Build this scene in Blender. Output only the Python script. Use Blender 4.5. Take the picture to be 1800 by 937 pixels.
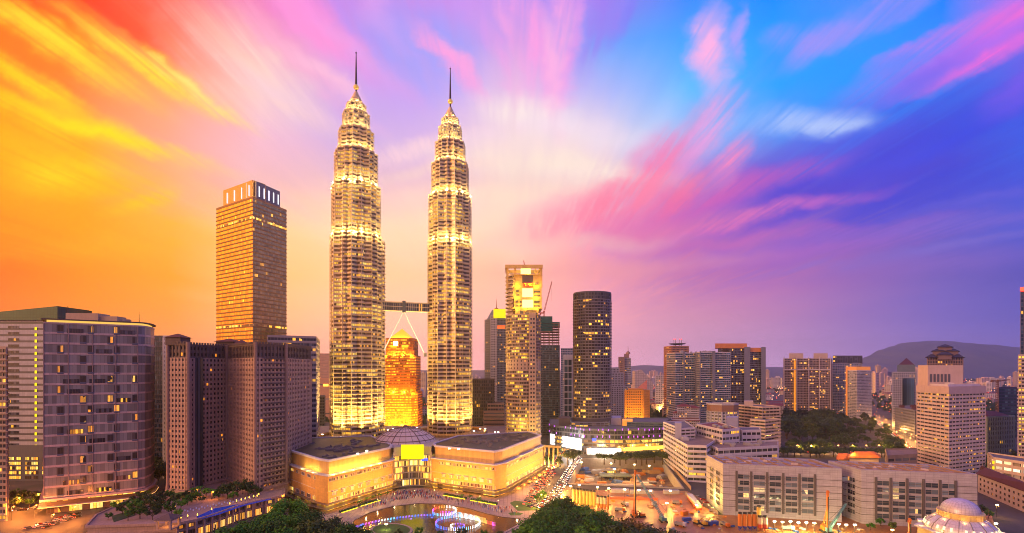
import bpy, bmesh, math, random
from math import radians as R, sin, cos, pi, sqrt, atan2, tan, hypot, floor
random.seed(7)
sc = bpy.context.scene
for o in list(bpy.data.objects): bpy.data.objects.remove(o)
COL = sc.collection
H = 100.0            # eye height
F = 850.0            # focal length in photo pixels (1800 wide)
HZ = 648.0           # horizon row of the photo

# ------------------------------------------------------------------ camera
cd = bpy.data.cameras.new('camera'); cam = bpy.data.objects.new('camera', cd); COL.objects.link(cam)
cam.location = (0, 0, H); cam.rotation_euler = (R(90), 0, 0)
cd.sensor_width = 36; cd.lens = 36*F/1800; cd.shift_y = (HZ-468.5)/1800
cd.clip_start = 1; cd.clip_end = 60000
sc.camera = cam
# ------------------------------------------------------------------ render settings
sc.render.engine = 'CYCLES'
cy = sc.cycles
cy.use_denoising = True
try: cy.denoiser = 'OPENIMAGEDENOISE'
except Exception: pass
cy.max_bounces = 4; cy.diffuse_bounces = 2; cy.glossy_bounces = 3; cy.transmission_bounces = 3
cy.transparent_max_bounces = 8; cy.volume_bounces = 0
cy.sample_clamp_indirect = 3; cy.caustics_reflective = False; cy.caustics_refractive = False
cy.use_light_tree = True
cy.filter_width = 1.0
vs = sc.view_settings
vs.view_transform = 'Standard'; vs.look = 'None'; vs.exposure = 0.08; vs.gamma = 1.0; vs.use_curve_mapping = False

def lin(c):
    return tuple(((v/255)/12.92 if v/255 <= .04045 else ((v/255+.055)/1.055)**2.4) for v in c)
def rgba(c): return (c[0], c[1], c[2], 1)

class NT:
    """tiny node-tree writer"""
    def __init__(s, tree):
        s.t = tree; s.n = tree.nodes; s.l = tree.links
    def new(s, typ, **kw):
        n = s.n.new(typ)
        for k, v in kw.items(): setattr(n, k, v)
        return n
    def put(s, sock, v):
        if hasattr(v, 'links') or isinstance(v, bpy.types.NodeSocket): s.l.new(v, sock)
        else: sock.default_value = v
    def m(s, op, a, b=None, c=None, clamp=False):
        n = s.new('ShaderNodeMath', operation=op, use_clamp=clamp)
        s.put(n.inputs[0], a)
        if b is not None: s.put(n.inputs[1], b)
        if c is not None: s.put(n.inputs[2], c)
        return n.outputs[0]
    def v(s, op, a, b=None, scale=None):
        n = s.new('ShaderNodeVectorMath', operation=op)
        s.put(n.inputs[0], a)
        if b is not None: s.put(n.inputs[1], b)
        if scale is not None: s.put(n.inputs['Scale'], scale)
        return n.outputs[1] if op in ('LENGTH', 'DOT_PRODUCT', 'DISTANCE') else n.outputs[0]
    def sep(s, a):
        n = s.new('ShaderNodeSeparateXYZ'); s.put(n.inputs[0], a); return n.outputs
    def comb(s, x, y, z=0.0):
        n = s.new('ShaderNodeCombineXYZ'); s.put(n.inputs[0], x); s.put(n.inputs[1], y); s.put(n.inputs[2], z); return n.outputs[0]
    def mix(s, f, a, b, blend='MIX'):
        n = s.new('ShaderNodeMix', data_type='RGBA', blend_type=blend)
        s.put(n.inputs[0], f); s.put(n.inputs[6], a); s.put(n.inputs[7], b); return n.outputs[2]
    def noise(s, vec, scale, detail=3, rough=.55, out=0, dim='3D'):
        n = s.new('ShaderNodeTexNoise', noise_dimensions=dim)
        if vec is not None: s.put(n.inputs['Vector'], vec)
        n.inputs['Scale'].default_value = scale; n.inputs['Detail'].default_value = detail; n.inputs['Roughness'].default_value = rough
        return n.outputs[out]
    def white(s, vec):
        n = s.new('ShaderNodeTexWhiteNoise', noise_dimensions='3D'); s.put(n.inputs['Vector'], vec); return n.outputs
    def ramp(s, f, stops, mode='LINEAR'):
        n = s.new('ShaderNodeValToRGB'); n.color_ramp.interpolation = mode
        e = n.color_ramp.elements
        while len(e) > 1: e.remove(e[-1])
        e[0].position = stops[0][0]; e[0].color = rgba(stops[0][1])
        for p, c in stops[1:]:
            q = e.new(p); q.color = rgba(c)
        s.put(n.inputs[0], f); return n.outputs[0]
    def smooth(s, x, a, b):
        n = s.new('ShaderNodeMapRange', interpolation_type='SMOOTHSTEP')
        s.put(n.inputs[0], x); n.inputs[1].default_value = a; n.inputs[2].default_value = b
        return n.outputs[0]

# ------------------------------------------------------------------ dusk sky (direction based)
SKY_STRENGTH = 1.0
world = bpy.data.worlds.new('World'); sc.world = world; world.use_nodes = True
def build_sky():
    t = NT(world.node_tree)
    for n in list(t.n): t.n.remove(n)
    out = t.new('ShaderNodeOutputWorld'); bg = t.new('ShaderNodeBackground')
    t.l.new(bg.outputs[0], out.inputs[0]); bg.inputs[1].default_value = SKY_STRENGTH
    d = t.new('ShaderNodeTexCoord').outputs['Generated']
    x, y, z = t.sep(d)
    rho = t.m('SQRT', t.m('ADD', t.m('MULTIPLY', x, x), t.m('MULTIPLY', y, y)))
    rho = t.m('MAXIMUM', rho, 1e-4)
    zc = t.m('MAXIMUM', z, 0.015)
    # cloud layer at one height: streaks run along the wind, +Y, and so converge on the horizon
    px = t.m('DIVIDE', x, zc); py = t.m('DIVIDE', y, zc)
    cl = t.comb(t.m('MULTIPLY', px, 1.0), t.m('MULTIPLY', py, .16), 0.0)
    n1 = t.noise(cl, 2.3, 5, .62)
    cl2 = t.comb(t.m('MULTIPLY', px, 3.2), t.m('MULTIPLY', py, .30), 4.0)
    n2 = t.noise(cl2, 2.6, 5, .6)
    warp = t.noise(t.comb(px, t.m('MULTIPLY', py, .35), 9.0), 1.1, 3, .5, out=1)
    az = t.m('ARCTAN2', x, y)
    vv = t.m('DIVIDE', z, rho)
    wx, wy, wz = t.sep(warp)
    fade = t.smooth(z, 0.0, .35)
    az2 = t.m('ADD', az, t.m('MULTIPLY', t.m('MULTIPLY', t.m('SUBTRACT', wx, .5), .16), fade))
    v2 = t.m('ADD', vv, t.m('MULTIPLY', t.m('MULTIPLY', t.m('SUBTRACT', n1, .5), .12), fade))
    v2 = t.m('MAXIMUM', v2, 0.0)
    rows = [0, 80, 160, 240, 320, 400, 480, 560, 635]
    G = {
     0:   [(255,95,15),(255,130,10),(255,150,10),(255,170,0),(255,168,0),(255,140,0),(255,120,0),(255,118,15),(255,120,35)],
     150: [(255,85,35),(255,150,25),(255,140,60),(255,152,40),(255,172,10),(255,165,0),(255,150,0),(255,140,20),(255,135,45)],
     300: [(255,100,85),(255,140,95),(255,165,95),(255,168,140),(255,180,130),(255,185,60),(255,170,30),(255,155,50),(250,145,70)],
     450: [(240,130,185),(250,180,195),(250,205,210),(247,190,212),(250,190,190),(255,200,140),(255,190,110),(255,175,110),(245,155,110)],
     600: [(205,140,230),(230,160,225),(205,165,235),(202,172,232),(235,190,205),(255,205,165),(255,200,140),(250,180,140),(240,165,145)],
     750: [(210,140,232),(150,160,250),(192,168,245),(222,185,230),(245,200,205),(255,205,172),(250,195,150),(245,180,150),(236,165,150)],
     900: [(190,150,240),(215,160,230),(235,195,228),(248,222,222),(250,218,205),(250,205,180),(245,180,150),(240,165,150),(226,155,158)],
     1050:[(165,130,238),(110,165,250),(180,185,248),(238,220,232),(245,200,210),(240,155,172),(235,150,155),(225,150,155),(214,150,168)],
     1200:[(60,140,250),(60,165,255),(90,185,255),(140,188,250),(190,120,205),(215,112,175),(215,125,165),(205,140,165),(200,150,180)],
     1350:[(0,140,255),(20,155,255),(20,160,255),(80,150,246),(112,85,206),(165,100,190),(190,110,175),(180,125,170),(186,145,185)],
     1500:[(70,140,250),(40,150,255),(20,150,255),(65,112,238),(82,80,210),(120,90,196),(150,100,180),(145,110,175),(162,130,184)],
     1650:[(20,130,250),(50,140,255),(50,125,243),(60,82,218),(75,80,210),(95,90,200),(115,95,185),(115,100,180),(134,116,184)],
     1800:[(170,110,235),(140,105,232),(60,95,232),(50,108,236),(65,85,216),(80,90,206),(90,85,182),(95,90,176),(118,106,180)],
    }
    cols = []
    VM = 1.6
    for xx, cs in G.items():
        a = atan2(xx-900, F); ca = cos(a)
        st = []
        for yy, c in reversed(list(zip(rows, cs))):
            kk = {635: 1.45, 560: 1.2}.get(yy, 1.0)*((1.22 if yy >= 400 else 1.0) if 400 <= xx <= 1100 else 1.03)
            st.append((max(0.0, (HZ-yy)/F*ca/VM), tuple(v*kk for v in lin(c))))
        top = st[-1][1]
        st.append((min(.98, st[-1][0]+.3), tuple(.5*u+.5*w for u, w in zip(top, lin((130,140,235))))))
        cols.append((a, st))
    def up(c, k): return tuple(v*k for v in lin(c))
    back = [(0.0, up((255,178,150), 1.0)), (.25, up((250,180,170), 1.0)), (.6, up((205,170,205), .9)), (.95, up((140,140,225), 1.0))]
    lback = [(0.0, up((255,170,120), 3.2)), (.25, up((255,180,135), 3.1)), (.6, up((225,175,190), 1.5)), (.95, up((150,145,225), 1.0))]
    rback = [(0.0, up((150,130,195), 1.0)), (.25, up((110,115,210), 1.1)), (.6, up((110,125,225), 1.1)), (.95, up((110,125,225), .8))]
    lft = [(0.0, up((255,140,45), 2.7)), (.2, up((255,155,35), 2.8)), (.4, up((250,140,70), 1.9)), (.95, lin((180,140,210)))]
    rgt = [(0.0, up((130,115,190), 1.3)), (.2, up((90,100,215), 1.4)), (.4, up((60,110,230), 1.3)), (.95, lin((110,140,235)))]
    allc = [(-3.05, back), (-2.3, lback), (-1.35, lft)] + cols + [(1.35, rgt), (1.9, rback), (2.55, rback), (3.1, back)]
    vn = t.m('MINIMUM', t.m('DIVIDE', v2, VM), 1.0)
    cur = None
    for i, (a, st) in enumerate(allc):
        c = t.ramp(vn, st, 'EASE' if False else 'LINEAR')
        if cur is None: cur = c
        else:
            f = t.m('DIVIDE', t.m('SUBTRACT', az2, allc[i-1][0]), a-allc[i-1][0], clamp=True)
            cur = t.mix(f, cur, c)
    # long cloud banks and wisps, each an ellipse of directions broken up by the wind-drawn noise
    u = t.m('DIVIDE', x, t.m('MAXIMUM', y, .05)); w = t.m('DIVIDE', z, t.m('MAXIMUM', y, .05))
    front = t.m('GREATER_THAN', y, .08)
    wq = t.noise(t.comb(t.m('MULTIPLY', u, 1.0), t.m('MULTIPLY', w, 1.3), 2.0), 5.0, 6, .62, out=1); qx, qy, _q = t.sep(wq)
    uw = t.comb(t.m('ADD', u, t.m('MULTIPLY', t.m('SUBTRACT', qx, .5), .13)), t.m('ADD', w, t.m('MULTIPLY', t.m('SUBTRACT', qy, .5), .08)), 0.0)
    S = [ # px, py, half length, half width, angle up, colour, amount
     (160,8,260,50,-20,(255,58,20),1.0),(30,30,120,30,-20,(255,95,10),.7),(40,100,140,22,-28,(255,120,20),.7),(300,60,170,40,-34,(255,110,70),.5),
     (85,66,190,20,-31,(255,226,45),.95),(190,78,120,9,-32,(255,214,60),.7),(262,112,170,17,-33,(255,222,60),1.0),(330,150,110,8,-36,(255,232,120),.8),(60,145,150,14,-28,(255,222,10),.85),
     (165,226,210,14,-18,(255,228,15),1.0),(60,205,130,18,-24,(255,205,0),.7),(90,275,170,34,-10,(255,200,0),.6),(120,312,85,26,2,(255,220,8),.8),(255,352,70,13,16,(255,204,0),.9),(190,330,110,12,8,(255,190,0),.6),(40,400,150,30,4,(255,165,0),.5),(200,430,180,16,3,(255,185,20),.4),
     (420,108,140,50,-38,(255,226,214),.85),(360,60,130,24,-42,(255,150,130),.5),(560,36,180,34,-41,(255,145,226),.8),(480,60,150,14,-46,(255,160,205),.6),(640,100,120,12,-42,(250,165,228),.6),(610,20,140,14,-44,(170,140,245),.5),
     (520,20,150,14,-42,(255,150,215),.7),(585,150,110,11,-40,(255,195,222),.7),(690,45,120,14,-52,(240,160,235),.7),(470,150,140,14,-36,(255,215,205),.6),(540,190,150,12,-28,(240,200,225),.5),
     (720,75,100,80,0,(135,160,252),.55),(930,58,140,22,-74,(255,160,226),.9),(895,70,110,10,-68,(250,165,228),.8),(988,72,140,20,86,(255,168,228),.9),(1010,40,110,9,80,(220,150,235),.6),(962,110,80,10,-82,(255,180,228),.7),(788,106,80,15,-50,(255,160,222),.9),(815,125,60,8,-50,(250,165,226),.8),(878,108,80,11,-62,(252,165,226),.8),(1060,40,110,24,66,(160,115,238),.7),
     (1125,10,80,16,55,(135,110,242),.6),(840,30,110,18,-66,(205,150,240),.6),
     (925,195,80,22,-8,(255,238,230),.8),(960,222,70,13,-6,(255,228,232),.45),(985,292,230,20,-7,(255,238,212),.6),(880,262,150,26,6,(255,226,218),.4),(850,235,120,12,14,(245,215,230),.5),(1060,305,110,12,-3,(255,232,220),.55),(720,262,100,12,18,(255,214,222),.7),(760,300,110,9,10,(250,215,205),.6),(1040,230,120,20,-12,(240,222,240),.5),(900,340,200,14,3,(255,228,200),.5),
     (1570,265,470,80,27,(62,66,216),.65),(1330,335,290,46,16,(112,80,208),.6),(1640,330,300,34,20,(56,66,208),.6),(1500,300,220,16,28,(44,62,214),.5),(1450,350,240,16,17,(84,62,196),.5),(1700,230,220,18,27,(48,72,226),.5),
     (1160,292,140,30,44,(245,120,180),.85),(1110,330,130,18,32,(255,135,165),.7),(1062,368,160,28,14,(255,130,162),.85),(1240,352,200,20,16,(220,98,176),.7),(1330,384,200,9,12,(226,116,192),.7),(1420,430,260,18,7,(196,112,190),.5),(1180,400,170,16,8,(240,125,165),.6),(1290,420,180,9,6,(225,115,170),.5),
     (1700,392,240,12,6,(122,102,208),.7),(1560,470,300,16,5,(145,106,192),.5),(1620,440,260,7,9,(135,114,206),.55),(1500,410,220,8,10,(135,95,200),.6),(1720,350,180,8,12,(100,95,215),.6),(1100,470,220,14,4,(245,160,165),.5),(960,430,200,12,3,(252,205,190),.5),
     (1249,86,70,22,86,(255,178,228),1.0),(1297,66,44,9,82,(190,160,246),.8),(1257,210,54,20,60,(240,165,226),.9),(1285,284,50,18,52,(255,140,190),.9),(1225,250,60,14,58,(225,165,232),.6),
     (1410,215,110,17,2,(172,198,252),.85),(1450,222,60,8,6,(185,205,250),.7),(1400,72,50,18,10,(145,150,247),.9),(1530,30,190,22,27,(164,145,246),.9),(1460,75,70,16,24,(155,148,246),.8),(1600,10,110,12,25,(120,140,250),.6),
     (1735,66,230,26,24,(200,110,236),.9),(1760,92,150,11,23,(240,108,220),.9),(1700,40,150,9,26,(215,120,230),.7),(1805,18,110,14,22,(242,110,212),.9),(1790,150,70,20,40,(130,90,234),.6),(1620,130,120,14,28,(110,100,238),.6),(1200,335,60,12,42,(255,112,150),.6),
    ]
    nz = t.m('ADD', t.m('MULTIPLY', n2, 1.5), t.m('MULTIPLY', n1, .9))      # about .6 .. 1.8
    n3 = t.noise(t.comb(t.m('MULTIPLY', px, 9.0), t.m('MULTIPLY', py, .42), 7.0), 3.0, 6, .65)
    nz2 = t.m('MAXIMUM', t.m('SUBTRACT', t.m('MULTIPLY', t.m('ADD', t.m('MULTIPLY', nz, .62), t.m('MULTIPLY', n3, .9)), 2.6), 2.45), .0)
    nz3 = t.m('MINIMUM', t.m('ADD', t.m('MULTIPLY', nz2, 1.05), .14), 1.0)
    for (cx, cyy, a, b, ang, col, amt) in S:
        mp = t.new('ShaderNodeMapping', vector_type='TEXTURE')
        t.put(mp.inputs['Vector'], uw)
        mp.inputs['Location'].default_value = ((cx-900)/F, (HZ-cyy)/F, 0)
        mp.inputs['Rotation'].default_value = (0, 0, R(ang))
        mp.inputs['Scale'].default_value = (1.6*a/F, 2.1*b/F, 1)
        g = t.new('ShaderNodeTexGradient', gradient_type='SPHERICAL'); t.l.new(mp.outputs[0], g.inputs[0])
        k = t.m('MULTIPLY', t.smooth(g.outputs[1], .0, 1.0), nz3)
        k = t.m('MULTIPLY', t.m('MULTIPLY', k, amt), front, clamp=True)
        cur = t.mix(k, cur, rgba(lin(col)))
    # fine wind-drawn streaks
    st = t.m('MULTIPLY', t.m('SUBTRACT', t.m('ADD', t.m('MULTIPLY', n2, .5), t.m('MULTIPLY', n3, .5)), .5), fade)
    cur = t.v('SCALE', cur, scale=t.m('ADD', 1.0, t.m('MULTIPLY', st, .16)))
    # below the horizon: the dim far ground
    below = t.smooth(z, -.06, -.005)
    cur = t.mix(below, rgba((.10, .075, .08)), cur)
    t.l.new(cur, bg.inputs[0])
    world.cycles.sampling_method = 'MANUAL'; world.cycles.sample_map_resolution = 512
build_sky()

# ------------------------------------------------------------------ the last warm light from the sunset on the left
sd = bpy.data.lights.new('sun', 'SUN'); sun = bpy.data.objects.new('sun', sd); COL.objects.link(sun)
sd.energy = 1.5; sd.angle = R(14); sd.color = (1.0, .56, .30)
sun.rotation_euler = (R(76), 0, R(-62))        # low, from the left and a little from behind the camera
# ================================================================== helpers
def W(px, Y, py=None):
    """photo column at depth Y -> x (and z for a row)"""
    return (px-900)*Y/F
def Zp(py, Y): return H+(HZ-py)*Y/F
def G0(px, py, z=0.0):
    Y = (H-z)*F/(py-HZ); return ((px-900)*Y/F, Y)
def ccw(p):
    a = sum(p[i][0]*p[(i+1) % len(p)][1]-p[(i+1) % len(p)][0]*p[i][1] for i in range(len(p)))
    return list(p) if a > 0 else list(reversed(p))
def fp(pts): return ccw([(W(px, Y), Y) for px, Y in pts])
def quad4(l, c, r):
    """footprint of a block seen corner on: left end, near corner, right end as (px, Y)"""
    L, C_, Rr = [(W(*q), q[1]) for q in (l, c, r)]
    return ccw([L, C_, Rr, (L[0]+Rr[0]-C_[0], L[1]+Rr[1]-C_[1])])
def deep(l, r, d):
    """footprint with a front face l-r and depth d away from the eye, square to the face"""
    a = (W(*l), l[1]); b = (W(*r), r[1])
    ex, ey = b[0]-a[0], b[1]-a[1]; n = hypot(ex, ey); nx, ny = -ey/n, ex/n
    if ny < 0: nx, ny = -nx, -ny
    return ccw([a, b, (b[0]+nx*d, b[1]+ny*d), (a[0]+nx*d, a[1]+ny*d)])
def circ(cx, cy_, rx, ry=None, n=36, a0=0, a1=2*pi):
    ry = ry or rx
    m = n if a1-a0 >= 2*pi-1e-6 else n+1
    return [(cx+rx*cos(a0+(a1-a0)*i/n), cy_+ry*sin(a0+(a1-a0)*i/n)) for i in range(m)]
def inset(p, d):
    """move every edge of a CCW polygon inward by d (outward if negative)"""
    n = len(p); out = []
    for i in range(n):
        a, b, c = p[i-1], p[i], p[(i+1) % n]
        e1 = (b[0]-a[0], b[1]-a[1]); e2 = (c[0]-b[0], c[1]-b[1])
        l1 = hypot(*e1) or 1e-6; l2 = hypot(*e2) or 1e-6
        n1 = (-e1[1]/l1, e1[0]/l1); n2 = (-e2[1]/l2, e2[0]/l2)
        k = 1+n1[0]*n2[0]+n1[1]*n2[1]
        k = max(k, .35)
        out.append((b[0]+(n1[0]+n2[0])*d/k, b[1]+(n1[1]+n2[1])*d/k))
    return out
def cen(p): return (sum(q[0] for q in p)/len(p), sum(q[1] for q in p)/len(p))
def lerp(a, b, t): return tuple(u+(v-u)*t for u, v in zip(a, b))

class MB:
    def __init__(s, ox=0, oy=0, oz=0): s.v = []; s.f = []; s.m = []; s.uv = []; s.o = (ox, oy, oz)
    def add(s, vs_, fs, mi=0, uvs=None):
        b = len(s.v); o = s.o
        s.v.extend((q[0]-o[0], q[1]-o[1], q[2]-o[2]) for q in vs_)
        for k, f in enumerate(fs):
            s.f.append([b+i for i in f]); s.m.append(mi); s.uv.append(uvs[k] if uvs else None)
    def prism(s, p, z0, z1, caps=3, mi=0, pane=None, top=None, capmi=None):
        """p CCW; caps bit 1 bottom, 2 top; pane = target pane width: u then counts panes along each edge"""
        n = len(p); q = top or p
        vs_ = [(a[0], a[1], z0) for a in p]+[(a[0], a[1], z1) for a in q]
        fs = []; uvs = []; u = 0.0
        for i in range(n):
            j = (i+1) % n; L = hypot(p[j][0]-p[i][0], p[j][1]-p[i][1])
            if pane: du = max(1, round(L/pane)) if L > pane*.6 else L/pane
            else: du = L
            fs.append((i, j, n+j, n+i)); uvs.append(((u, 0 if pane else z0), (u+du, 0 if pane else z0), (u+du, 1 if pane else z1), (u, 1 if pane else z1)))
            u += du
        s.add(vs_, fs, mi, uvs)
        b = len(s.v)-2*n
        cm = mi if capmi is None else capmi
        if caps & 2: s.f.append([b+n+i for i in range(n)]); s.m.append(cm); s.uv.append(None)
        if caps & 1: s.f.append([b+n-1-i for i in range(n)]); s.m.append(cm); s.uv.append(None)
    def ringwall(s, p, t, z0, z1, mi=0):
        """hollow parapet: outer p, thickness t inward"""
        q = inset(p, t); n = len(p)
        vs_ = [(a[0], a[1], z0) for a in p]+[(a[0], a[1], z1) for a in p]+[(a[0], a[1], z1) for a in q]+[(a[0], a[1], z0) for a in q]
        fs = []
        for i in range(n):
            j = (i+1) % n
            fs += [(i, j, n+j, n+i), (n+i, n+j, 2*n+j, 2*n+i), (2*n+i, 2*n+j, 3*n+j, 3*n+i)]
        s.add(vs_, fs, mi)
    def box(s, c, d, a=0.0, mi=0):
        """centre of the base c, size d, turned by a about z"""
        ca, sa = cos(a), sin(a); x, y, z = c; hx, hy = d[0]/2, d[1]/2
        pts = [(-hx, -hy), (hx, -hy), (hx, hy), (-hx, hy)]
        s.prism([(x+u*ca-v*sa, y+u*sa+v*ca) for u, v in pts], z, z+d[2], 3, mi)
    def bar(s, p0, p1, w, h=None, mi=0):
        """straight square-section bar between two points"""
        h = h or w
        d = [p1[i]-p0[i] for i in range(3)]; L = sqrt(sum(k*k for k in d)) or 1e-6; d = [k/L for k in d]
        up = (0, 0, 1) if abs(d[2]) < .95 else (1, 0, 0)
        sx = (d[1]*up[2]-d[2]*up[1], d[2]*up[0]-d[0]*up[2], d[0]*up[1]-d[1]*up[0]); l = sqrt(sum(k*k for k in sx)); sx = [k/l for k in sx]
        uy = (sx[1]*d[2]-sx[2]*d[1], sx[2]*d[0]-sx[0]*d[2], sx[0]*d[1]-sx[1]*d[0])
        vs_ = []
        for p in (p0, p1):
            for a, b in ((-1, -1), (1, -1), (1, 1), (-1, 1)):
                vs_.append(tuple(p[i]+sx[i]*a*w/2+uy[i]*b*h/2 for i in range(3)))
        s.add(vs_, [(0, 1, 5, 4), (1, 2, 6, 5), (2, 3, 7, 6), (3, 0, 4, 7), (3, 2, 1, 0), (4, 5, 6, 7)], mi)
    def tube(s, p0, p1, r0, r1=None, n=8, mi=0, caps=True):
        r1 = r0 if r1 is None else r1
        d = [p1[i]-p0[i] for i in range(3)]; L = sqrt(sum(k*k for k in d)) or 1e-6; d = [k/L for k in d]
        up = (0, 0, 1) if abs(d[2]) < .9 else (1, 0, 0)
        sx = (d[1]*up[2]-d[2]*up[1], d[2]*up[0]-d[0]*up[2], d[0]*up[1]-d[1]*up[0]); l = sqrt(sum(k*k for k in sx)); sx = [k/l for k in sx]
        uy = (sx[1]*d[2]-sx[2]*d[1], sx[2]*d[0]-sx[0]*d[2], sx[0]*d[1]-sx[1]*d[0])
        vs_ = []
        for p, r in ((p0, r0), (p1, r1)):
            for k in range(n):
                a = 2*pi*k/n; vs_.append(tuple(p[i]+(sx[i]*cos(a)+uy[i]*sin(a))*r for i in range(3)))
        fs = [(k, (k+1) % n, n+(k+1) % n, n+k) for k in range(n)]
        if caps: fs += [tuple(range(n-1, -1, -1)), tuple(range(n, 2*n))]
        s.add(vs_, fs, mi)
    def lathe(s, c, prof, n=24, mi=0, a0=0.0, a1=2*pi, sy=1.0):
        full = a1-a0 > 2*pi-1e-6; m = n if full else n+1
        vs_ = []
        for r, z in prof:
            for k in range(m):
                a = a0+(a1-a0)*k/n; vs_.append((c[0]+r*cos(a), c[1]+r*sin(a)*sy, c[2]+z))
        fs = []
        for i in range(len(prof)-1):
            for k in range(n):
                k2 = (k+1) % m; fs.append((i*m+k, i*m+k2, (i+1)*m+k2, (i+1)*m+k))
        s.add(vs_, fs, mi)
    def ball(s, c, r, n=10, mi=0, sz=1.0):
        k = max(4, n//2)
        s.lathe(c, [(max(1e-3, r*cos(-pi/2+pi*i/k)), r*sz*sin(-pi/2+pi*i/k)) for i in range(k+1)], n, mi)
    def piers(s, p, z0, z1, sp, w, proud, mi=0, ends=True):
        """upright fins along each edge, spaced like the panes of prism(pane=sp)"""
        n = len(p)
        for i in range(n):
            a, b = p[i], p[(i+1) % n]; L = hypot(b[0]-a[0], b[1]-a[1])
            if L < sp*.6: continue
            k = max(1, round(L/sp)); ang = atan2(b[1]-a[1], b[0]-a[0]); nx, ny = sin(ang), -cos(ang)
            for j in range(0 if ends else 1, k+1 if ends else k):
                tt = j/k
                tt = min(max(tt, w/2/L), 1-w/2/L)
                x = a[0]+(b[0]-a[0])*tt+nx*(proud/2-.15); y = a[1]+(b[1]-a[1])*tt+ny*(proud/2-.15)
                ca, sa = cos(ang), sin(ang); hx, hy = w/2, (proud+.3)/2
                q = [(x+u*ca-v*sa, y+u*sa+v*ca) for u, v in ((-hx, -hy), (hx, -hy), (hx, hy), (-hx, hy))]
                s.prism(q, z0, z1, 3, mi)
    def mesh(s, name, mats):
        me = bpy.data.meshes.new(name); me.from_pydata(s.v, [], s.f)
        for m in (mats if isinstance(mats, (list, tuple)) else [mats]): me.materials.append(m)
        if any(s.m): me.polygons.foreach_set('material_index', s.m)
        uvl = me.uv_layers.new(name='UVMap'); data = []
        vv = s.v
        for f, uv in zip(s.f, s.uv):
            if uv:
                for q in uv: data.extend(q)
            else:
                a, b, c = vv[f[0]], vv[f[1]], vv[f[2]]
                e1 = (b[0]-a[0], b[1]-a[1], b[2]-a[2]); e2 = (c[0]-a[0], c[1]-a[1], c[2]-a[2])
                nx = e1[1]*e2[2]-e1[2]*e2[1]; ny = e1[2]*e2[0]-e1[0]*e2[2]; nz = e1[0]*e2[1]-e1[1]*e2[0]
                l = sqrt(nx*nx+ny*ny+nz*nz) or 1
                if abs(nz/l) > .7:
                    for i in f: data.extend((vv[i][0], vv[i][1]))
                else:
                    h = hypot(nx, ny) or 1; tx, ty = -ny/h, nx/h
                    for i in f: data.extend((vv[i][0]*tx+vv[i][1]*ty, vv[i][2]))
        uvl.data.foreach_set('uv', data)
        return me
    def build(s, name, mats, parent=None, smooth=False):
        me = s.mesh(name, mats)
        if smooth: me.polygons.foreach_set('use_smooth', [True]*len(me.polygons))
        o = bpy.data.objects.new(name, me); COL.objects.link(o)
        if parent is not None: o.parent = parent
        else: o.location = s.o
        return o
def tag(o, label, cat, group=None, kind=None):
    if label: o['label'] = label
    if cat: o['category'] = cat
    if group: o['group'] = group
    if kind: o['kind'] = kind
    return o
def thing(name, label, cat, loc=(0, 0, 0), group=None):
    o = bpy.data.objects.new(name, None); COL.objects.link(o); o.location = loc; o.empty_display_size = 1
    return tag(o, label, cat, group)
def inst(name, me, parent, loc=(0, 0, 0), rz=0.0, sc_=None):
    o = bpy.data.objects.new(name, me); COL.objects.link(o); o.parent = parent; o.location = loc; o.rotation_euler = (0, 0, rz)
    if sc_: o.scale = sc_
    return o
KIDS = {}
def copy_tree(o, loc=None, rz=None, label=None, s=None):
    """a thing with copies of its parts and sub-parts (mesh data shared)"""
    if o.name not in KIDS: KIDS[o.name] = [(c, [(g, []) for g in c.children]) for c in o.children]
    r = o.copy(); COL.objects.link(r)
    if loc: r.location = loc
    if rz is not None: r.rotation_euler = (0, 0, rz)
    if label: r['label'] = label
    if s: r.scale = (s, s, s) if not isinstance(s, tuple) else s
    for c, gs in KIDS[o.name]:
        cc = c.copy(); COL.objects.link(cc); cc.parent = r
        for g, _ in gs:
            gg = g.copy(); COL.objects.link(gg); gg.parent = cc
    return r

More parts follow.
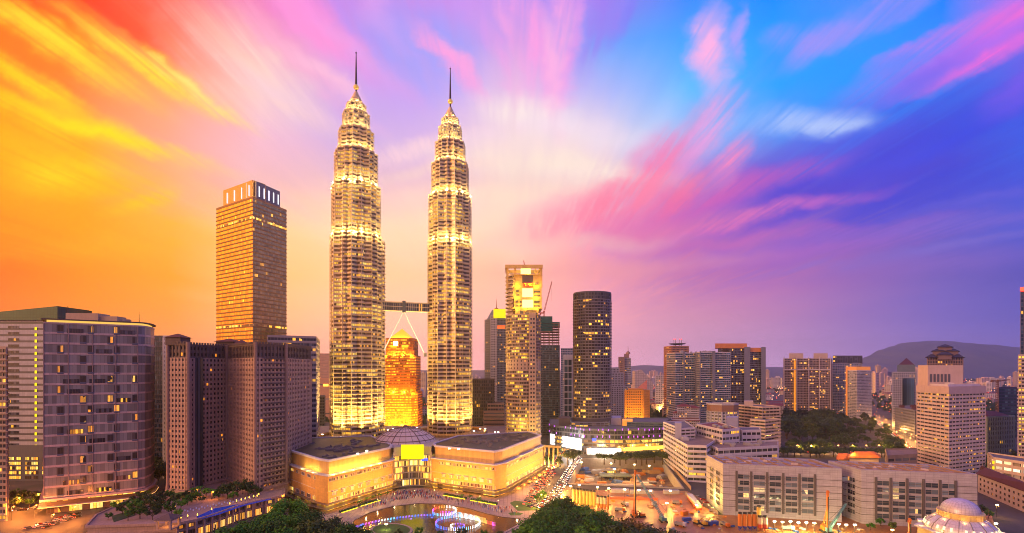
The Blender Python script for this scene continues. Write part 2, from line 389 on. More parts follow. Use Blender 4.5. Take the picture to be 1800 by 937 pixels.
# ================================================================== materials
MC = {}
def newmat(name):
    m = bpy.data.materials.new(name); m.use_nodes = True
    t = NT(m.node_tree); b = t.n['Principled BSDF']; return m, t, b
def mat(name, col, rough=.7, metal=0.0, var=.18, sc_=.15, panel=None, streak=.12, emit=None):
    """weathered solid: noise in two sizes, rain streaks on walls, optional panel joints (w, h, joint)"""
    if name in MC: return MC[name]
    m, t, b = newmat(name)
    tc = t.new('ShaderNodeTexCoord')
    pos = t.new('ShaderNodeNewGeometry').outputs['Position']
    n1 = t.noise(pos, sc_, 4, .6); n2 = t.noise(pos, sc_*9, 3, .6)
    f = t.m('ADD', 1.0, t.m('MULTIPLY', t.m('SUBTRACT', t.m('ADD', t.m('MULTIPLY', n1, .65), t.m('MULTIPLY', n2, .35)), .5), var*3))
    if streak:
        sx, sy, sz = t.sep(pos)
        ns = t.noise(t.comb(t.m('MULTIPLY', sx, .9), t.m('MULTIPLY', sy, .9), t.m('MULTIPLY', sz, .05)), 1.0, 3, .6)
        f = t.m('MULTIPLY', f, t.m('ADD', 1.0, t.m('MULTIPLY', t.m('SUBTRACT', ns, .5), streak*2.5)))
    c = t.v('SCALE', col[:3], scale=f)
    if panel:
        ux, uy, _ = t.sep(tc.outputs['UV'])
        gx = t.m('LESS_THAN', t.m('FRACT', t.m('DIVIDE', ux, panel[0])), panel[2]/panel[0]); gy = t.m('LESS_THAN', t.m('FRACT', t.m('DIVIDE', uy, panel[1])), panel[2]/panel[1])
        wn = t.white(t.comb(t.m('FLOOR', t.m('DIVIDE', ux, panel[0])), t.m('FLOOR', t.m('DIVIDE', uy, panel[1])), 0.0))[0]
        c = t.v('SCALE', c, scale=t.m('ADD', .92, t.m('MULTIPLY', wn, .16)))
        c = t.mix(t.m('MAXIMUM', gx, gy), c, rgba(tuple(k*.45 for k in col[:3])))
    t.l.new(c, b.inputs['Base Color'])
    b.inputs['Roughness'].default_value = rough; b.inputs['Metallic'].default_value = metal
    if emit:
        b.inputs['Emission Color'].default_value = rgba(emit[0]); b.inputs['Emission Strength'].default_value = emit[1]
    MC[name] = m; return m
WARM = ((1.0, .38, .02), (1.0, .56, .04), (1.0, .76, .16))
def glass(name, col=(.03, .035, .045), rough=.12, metal=0.0, lit=.15, cols=WARM, st=1.6, frame=.06, blind=.25, clump=.5, split=1.0, fcol=(.05, .05, .05), spec=.5, csc=.03, run=.28, wmix=.4, vary=1.0):
    """window band: panes told apart by UV cell and floor, some with the lights on, some with blinds"""
    if name in MC: return MC[name]
    m, t, b = newmat(name)
    uv = t.new('ShaderNodeTexCoord').outputs['UV']; ux, uy, _ = t.sep(uv)
    ux = t.m('MULTIPLY', ux, split)
    rnd = t.new('ShaderNodeObjectInfo').outputs['Random']
    pos = t.new('ShaderNodeNewGeometry').outputs['Position']
    cell = t.m('FLOOR', ux)
    wn = t.white(t.comb(cell, t.m('MULTIPLY', rnd, 917.0), 3.0)); wv, wc = wn[0], wn[1]
    r1, r2, r3 = t.sep(wc)
    cl = t.noise(pos, csc, 2, .5)
    thr = t.m('ADD', lit, t.m('MULTIPLY', t.m('SUBTRACT', cl, .5), lit*clump*6))
    w2 = t.white(t.comb(t.m('FLOOR', t.m('ADD', t.m('MULTIPLY', ux, run), t.m('MULTIPLY', rnd, 7.0))), t.m('MULTIPLY', rnd, 433.0), 8.0))[0]
    on = t.m('LESS_THAN', t.m('ADD', t.m('MULTIPLY', wv, wmix), t.m('MULTIPLY', w2, 1-wmix)), t.m('ADD', t.m('MULTIPLY', thr, .75), .06))
    fr = t.m('FRACT', ux)
    inside = t.m('MULTIPLY', t.m('GREATER_THAN', fr, frame), t.m('LESS_THAN', fr, 1-frame))
    ramp = t.ramp(r1, [(0.0, cols[0]), (.5, cols[1]), (1.0, cols[2])])
    room = t.noise(t.comb(t.m('MULTIPLY', ux, 3.0), t.m('MULTIPLY', uy, 2.0), t.m('MULTIPLY', rnd, 50.0)), 1.2, 2, .5)
    e = t.m('MULTIPLY', t.m('MULTIPLY', on, inside), t.m('MULTIPLY', t.m('ADD', .85-.5*vary, t.m('MULTIPLY', r2, vary)), t.m('ADD', .3, t.m('MULTIPLY', room, 1.4))))
    bl = t.m('MULTIPLY', t.m('LESS_THAN', r3, blind), .8)
    base = t.mix(bl, rgba(col), rgba(tuple(min(.5, k*2.6+.06) for k in col)))
    base = t.v('SCALE', base, scale=t.m('ADD', .7, t.m('MULTIPLY', r2, .6)))
    base = t.mix(inside, rgba(fcol), base)
    t.l.new(base, b.inputs['Base Color'])
    b.inputs['Roughness'].default_value = rough; b.inputs['Metallic'].default_value = metal; b.inputs['Specular IOR Level'].default_value = spec
    t.l.new(ramp, b.inputs['Emission Color']); t.l.new(t.m('MULTIPLY', e, st), b.inputs['Emission Strength'])
    m.cycles.emission_sampling = 'NONE'
    MC[name] = m; return m
def glow(name, col, st=3.0, sample=False):
    if name in MC: return MC[name]
    m, t, b = newmat(name)
    b.inputs['Base Color'].default_value = rgba(tuple(k*.4 for k in col)); b.inputs['Emission Color'].default_value = rgba(col); b.inputs['Emission Strength'].default_value = st
    m.cycles.emission_sampling = 'AUTO' if sample else 'NONE'
    MC[name] = m; return m
LIGHTS = 0
def lamp_light(loc, power, col=(1, .72, .32), r=.5, parent=None):
    ld = bpy.data.lights.new('lamp_light', 'POINT'); ld.energy = power; ld.color = col; ld.shadow_soft_size = r
    o = bpy.data.objects.new('lamp_light', ld); COL.objects.link(o); o.location = loc
    if parent is not None: o.parent = parent
    return o
def spot_light(loc, target, power, col=(1, .75, .35), ang=80, r=.8, parent=None, blend=.6):
    from mathutils import Vector
    ld = bpy.data.lights.new('flood_light', 'SPOT'); ld.energy = power; ld.color = col; ld.shadow_soft_size = r; ld.spot_size = R(ang); ld.spot_blend = blend
    o = bpy.data.objects.new('flood_light', ld); COL.objects.link(o); o.location = loc
    o.rotation_euler = (Vector(target)-Vector(loc)).to_track_quat('-Z', 'Y').to_euler()
    if parent is not None: o.parent = parent
    return o

# ================================================================== a storeyed building
def floors(root, poly, z0, z1, nf, wallm, glassm, sp=3.0, pw=.5, gr=.55, rec=.35, proud=.0, roofm=None, parapet=1.2, slab=0.0, origin=None, vpiers=True, sill=None, pane=None):
    """one storeyed volume under root: wall (spandrels, piers, slab edges), one window_band per storey, roof, parapet"""
    ox, oy, oz = origin or root.location
    fh = (z1-z0)/nf; gh = fh*gr
    L = lambda p: [(a[0]-ox, a[1]-oy) for a in p]
    P_ = L(poly); I_ = inset(P_, rec)
    wb = MB()
    for k in range(nf):
        a = z0+k*fh-oz
        sh = (fh-gh)*(.62 if sill is None else sill)
        if k == 0: wb.prism(P_, a, a+sh, 3)
        else: wb.prism(P_, a-(fh-gh-sh), a+sh, 3)
        if slab: wb.prism(inset(P_, -slab), a-.16, a+.16, 3)
    sh = (fh-gh)*(.62 if sill is None else sill)
    wb.prism(P_, z1-oz-(fh-gh-sh), z1-oz, 3)
    if vpiers and pw: wb.piers(P_, z0-oz, z1-oz, sp, pw, proud if proud else .05)
    wall = wb.build('wall', wallm, root)
    gb = MB(); gb.prism(I_, 0, gh, 0, 0, pane or sp); me = gb.mesh('window_band', glassm)
    for k in range(nf): inst('window_band', me, root, (0, 0, z0+k*fh+sh-oz))
    rb = MB(); rb.prism(inset(P_, .3), z1-oz-.05, z1-oz+.12, 2)
    rf = rb.build('roof', roofm or MC['roof_grey'], root)
    if parapet:
        pb = MB(); pb.ringwall(inset(P_, .04), .5, z1-oz+.003, z1-oz+parapet); pb.build('parapet', wallm, root)
    return rf
def plant(root, poly, z, n=5, seed=1, hmax=4, m=None):
    """roof plant: boxes, ducts and a tank as parts"""
    rn = random.Random(seed); ox, oy, oz = root.location
    c = cen(poly)
    for i in range(n):
        a = poly[rn.randrange(len(poly))]; t_ = rn.uniform(.1, .68); x, y = lerp(c, a, t_)
        b = MB(); w, d, h = rn.uniform(2, 7), rn.uniform(2, 6), rn.uniform(1.2, hmax)
        b.box((0, 0, 0), (w, d, h)); b.box((0, 0, h), (w*.8, d*.8, .3))
        if rn.random() < .4: b.tube((w*.2, 0, h+.3), (w*.2, 0, h+1.2), .6, .6, 8)
        o = b.build('roof_plant_box', m or MC['plant_metal'], root); o.location = (x-ox, y-oy, z-oz); o.rotation_euler = (0, 0, atan2(poly[1][1]-poly[0][1], poly[1][0]-poly[0][0]))
def antenna(root, x, y, z, h, r=.35, m=None, dish=False):
    ox, oy, oz = root.location
    b = MB(); b.tube((0, 0, 0), (0, 0, h), r, r*.3, 6); b.tube((0, 0, 0), (0, 0, h*.15), r*2, r*1.6, 6)
    o = b.build('antenna', m or MC['dark_metal'], root); o.location = (x-ox, y-oy, z-oz); return o
def sub(root, name, mats):
    pass
mat('roof_grey', (.16, .15, .15), .9, var=.3); mat('plant_metal', (.34, .33, .33), .55, .2); mat('dark_metal', (.05, .05, .055), .5, .4)
mat('white_paint', (.72, .68, .66), .6); mat('concrete', (.36, .34, .32), .85); mat('dark_concrete', (.14, .13, .13), .85)
# ================================================================== materials of the buildings
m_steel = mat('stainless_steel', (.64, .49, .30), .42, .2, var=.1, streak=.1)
m_steel_d = mat('dark_steel', (.30, .27, .25), .45, .5, var=.1)  # plain darker steel for bridge bearings and dome ribs
m_pink = mat('pinkish_cladding', (.58, .42, .37), .6, panel=(3.2, 20, .08))
m_greyclad = mat('grey_cladding', (.42, .40, .42), .6, panel=(2.4, 3.6, .07))
m_darkclad = mat('dark_cladding', (.10, .10, .11), .5)
m_brown = mat('brown_stone', (.30, .19, .15), .75, panel=(1.45, 3.7, .06))
m_brownlight = mat('tan_stone', (.44, .28, .21), .75, panel=(1.45, 3.7, .06))
m_browndark = mat('dark_brown_stone', (.115, .075, .065), .75)
m_tan = mat('tan_granite', (.60, .33, .11), .6, panel=(2.6, 1.5, .05), var=.12)
m_tanplain = mat('tan_granite_plain', (.64, .34, .08), .6, var=.1, panel=(2.0, 2.0, .04))
m_orange = mat('orange_granite', (.60, .15, .015), .5, var=.15, panel=(1.5, 1.1, .04))
m_white = mat('white_concrete', (.58, .47, .44), .7, panel=(5.4, 30, .06))
m_whitepl = mat('white_render', (.56, .52, .55), .75)
m_cream = mat('cream_concrete', (.58, .46, .36), .75)
m_lilac = mat('grey_panel', (.37, .345, .40), .65, panel=(4.1, 1.45, .09), var=.22)
m_conc = mat('bare_concrete', (.30, .27, .25), .9, var=.3)
m_bluegrey = mat('blue_grey_cladding', (.20, .21, .26), .5)
m_palegrey = mat('pale_grey_cladding', (.37, .365, .43), .6)
m_darkblue = mat('dark_blue_netting', (.018, .03, .085), .8, var=.4)
m_apt = mat('orange_paint', (.80, .33, .04), .65, var=.12)
m_orangeroof = mat('orange_fascia', (.66, .25, .07), .6)
m_redroof = mat('red_tile', (.26, .055, .04), .8, panel=(.6, .5, .08))
m_maroonroof = mat('maroon_tile', (.10, .03, .035), .8)
m_beige = mat('beige_stone', (.42, .30, .22), .75)
m_darktower = mat('dark_balcony_concrete', (.23, .205, .21), .6)
m_copper = mat('green_glass_roof', (.03, .085, .05), .25, .3, panel=(2.5, 2.5, .2))
m_rooftan = mat('dusty_roof', (.24, .17, .13), .9, var=.4)
m_mallroof = mat('dark_ribbed_roof', (.045, .042, .045), .45, .3, var=.5, panel=(1.6, 60, .18))
m_domepanel = mat('pale_dome_panel', (.70, .54, .44), .65, var=.1)

g_tower = glass('tower_window', (.16, .10, .045), .22, metal=.5, lit=.44, st=1.0, blind=.2, clump=.6, csc=.02, split=.7, run=.09, wmix=.2, vary=.4, cols=((1, .42, .03), (1, .56, .06), (1, .72, .18)))
g_crown = glass('tower_crown_window', (.08, .07, .05), .2, lit=.7, st=1.1, cols=((1, .5, .06), (1, .72, .22), (1, .86, .5)), clump=.3)
g_gold = glass('gold_glass', (.80, .46, .11), .12, metal=.95, lit=.03, st=1.3, blind=.0, frame=.04, fcol=(.25, .15, .06), csc=.012, clump=1.2)
g_office = glass('office_glass', (.035, .04, .05), .15, lit=.17, st=1.4, clump=.8, vary=1.2)
g_dark = glass('dark_glass', (.018, .022, .032), .12, lit=.09, st=1.4, clump=.8)
g_punch = glass('small_dark_window', (.022, .018, .02), .2, lit=.06, st=1.3, frame=.0, clump=1.0, cols=((1, .30, .02), (1, .42, .04), (1, .62, .12)))
g_louver = glass('louvred_glass', (.25, .24, .215), .4, lit=.0, st=0, frame=.03, blind=.0, split=2.0, spec=.3, fcol=(.12, .11, .11))
g_blue = glass('blue_glass', (.018, .085, .16), .12, lit=.11, st=1.6, blind=.2, clump=.8, metal=.25)
g_teal = glass('teal_glass', (.015, .05, .075), .1, lit=.05, st=1.3, metal=.2)
g_resi = glass('flat_window', (.03, .026, .032), .25, lit=.16, st=1.9, frame=.08, clump=1.0, cols=((1, .36, .03), (1, .52, .06), (1, .8, .3)))
g_gold2 = glass('lit_office_window', (.06, .045, .03), .2, lit=.5, st=1.4, clump=.5, cols=((1, .42, .02), (1, .60, .04), (1, .78, .14)))
g_fire = glass('blazing_window', (.2, .08, .02), .2, lit=.8, st=1.7, clump=.8, csc=.03, cols=((1, .26, .005), (1, .42, .01), (1, .60, .03)), frame=.03)
g_shop = glass('shop_window', (.08, .05, .03), .15, lit=.75, st=1.5, clump=.4, cols=((1, .30, .02), (1, .52, .05), (1, .76, .2)), frame=.05)
g_far = glass('far_window', (.14, .12, .13), .4, lit=.1, st=1.2, frame=.1)
g_warmdim = glass('dim_orange_window', (.07, .04, .03), .3, lit=.5, st=1.0, cols=((1, .3, .02), (1, .42, .04), (1, .6, .1)))
e_white = glow('white_lamp', (1, .92, .72), 9)
e_warm = glow('warm_lamp', (1, .70, .25), 8)
e_yellow = glow('yellow_lit_panel', (1, .80, .0), 1.0)
e_gold = glow('gold_lit_panel', (1, .66, .08), 1.5)
e_pale = glow('pale_lit_panel', (1, .86, .30), 1.6)
e_red = glow('red_lamp', (1, .05, .02), 4)
e_orange = glow('orange_lamp', (1, .36, .03), 5)
e_purple = glow('purple_lamp', (.62, .12, 1), 2.2)
e_screen = glow('led_screen', (1, .95, .92), 2.0)
e_bluesign = glow('blue_sign', (.02, .08, 1), 1.6)

def bld(name, label, cat, poly, z0, z1, nf, wallm, glassm, group=None, **kw):
    c = cen(poly); r = thing(name, label, cat, (c[0], c[1], z0), group)
    floors(r, poly, z0, z1, nf, wallm, glassm, **kw); return r
def addbox(root, name, poly, z0, z1, m, top=None, smooth=False):
    ox, oy, oz = root.location; b = MB(ox, oy, oz); b.prism(poly, z0, z1, 3, top=top); return b.build(name, m, root)
def win_mesh(w, h, gm, fm, mull=2, d=.25, hood=False):
    b = MB()
    b.add([(-w/2, -.06, 0), (w/2, -.06, 0), (w/2, -.06, h), (-w/2, -.06, h)], [(0, 1, 2, 3)], 0, [((0, 0), (mull, 0), (mull, 1), (0, 1))])
    t = .16
    for x0, x1, z0, z1 in ((-w/2-t, -w/2, -t, h+t), (w/2, w/2+t, -t, h+t), (-w/2, w/2, -t, 0), (-w/2, w/2, h, h+t)):
        b.prism([(x0, -d), (x1, -d), (x1, .02), (x0, .02)], z0, z1, 3, 1)
    for k in range(1, mull):
        x = -w/2+w*k/mull; b.prism([(x-.06, -.16), (x+.06, -.16), (x+.06, -.05), (x-.06, -.05)], 0, h, 3, 1)
    if hood: b.prism([(-w/2-.5, -1.3), (w/2+.5, -1.3), (w/2+.5, 0), (-w/2-.5, 0)], h+.3, h+.55, 3, 1)
    return b.mesh('window', [gm, fm])
def wins(root, a, b, xs, zs, me, name='window'):
    """windows on the wall a->b (outside on the right-hand side), xs = fractions, zs = sill heights"""
    ox, oy, oz = root.location; rz = atan2(b[1]-a[1], b[0]-a[0])
    for z in zs:
        for t in xs:
            x, y = lerp(a, b, t); inst(name, me, root, (x-ox, y-oy, z-oz), rz)

# ================================================================== ground
gm, t_, b_ = newmat('city_ground')
pos_ = t_.new('ShaderNodeNewGeometry').outputs['Position']
c_ = t_.ramp(t_.noise(pos_, .012, 6, .65), [(.3, (.045, .04, .038)), (.5, (.09, .075, .065)), (.62, (.035, .05, .025)), (.75, (.12, .10, .09))])
t_.l.new(c_, b_.inputs['Base Color']); b_.inputs['Roughness'].default_value = .95
PIT = [G0(998, 851), G0(1203, 860), G0(1166, 811), G0(1020, 806)]      # excavation: front left, front right, back right, back left
gv = [(-26000, -400, 0), (26000, -400, 0), (26000, 30000, 0), (-26000, 30000, 0)]+[(*p, 0) for p in PIT]
b = MB(); b.add(gv, [(0, 1, 5, 4), (1, 2, 6, 5), (2, 3, 7, 6), (3, 0, 4, 7)]); tag(b.build('ground', gm), None, None, kind='structure')

# ================================================================== the twin towers
def star(cx, cy_, r, rot=0.0):
    pts = []
    for k in range(8):
        for d in (0, 8, 12.5, 15.5, 19, 22.5, 26, 29.5, 32.5, 37):
            a = d if d <= 22.5 else 45-d
            sq = r*.7071/cos(R(45-a))
            dl = R(22.5-a); c = .765*r; rho = .165*r
            lo = c*cos(dl)+sqrt(max(0, rho*rho-(c*sin(dl))**2)) if abs(c*sin(dl)) < rho else 0
            rr = max(sq, lo); th = R(45*k+d)+rot
            pts.append((cx+rr*cos(th), cy_+rr*sin(th)))
    return pts
def twin(label, px, Y, tiers, cone, ballpx, spire, bustle_side, rot):
    """tiers: (py bottom, py top, half width px, storeys)"""
    s = Y/F; cx = W(px, Y)
    root = thing('skyscraper', label, 'skyscraper', (cx, Y, 0), 'twin stainless steel towers')
    for i, (pb, pt, hw, nf) in enumerate(tiers):
        z0, z1 = (Zp(pb, Y), Zp(pt, Y)) if i else (24.0, Zp(pt, Y)); r = hw*s/1.045
        poly = star(0, 0, r, rot); fh = (z1-z0)/nf; gh = fh*.5
        wb = MB(); I_ = inset(poly, .45); shade = [(p[0]*(1+.75/r), p[1]*(1+.75/r)) for p in poly]
        sh1 = [(p[0]*(1+.35/r), p[1]*(1+.35/r)) for p in poly]
        for k in range(nf):
            a = z0+k*fh
            wb.prism(poly, a, a+fh*.34, 3)
            wb.prism(poly, a+fh*.34+gh, a+fh, 3)
            wb.prism(sh1, a+fh*.38+gh, a+fh*.52+gh, 3)           # rounded sunshade: two lips
            wb.prism(shade, a+fh*.44+gh, a+fh*.53+gh, 3)
        for k in range(16):
            th = 2*pi*k/16+rot; rr = r*(1.0 if k % 2 == 0 else .93)+.2
            wb.tube((rr*cos(th), rr*sin(th), z0), (rr*cos(th), rr*sin(th), z1), .38, .38, 6)
        wb.ringwall([(p[0]*(1+.5/r), p[1]*(1+.5/r)) for p in poly], .5, z1, z1+1.3)
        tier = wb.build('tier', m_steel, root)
        gb = MB(); gb.prism(I_, 0, gh, 0, 0, 1.5); me = gb.mesh('window_band', g_crown if i >= 4 else g_tower)
        for k in range(nf): inst('window_band', me, tier, (0, 0, z0+k*fh+fh*.34))
        # floodlights on the ledge below each upper tier
        nl = 8
        for k in range(nl):
            th = 2*pi*k/nl+rot+R(22.5)
            if i == 0:
                q = (cx+(r+13)*cos(th), Y+(r+13)*sin(th), 27); spot_light(q, (cx+(r)*cos(th), Y+(r)*sin(th), 100), 1000000, (1, .64, .17), 100, 1.0)
            else:
                q = (cx+(r+2.6)*cos(th), Y+(r+2.6)*sin(th), z0+1.5)
                lamp_light(q, 16000 if i < 4 else 9000, (1, .70, .26), .5)
    zt = Zp(tiers[-1][1], Y); zc = Zp(cone[0], Y); r0 = cone[1]*s
    prof = []; n = 7
    for k in range(n):
        a = k/n; rr = r0*(1-a)**.9+.9; h = (zc-zt)/n
        prof += [(rr*1.08, zt+k*h), (rr*1.08, zt+k*h+h*.25), (rr*.9, zt+k*h+h*.3), (rr*.86, zt+(k+1)*h-.05)]
    prof.append((.9, zc))
    b = MB(); b.lathe((0, 0, 0), prof, 20); pin = b.build('pinnacle', m_steel, root)
    for k in range(6): lamp_light((cx+(r0+1.5)*cos(k*pi/3), Y+(r0+1.5)*sin(k*pi/3), zt+2), 3500, (1, .68, .26), .4)
    zb = Zp(ballpx[0], Y); rb = ballpx[1]*s
    b = MB()
    for k in range(9):
        a = -pi/2+pi*(k+.5)/9; b.lathe((0, 0, zb), [(max(.1, rb*cos(a-.16)), rb*sin(a-.16)), (rb*cos(a)+.12, rb*sin(a)), (max(.1, rb*cos(a+.16)), rb*sin(a+.16))], 16)
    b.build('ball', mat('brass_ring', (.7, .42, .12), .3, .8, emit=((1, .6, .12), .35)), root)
    zs = Zp(spire, Y); b = MB(); b.lathe((0, 0, 0), [(.9, zc), (.9, zb-rb), (.01, zb-rb)], 10)
    b.tube((0, 0, zb+rb*.9), (0, 0, zs-1), 1.25, .45, 10); b.ball((0, 0, zs-.6), .9, 10); b.tube((0, 0, zs), (0, 0, zs+2.5), .12, .05, 5)
    b.build('spire', mat('dark_spire', (.05, .035, .035), .35, .7), root)
    # round annex at the side, half as tall
    z1 = Zp(tiers[0][1], Y)-3; bx, by = bustle_side
    nf = 50; fh = (z1-24)/nf; poly = circ(bx, by, 9.5, n=28)
    wb = MB()
    for k in range(nf):
        a = 24+k*fh; wb.prism(poly, a, a+fh*.34, 3); wb.prism(poly, a+fh*.8, a+fh, 3); wb.prism(circ(bx, by, 10.0, n=28), a+fh*.88, a+fh*.96, 3)
    wb.prism(poly, z1, z1+1.5, 3)
    an = wb.build('annex', m_steel, root)
    gb = MB(); gb.prism(circ(bx, by, 9.1, n=28), 0, fh*.46, 0, 0, 1.5); me = gb.mesh('window_band', g_tower)
    for k in range(nf): inst('window_band', me, an, (0, 0, 24+k*fh+fh*.34))
    return root
tw1 = twin('taller-looking left one of the two spired steel towers, joined to its twin by a bridge', 626, 540,
     [(766, 418, 46, 50), (418, 330, 43.5, 13), (330, 272, 38.5, 9), (272, 234, 31.5, 6), (234, 203, 24, 5), (203, 187, 17.5, 3)], (162, 12), (153.5, 4.6), 92, (19.5, 12), R(8))
tw2 = twin('right one of the two spired steel towers, nearer the tower showing a red clock', 791.5, 575,
     [(757, 428, 41, 50), (428, 348, 39.5, 13), (348, 292, 34.3, 9), (292, 255, 27.8, 6), (255, 227, 21.3, 5), (227, 212, 15.8, 3)], (189, 11), (178.5, 4.3), 120, (-19, 11), R(20))
# bridge between the towers
A_ = (W(626, 540), 540); B_ = (W(791.5, 575), 575)
ang = atan2(B_[1]-A_[1], B_[0]-A_[0]); ux_, uy_ = cos(ang), sin(ang)
mid = ((A_[0]+B_[0])/2-1.0, (A_[1]+B_[1])/2); zb = Zp(547, 556); zt = Zp(532, 556)
br = thing('sky_bridge', 'double deck bridge on a V of slender legs joining the two steel towers', 'bridge', (mid[0], mid[1], zb)); br.rotation_euler = (0, 0, ang)
hb = zt-zb; Lb = 29
b = MB()
for z in (0, hb*.48, hb*.93): b.box((0, 0, z), (2*Lb, 5.4, .7))
for k in range(25):
    x = -Lb+2*Lb*k/24; b.box((x, -2.6, .7), (.28, .3, hb*.93)); b.box((x, 2.6, .7), (.28, .3, hb*.93))
b.box((0, 0, hb*.93+.7), (2*Lb, 6.4, .5)); b.build('deck_frame', m_steel, br)
b = MB()
for z0, z1 in ((.7, hb*.48), (hb*.48+.7, hb*.93)): b.prism([(-Lb, -2.4), (Lb, -2.4), (Lb, 2.4), (-Lb, 2.4)], z0, z1, 0, 0, 1.2)
b.build('bridge_window', g_office, br)
b = MB(); b.box((0, 0, -1.4), (3.4, 7, hb+3.4)); b.build('pivot', m_darkclad, br)
for sx in (-1, 1):
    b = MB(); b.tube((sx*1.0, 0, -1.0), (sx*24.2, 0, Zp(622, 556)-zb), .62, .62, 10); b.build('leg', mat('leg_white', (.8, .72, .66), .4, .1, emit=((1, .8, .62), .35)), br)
    b = MB(); b.box((sx*24.6, 0, Zp(622, 556)-zb-3), (3, 3, 4.5)); b.build('bearing', m_steel_d, br)

# ================================================================== left side
# tall golden glass tower with slotted crown
P_ = quad4((380, 600), (444, 558), (504, 606)); rt = bld('office_tower', 'golden glass office tower with a two-slab crown of white light slots', 'tower', P_, 0, 297, 62, mat('bronze_cladding', (.20, .10, .04), .4, .4, var=.15), g_gold, sp=2.6, pw=0, gr=.66, rec=.2, slab=.25, parapet=2)
for zz in (273.5, 149.5):  # upper row is lit windows; lower row imitates a reflected glow
    b = MB(*rt.location); b.prism(inset(P_, -.06), zz, zz+2.4, 0, 0, 2.6); b.build('lit_band', glass('lit_window_and_glow', (.2, .1, .03), .2, lit=.7, st=1.5, clump=.6), rt)
ix = inset(P_, 6)
L_, C_, R_ = [min(ix, key=lambda q: abs(q[0]/q[1]*F+900-k)) for k in (402, 444, 484)]
m_crown = mat('crown_glass_lit', (.55, .32, .12), .3, .7, panel=(2.2, 2.2, .12)); m_crown_shaded = mat('crown_glass_shaded', (.12, .12, .14), .3, .5, panel=(2.2, 2.2, .12))  # one glass: left slab coloured as sunset-lit, right slab as shaded side
c_ = cen(ix)
def crown_slab(a, b, d, z1, m, nsl, ecol, skip=0.0):
    ox, oy, oz = rt.location
    ex, ey = b[0]-a[0], b[1]-a[1]; n = hypot(ex, ey); nx, ny = -ey/n, ex/n
    if (c_[0]-a[0])*nx+(c_[1]-a[1])*ny < 0: nx, ny = -nx, -ny
    q = ccw([a, b, (b[0]+nx*d, b[1]+ny*d), (a[0]+nx*d, a[1]+ny*d)])
    mb = MB(ox, oy, oz); mb.prism(q, 297, z1, 3); o = mb.build('crown_slab', m, rt)
    for k in range(nsl):
        x, y = lerp(a, b, skip+(1-skip)*(k+.6)/nsl)
        sb = MB(ox, oy, oz); sb.bar((x-nx*.15, y-ny*.15, 304), (x-nx*.15, y-ny*.15, z1-5), 1.7, .4); sb.build('light_slot', ecol, o)
e_slot = glow('white_light_slot', (.85, .86, 1.0), 1.6)
crown_slab(L_, lerp(C_, L_, .05), 16, 322, m_crown, 4, e_slot); crown_slab(lerp(C_, R_, .08), R_, 16, 321, m_crown_shaded, 5, e_slot)
spot_light((P_[0][0]+60, 560, 100), (W(490, 585), 585, 112), 90000, (1, .86, .55), 50)  # added floodlight, imitates the glow reflected low on the right face
# building behind the hotel with white bands
bld('office_block', 'flat-roofed office block with pale bands and yellow windows, between hotel and steel tower', 'office', quad4((470, 462), (556, 482), (562, 540)), 0, 131, 26, mat('band_concrete', (.36, .29, .28), .6), g_office, sp=3, pw=.15, gr=.52, rec=.5, slab=.2)
# far left building with dark stripes
P_ = fp([(-70, 430), (128, 430), (128, 470), (-70, 470)])
rt = bld('striped_tower', 'grey tower with dark stripes and a column of yellow windows, under a green glass roof', 'tower', P_, 0, 143, 26, m_greyclad, mat('stripe_dark', (.075, .072, .08), .5), sp=30, pw=0, gr=.33, rec=.12, slab=0)
ox, oy, oz = rt.location
b = MB(ox, oy, oz); x0, x1, x2 = W(-70, 428), W(101, 428), W(119, 434)
b.add([(x0, 428, 143), (x1, 428, 143), (x1, 460, 143), (x0, 460, 143), (x0, 428, 147), (x1, 428, Zp(538, 428)), (x1, 460, Zp(538, 428)), (x0, 460, 147)], [(0, 1, 5, 4), (1, 2, 6, 5), (2, 3, 7, 6), (3, 0, 4, 7), (4, 5, 6, 7)])
b.prism([(x1, 428.2), (x2, 436), (x2, 459), (x1, 459.8)], 143, Zp(540, 430), 3)
b.build('glass_roof', m_copper, rt); antenna(rt, x2, 434, 143, 13, .5)
me = win_mesh(2.1, 2.7, e_yellow, m_darkclad, 1, .12)
wins(rt, (W(-70, 430), 430), (W(128, 430), 430), [(63-(-70))/198], [18+143/26*k+.7 for k in range(22)], me)
me = win_mesh(9.5, 2.2, g_dark, m_darkclad, 4, .12)
wins(rt, (W(-70, 430), 430), (W(128, 430), 430), [(24+70)/198], [23+143/26*k+2.7 for k in range(21)], me)
me = win_mesh(11.5, 2.6, g_shop, m_darkclad, 6, .12)
wins(rt, (W(-70, 430), 429.7), (W(128, 430), 429.7), [(26+70)/198, (56+70)/198, (86+70)/198], [2, 6.2, 10.4, 14.6, 18.8], me)
b = MB(ox, oy, oz); b.prism([(W(12, 430), 429.85), (W(78, 430), 429.85), (W(78, 430), 430.1), (W(12, 430), 430.1)], 0, 32, 3); b.build('dark_base_panel', m_darkclad, rt)
bld('balcony_tower', 'sliver of a balconied tower at the far left edge of the photo', 'tower', fp([(-60, 318), (11, 318), (14, 350), (-60, 350)]), 0, Zp(612, 318), 29, m_beige, g_office, sp=2.5, pw=.3, gr=.55, slab=.8)
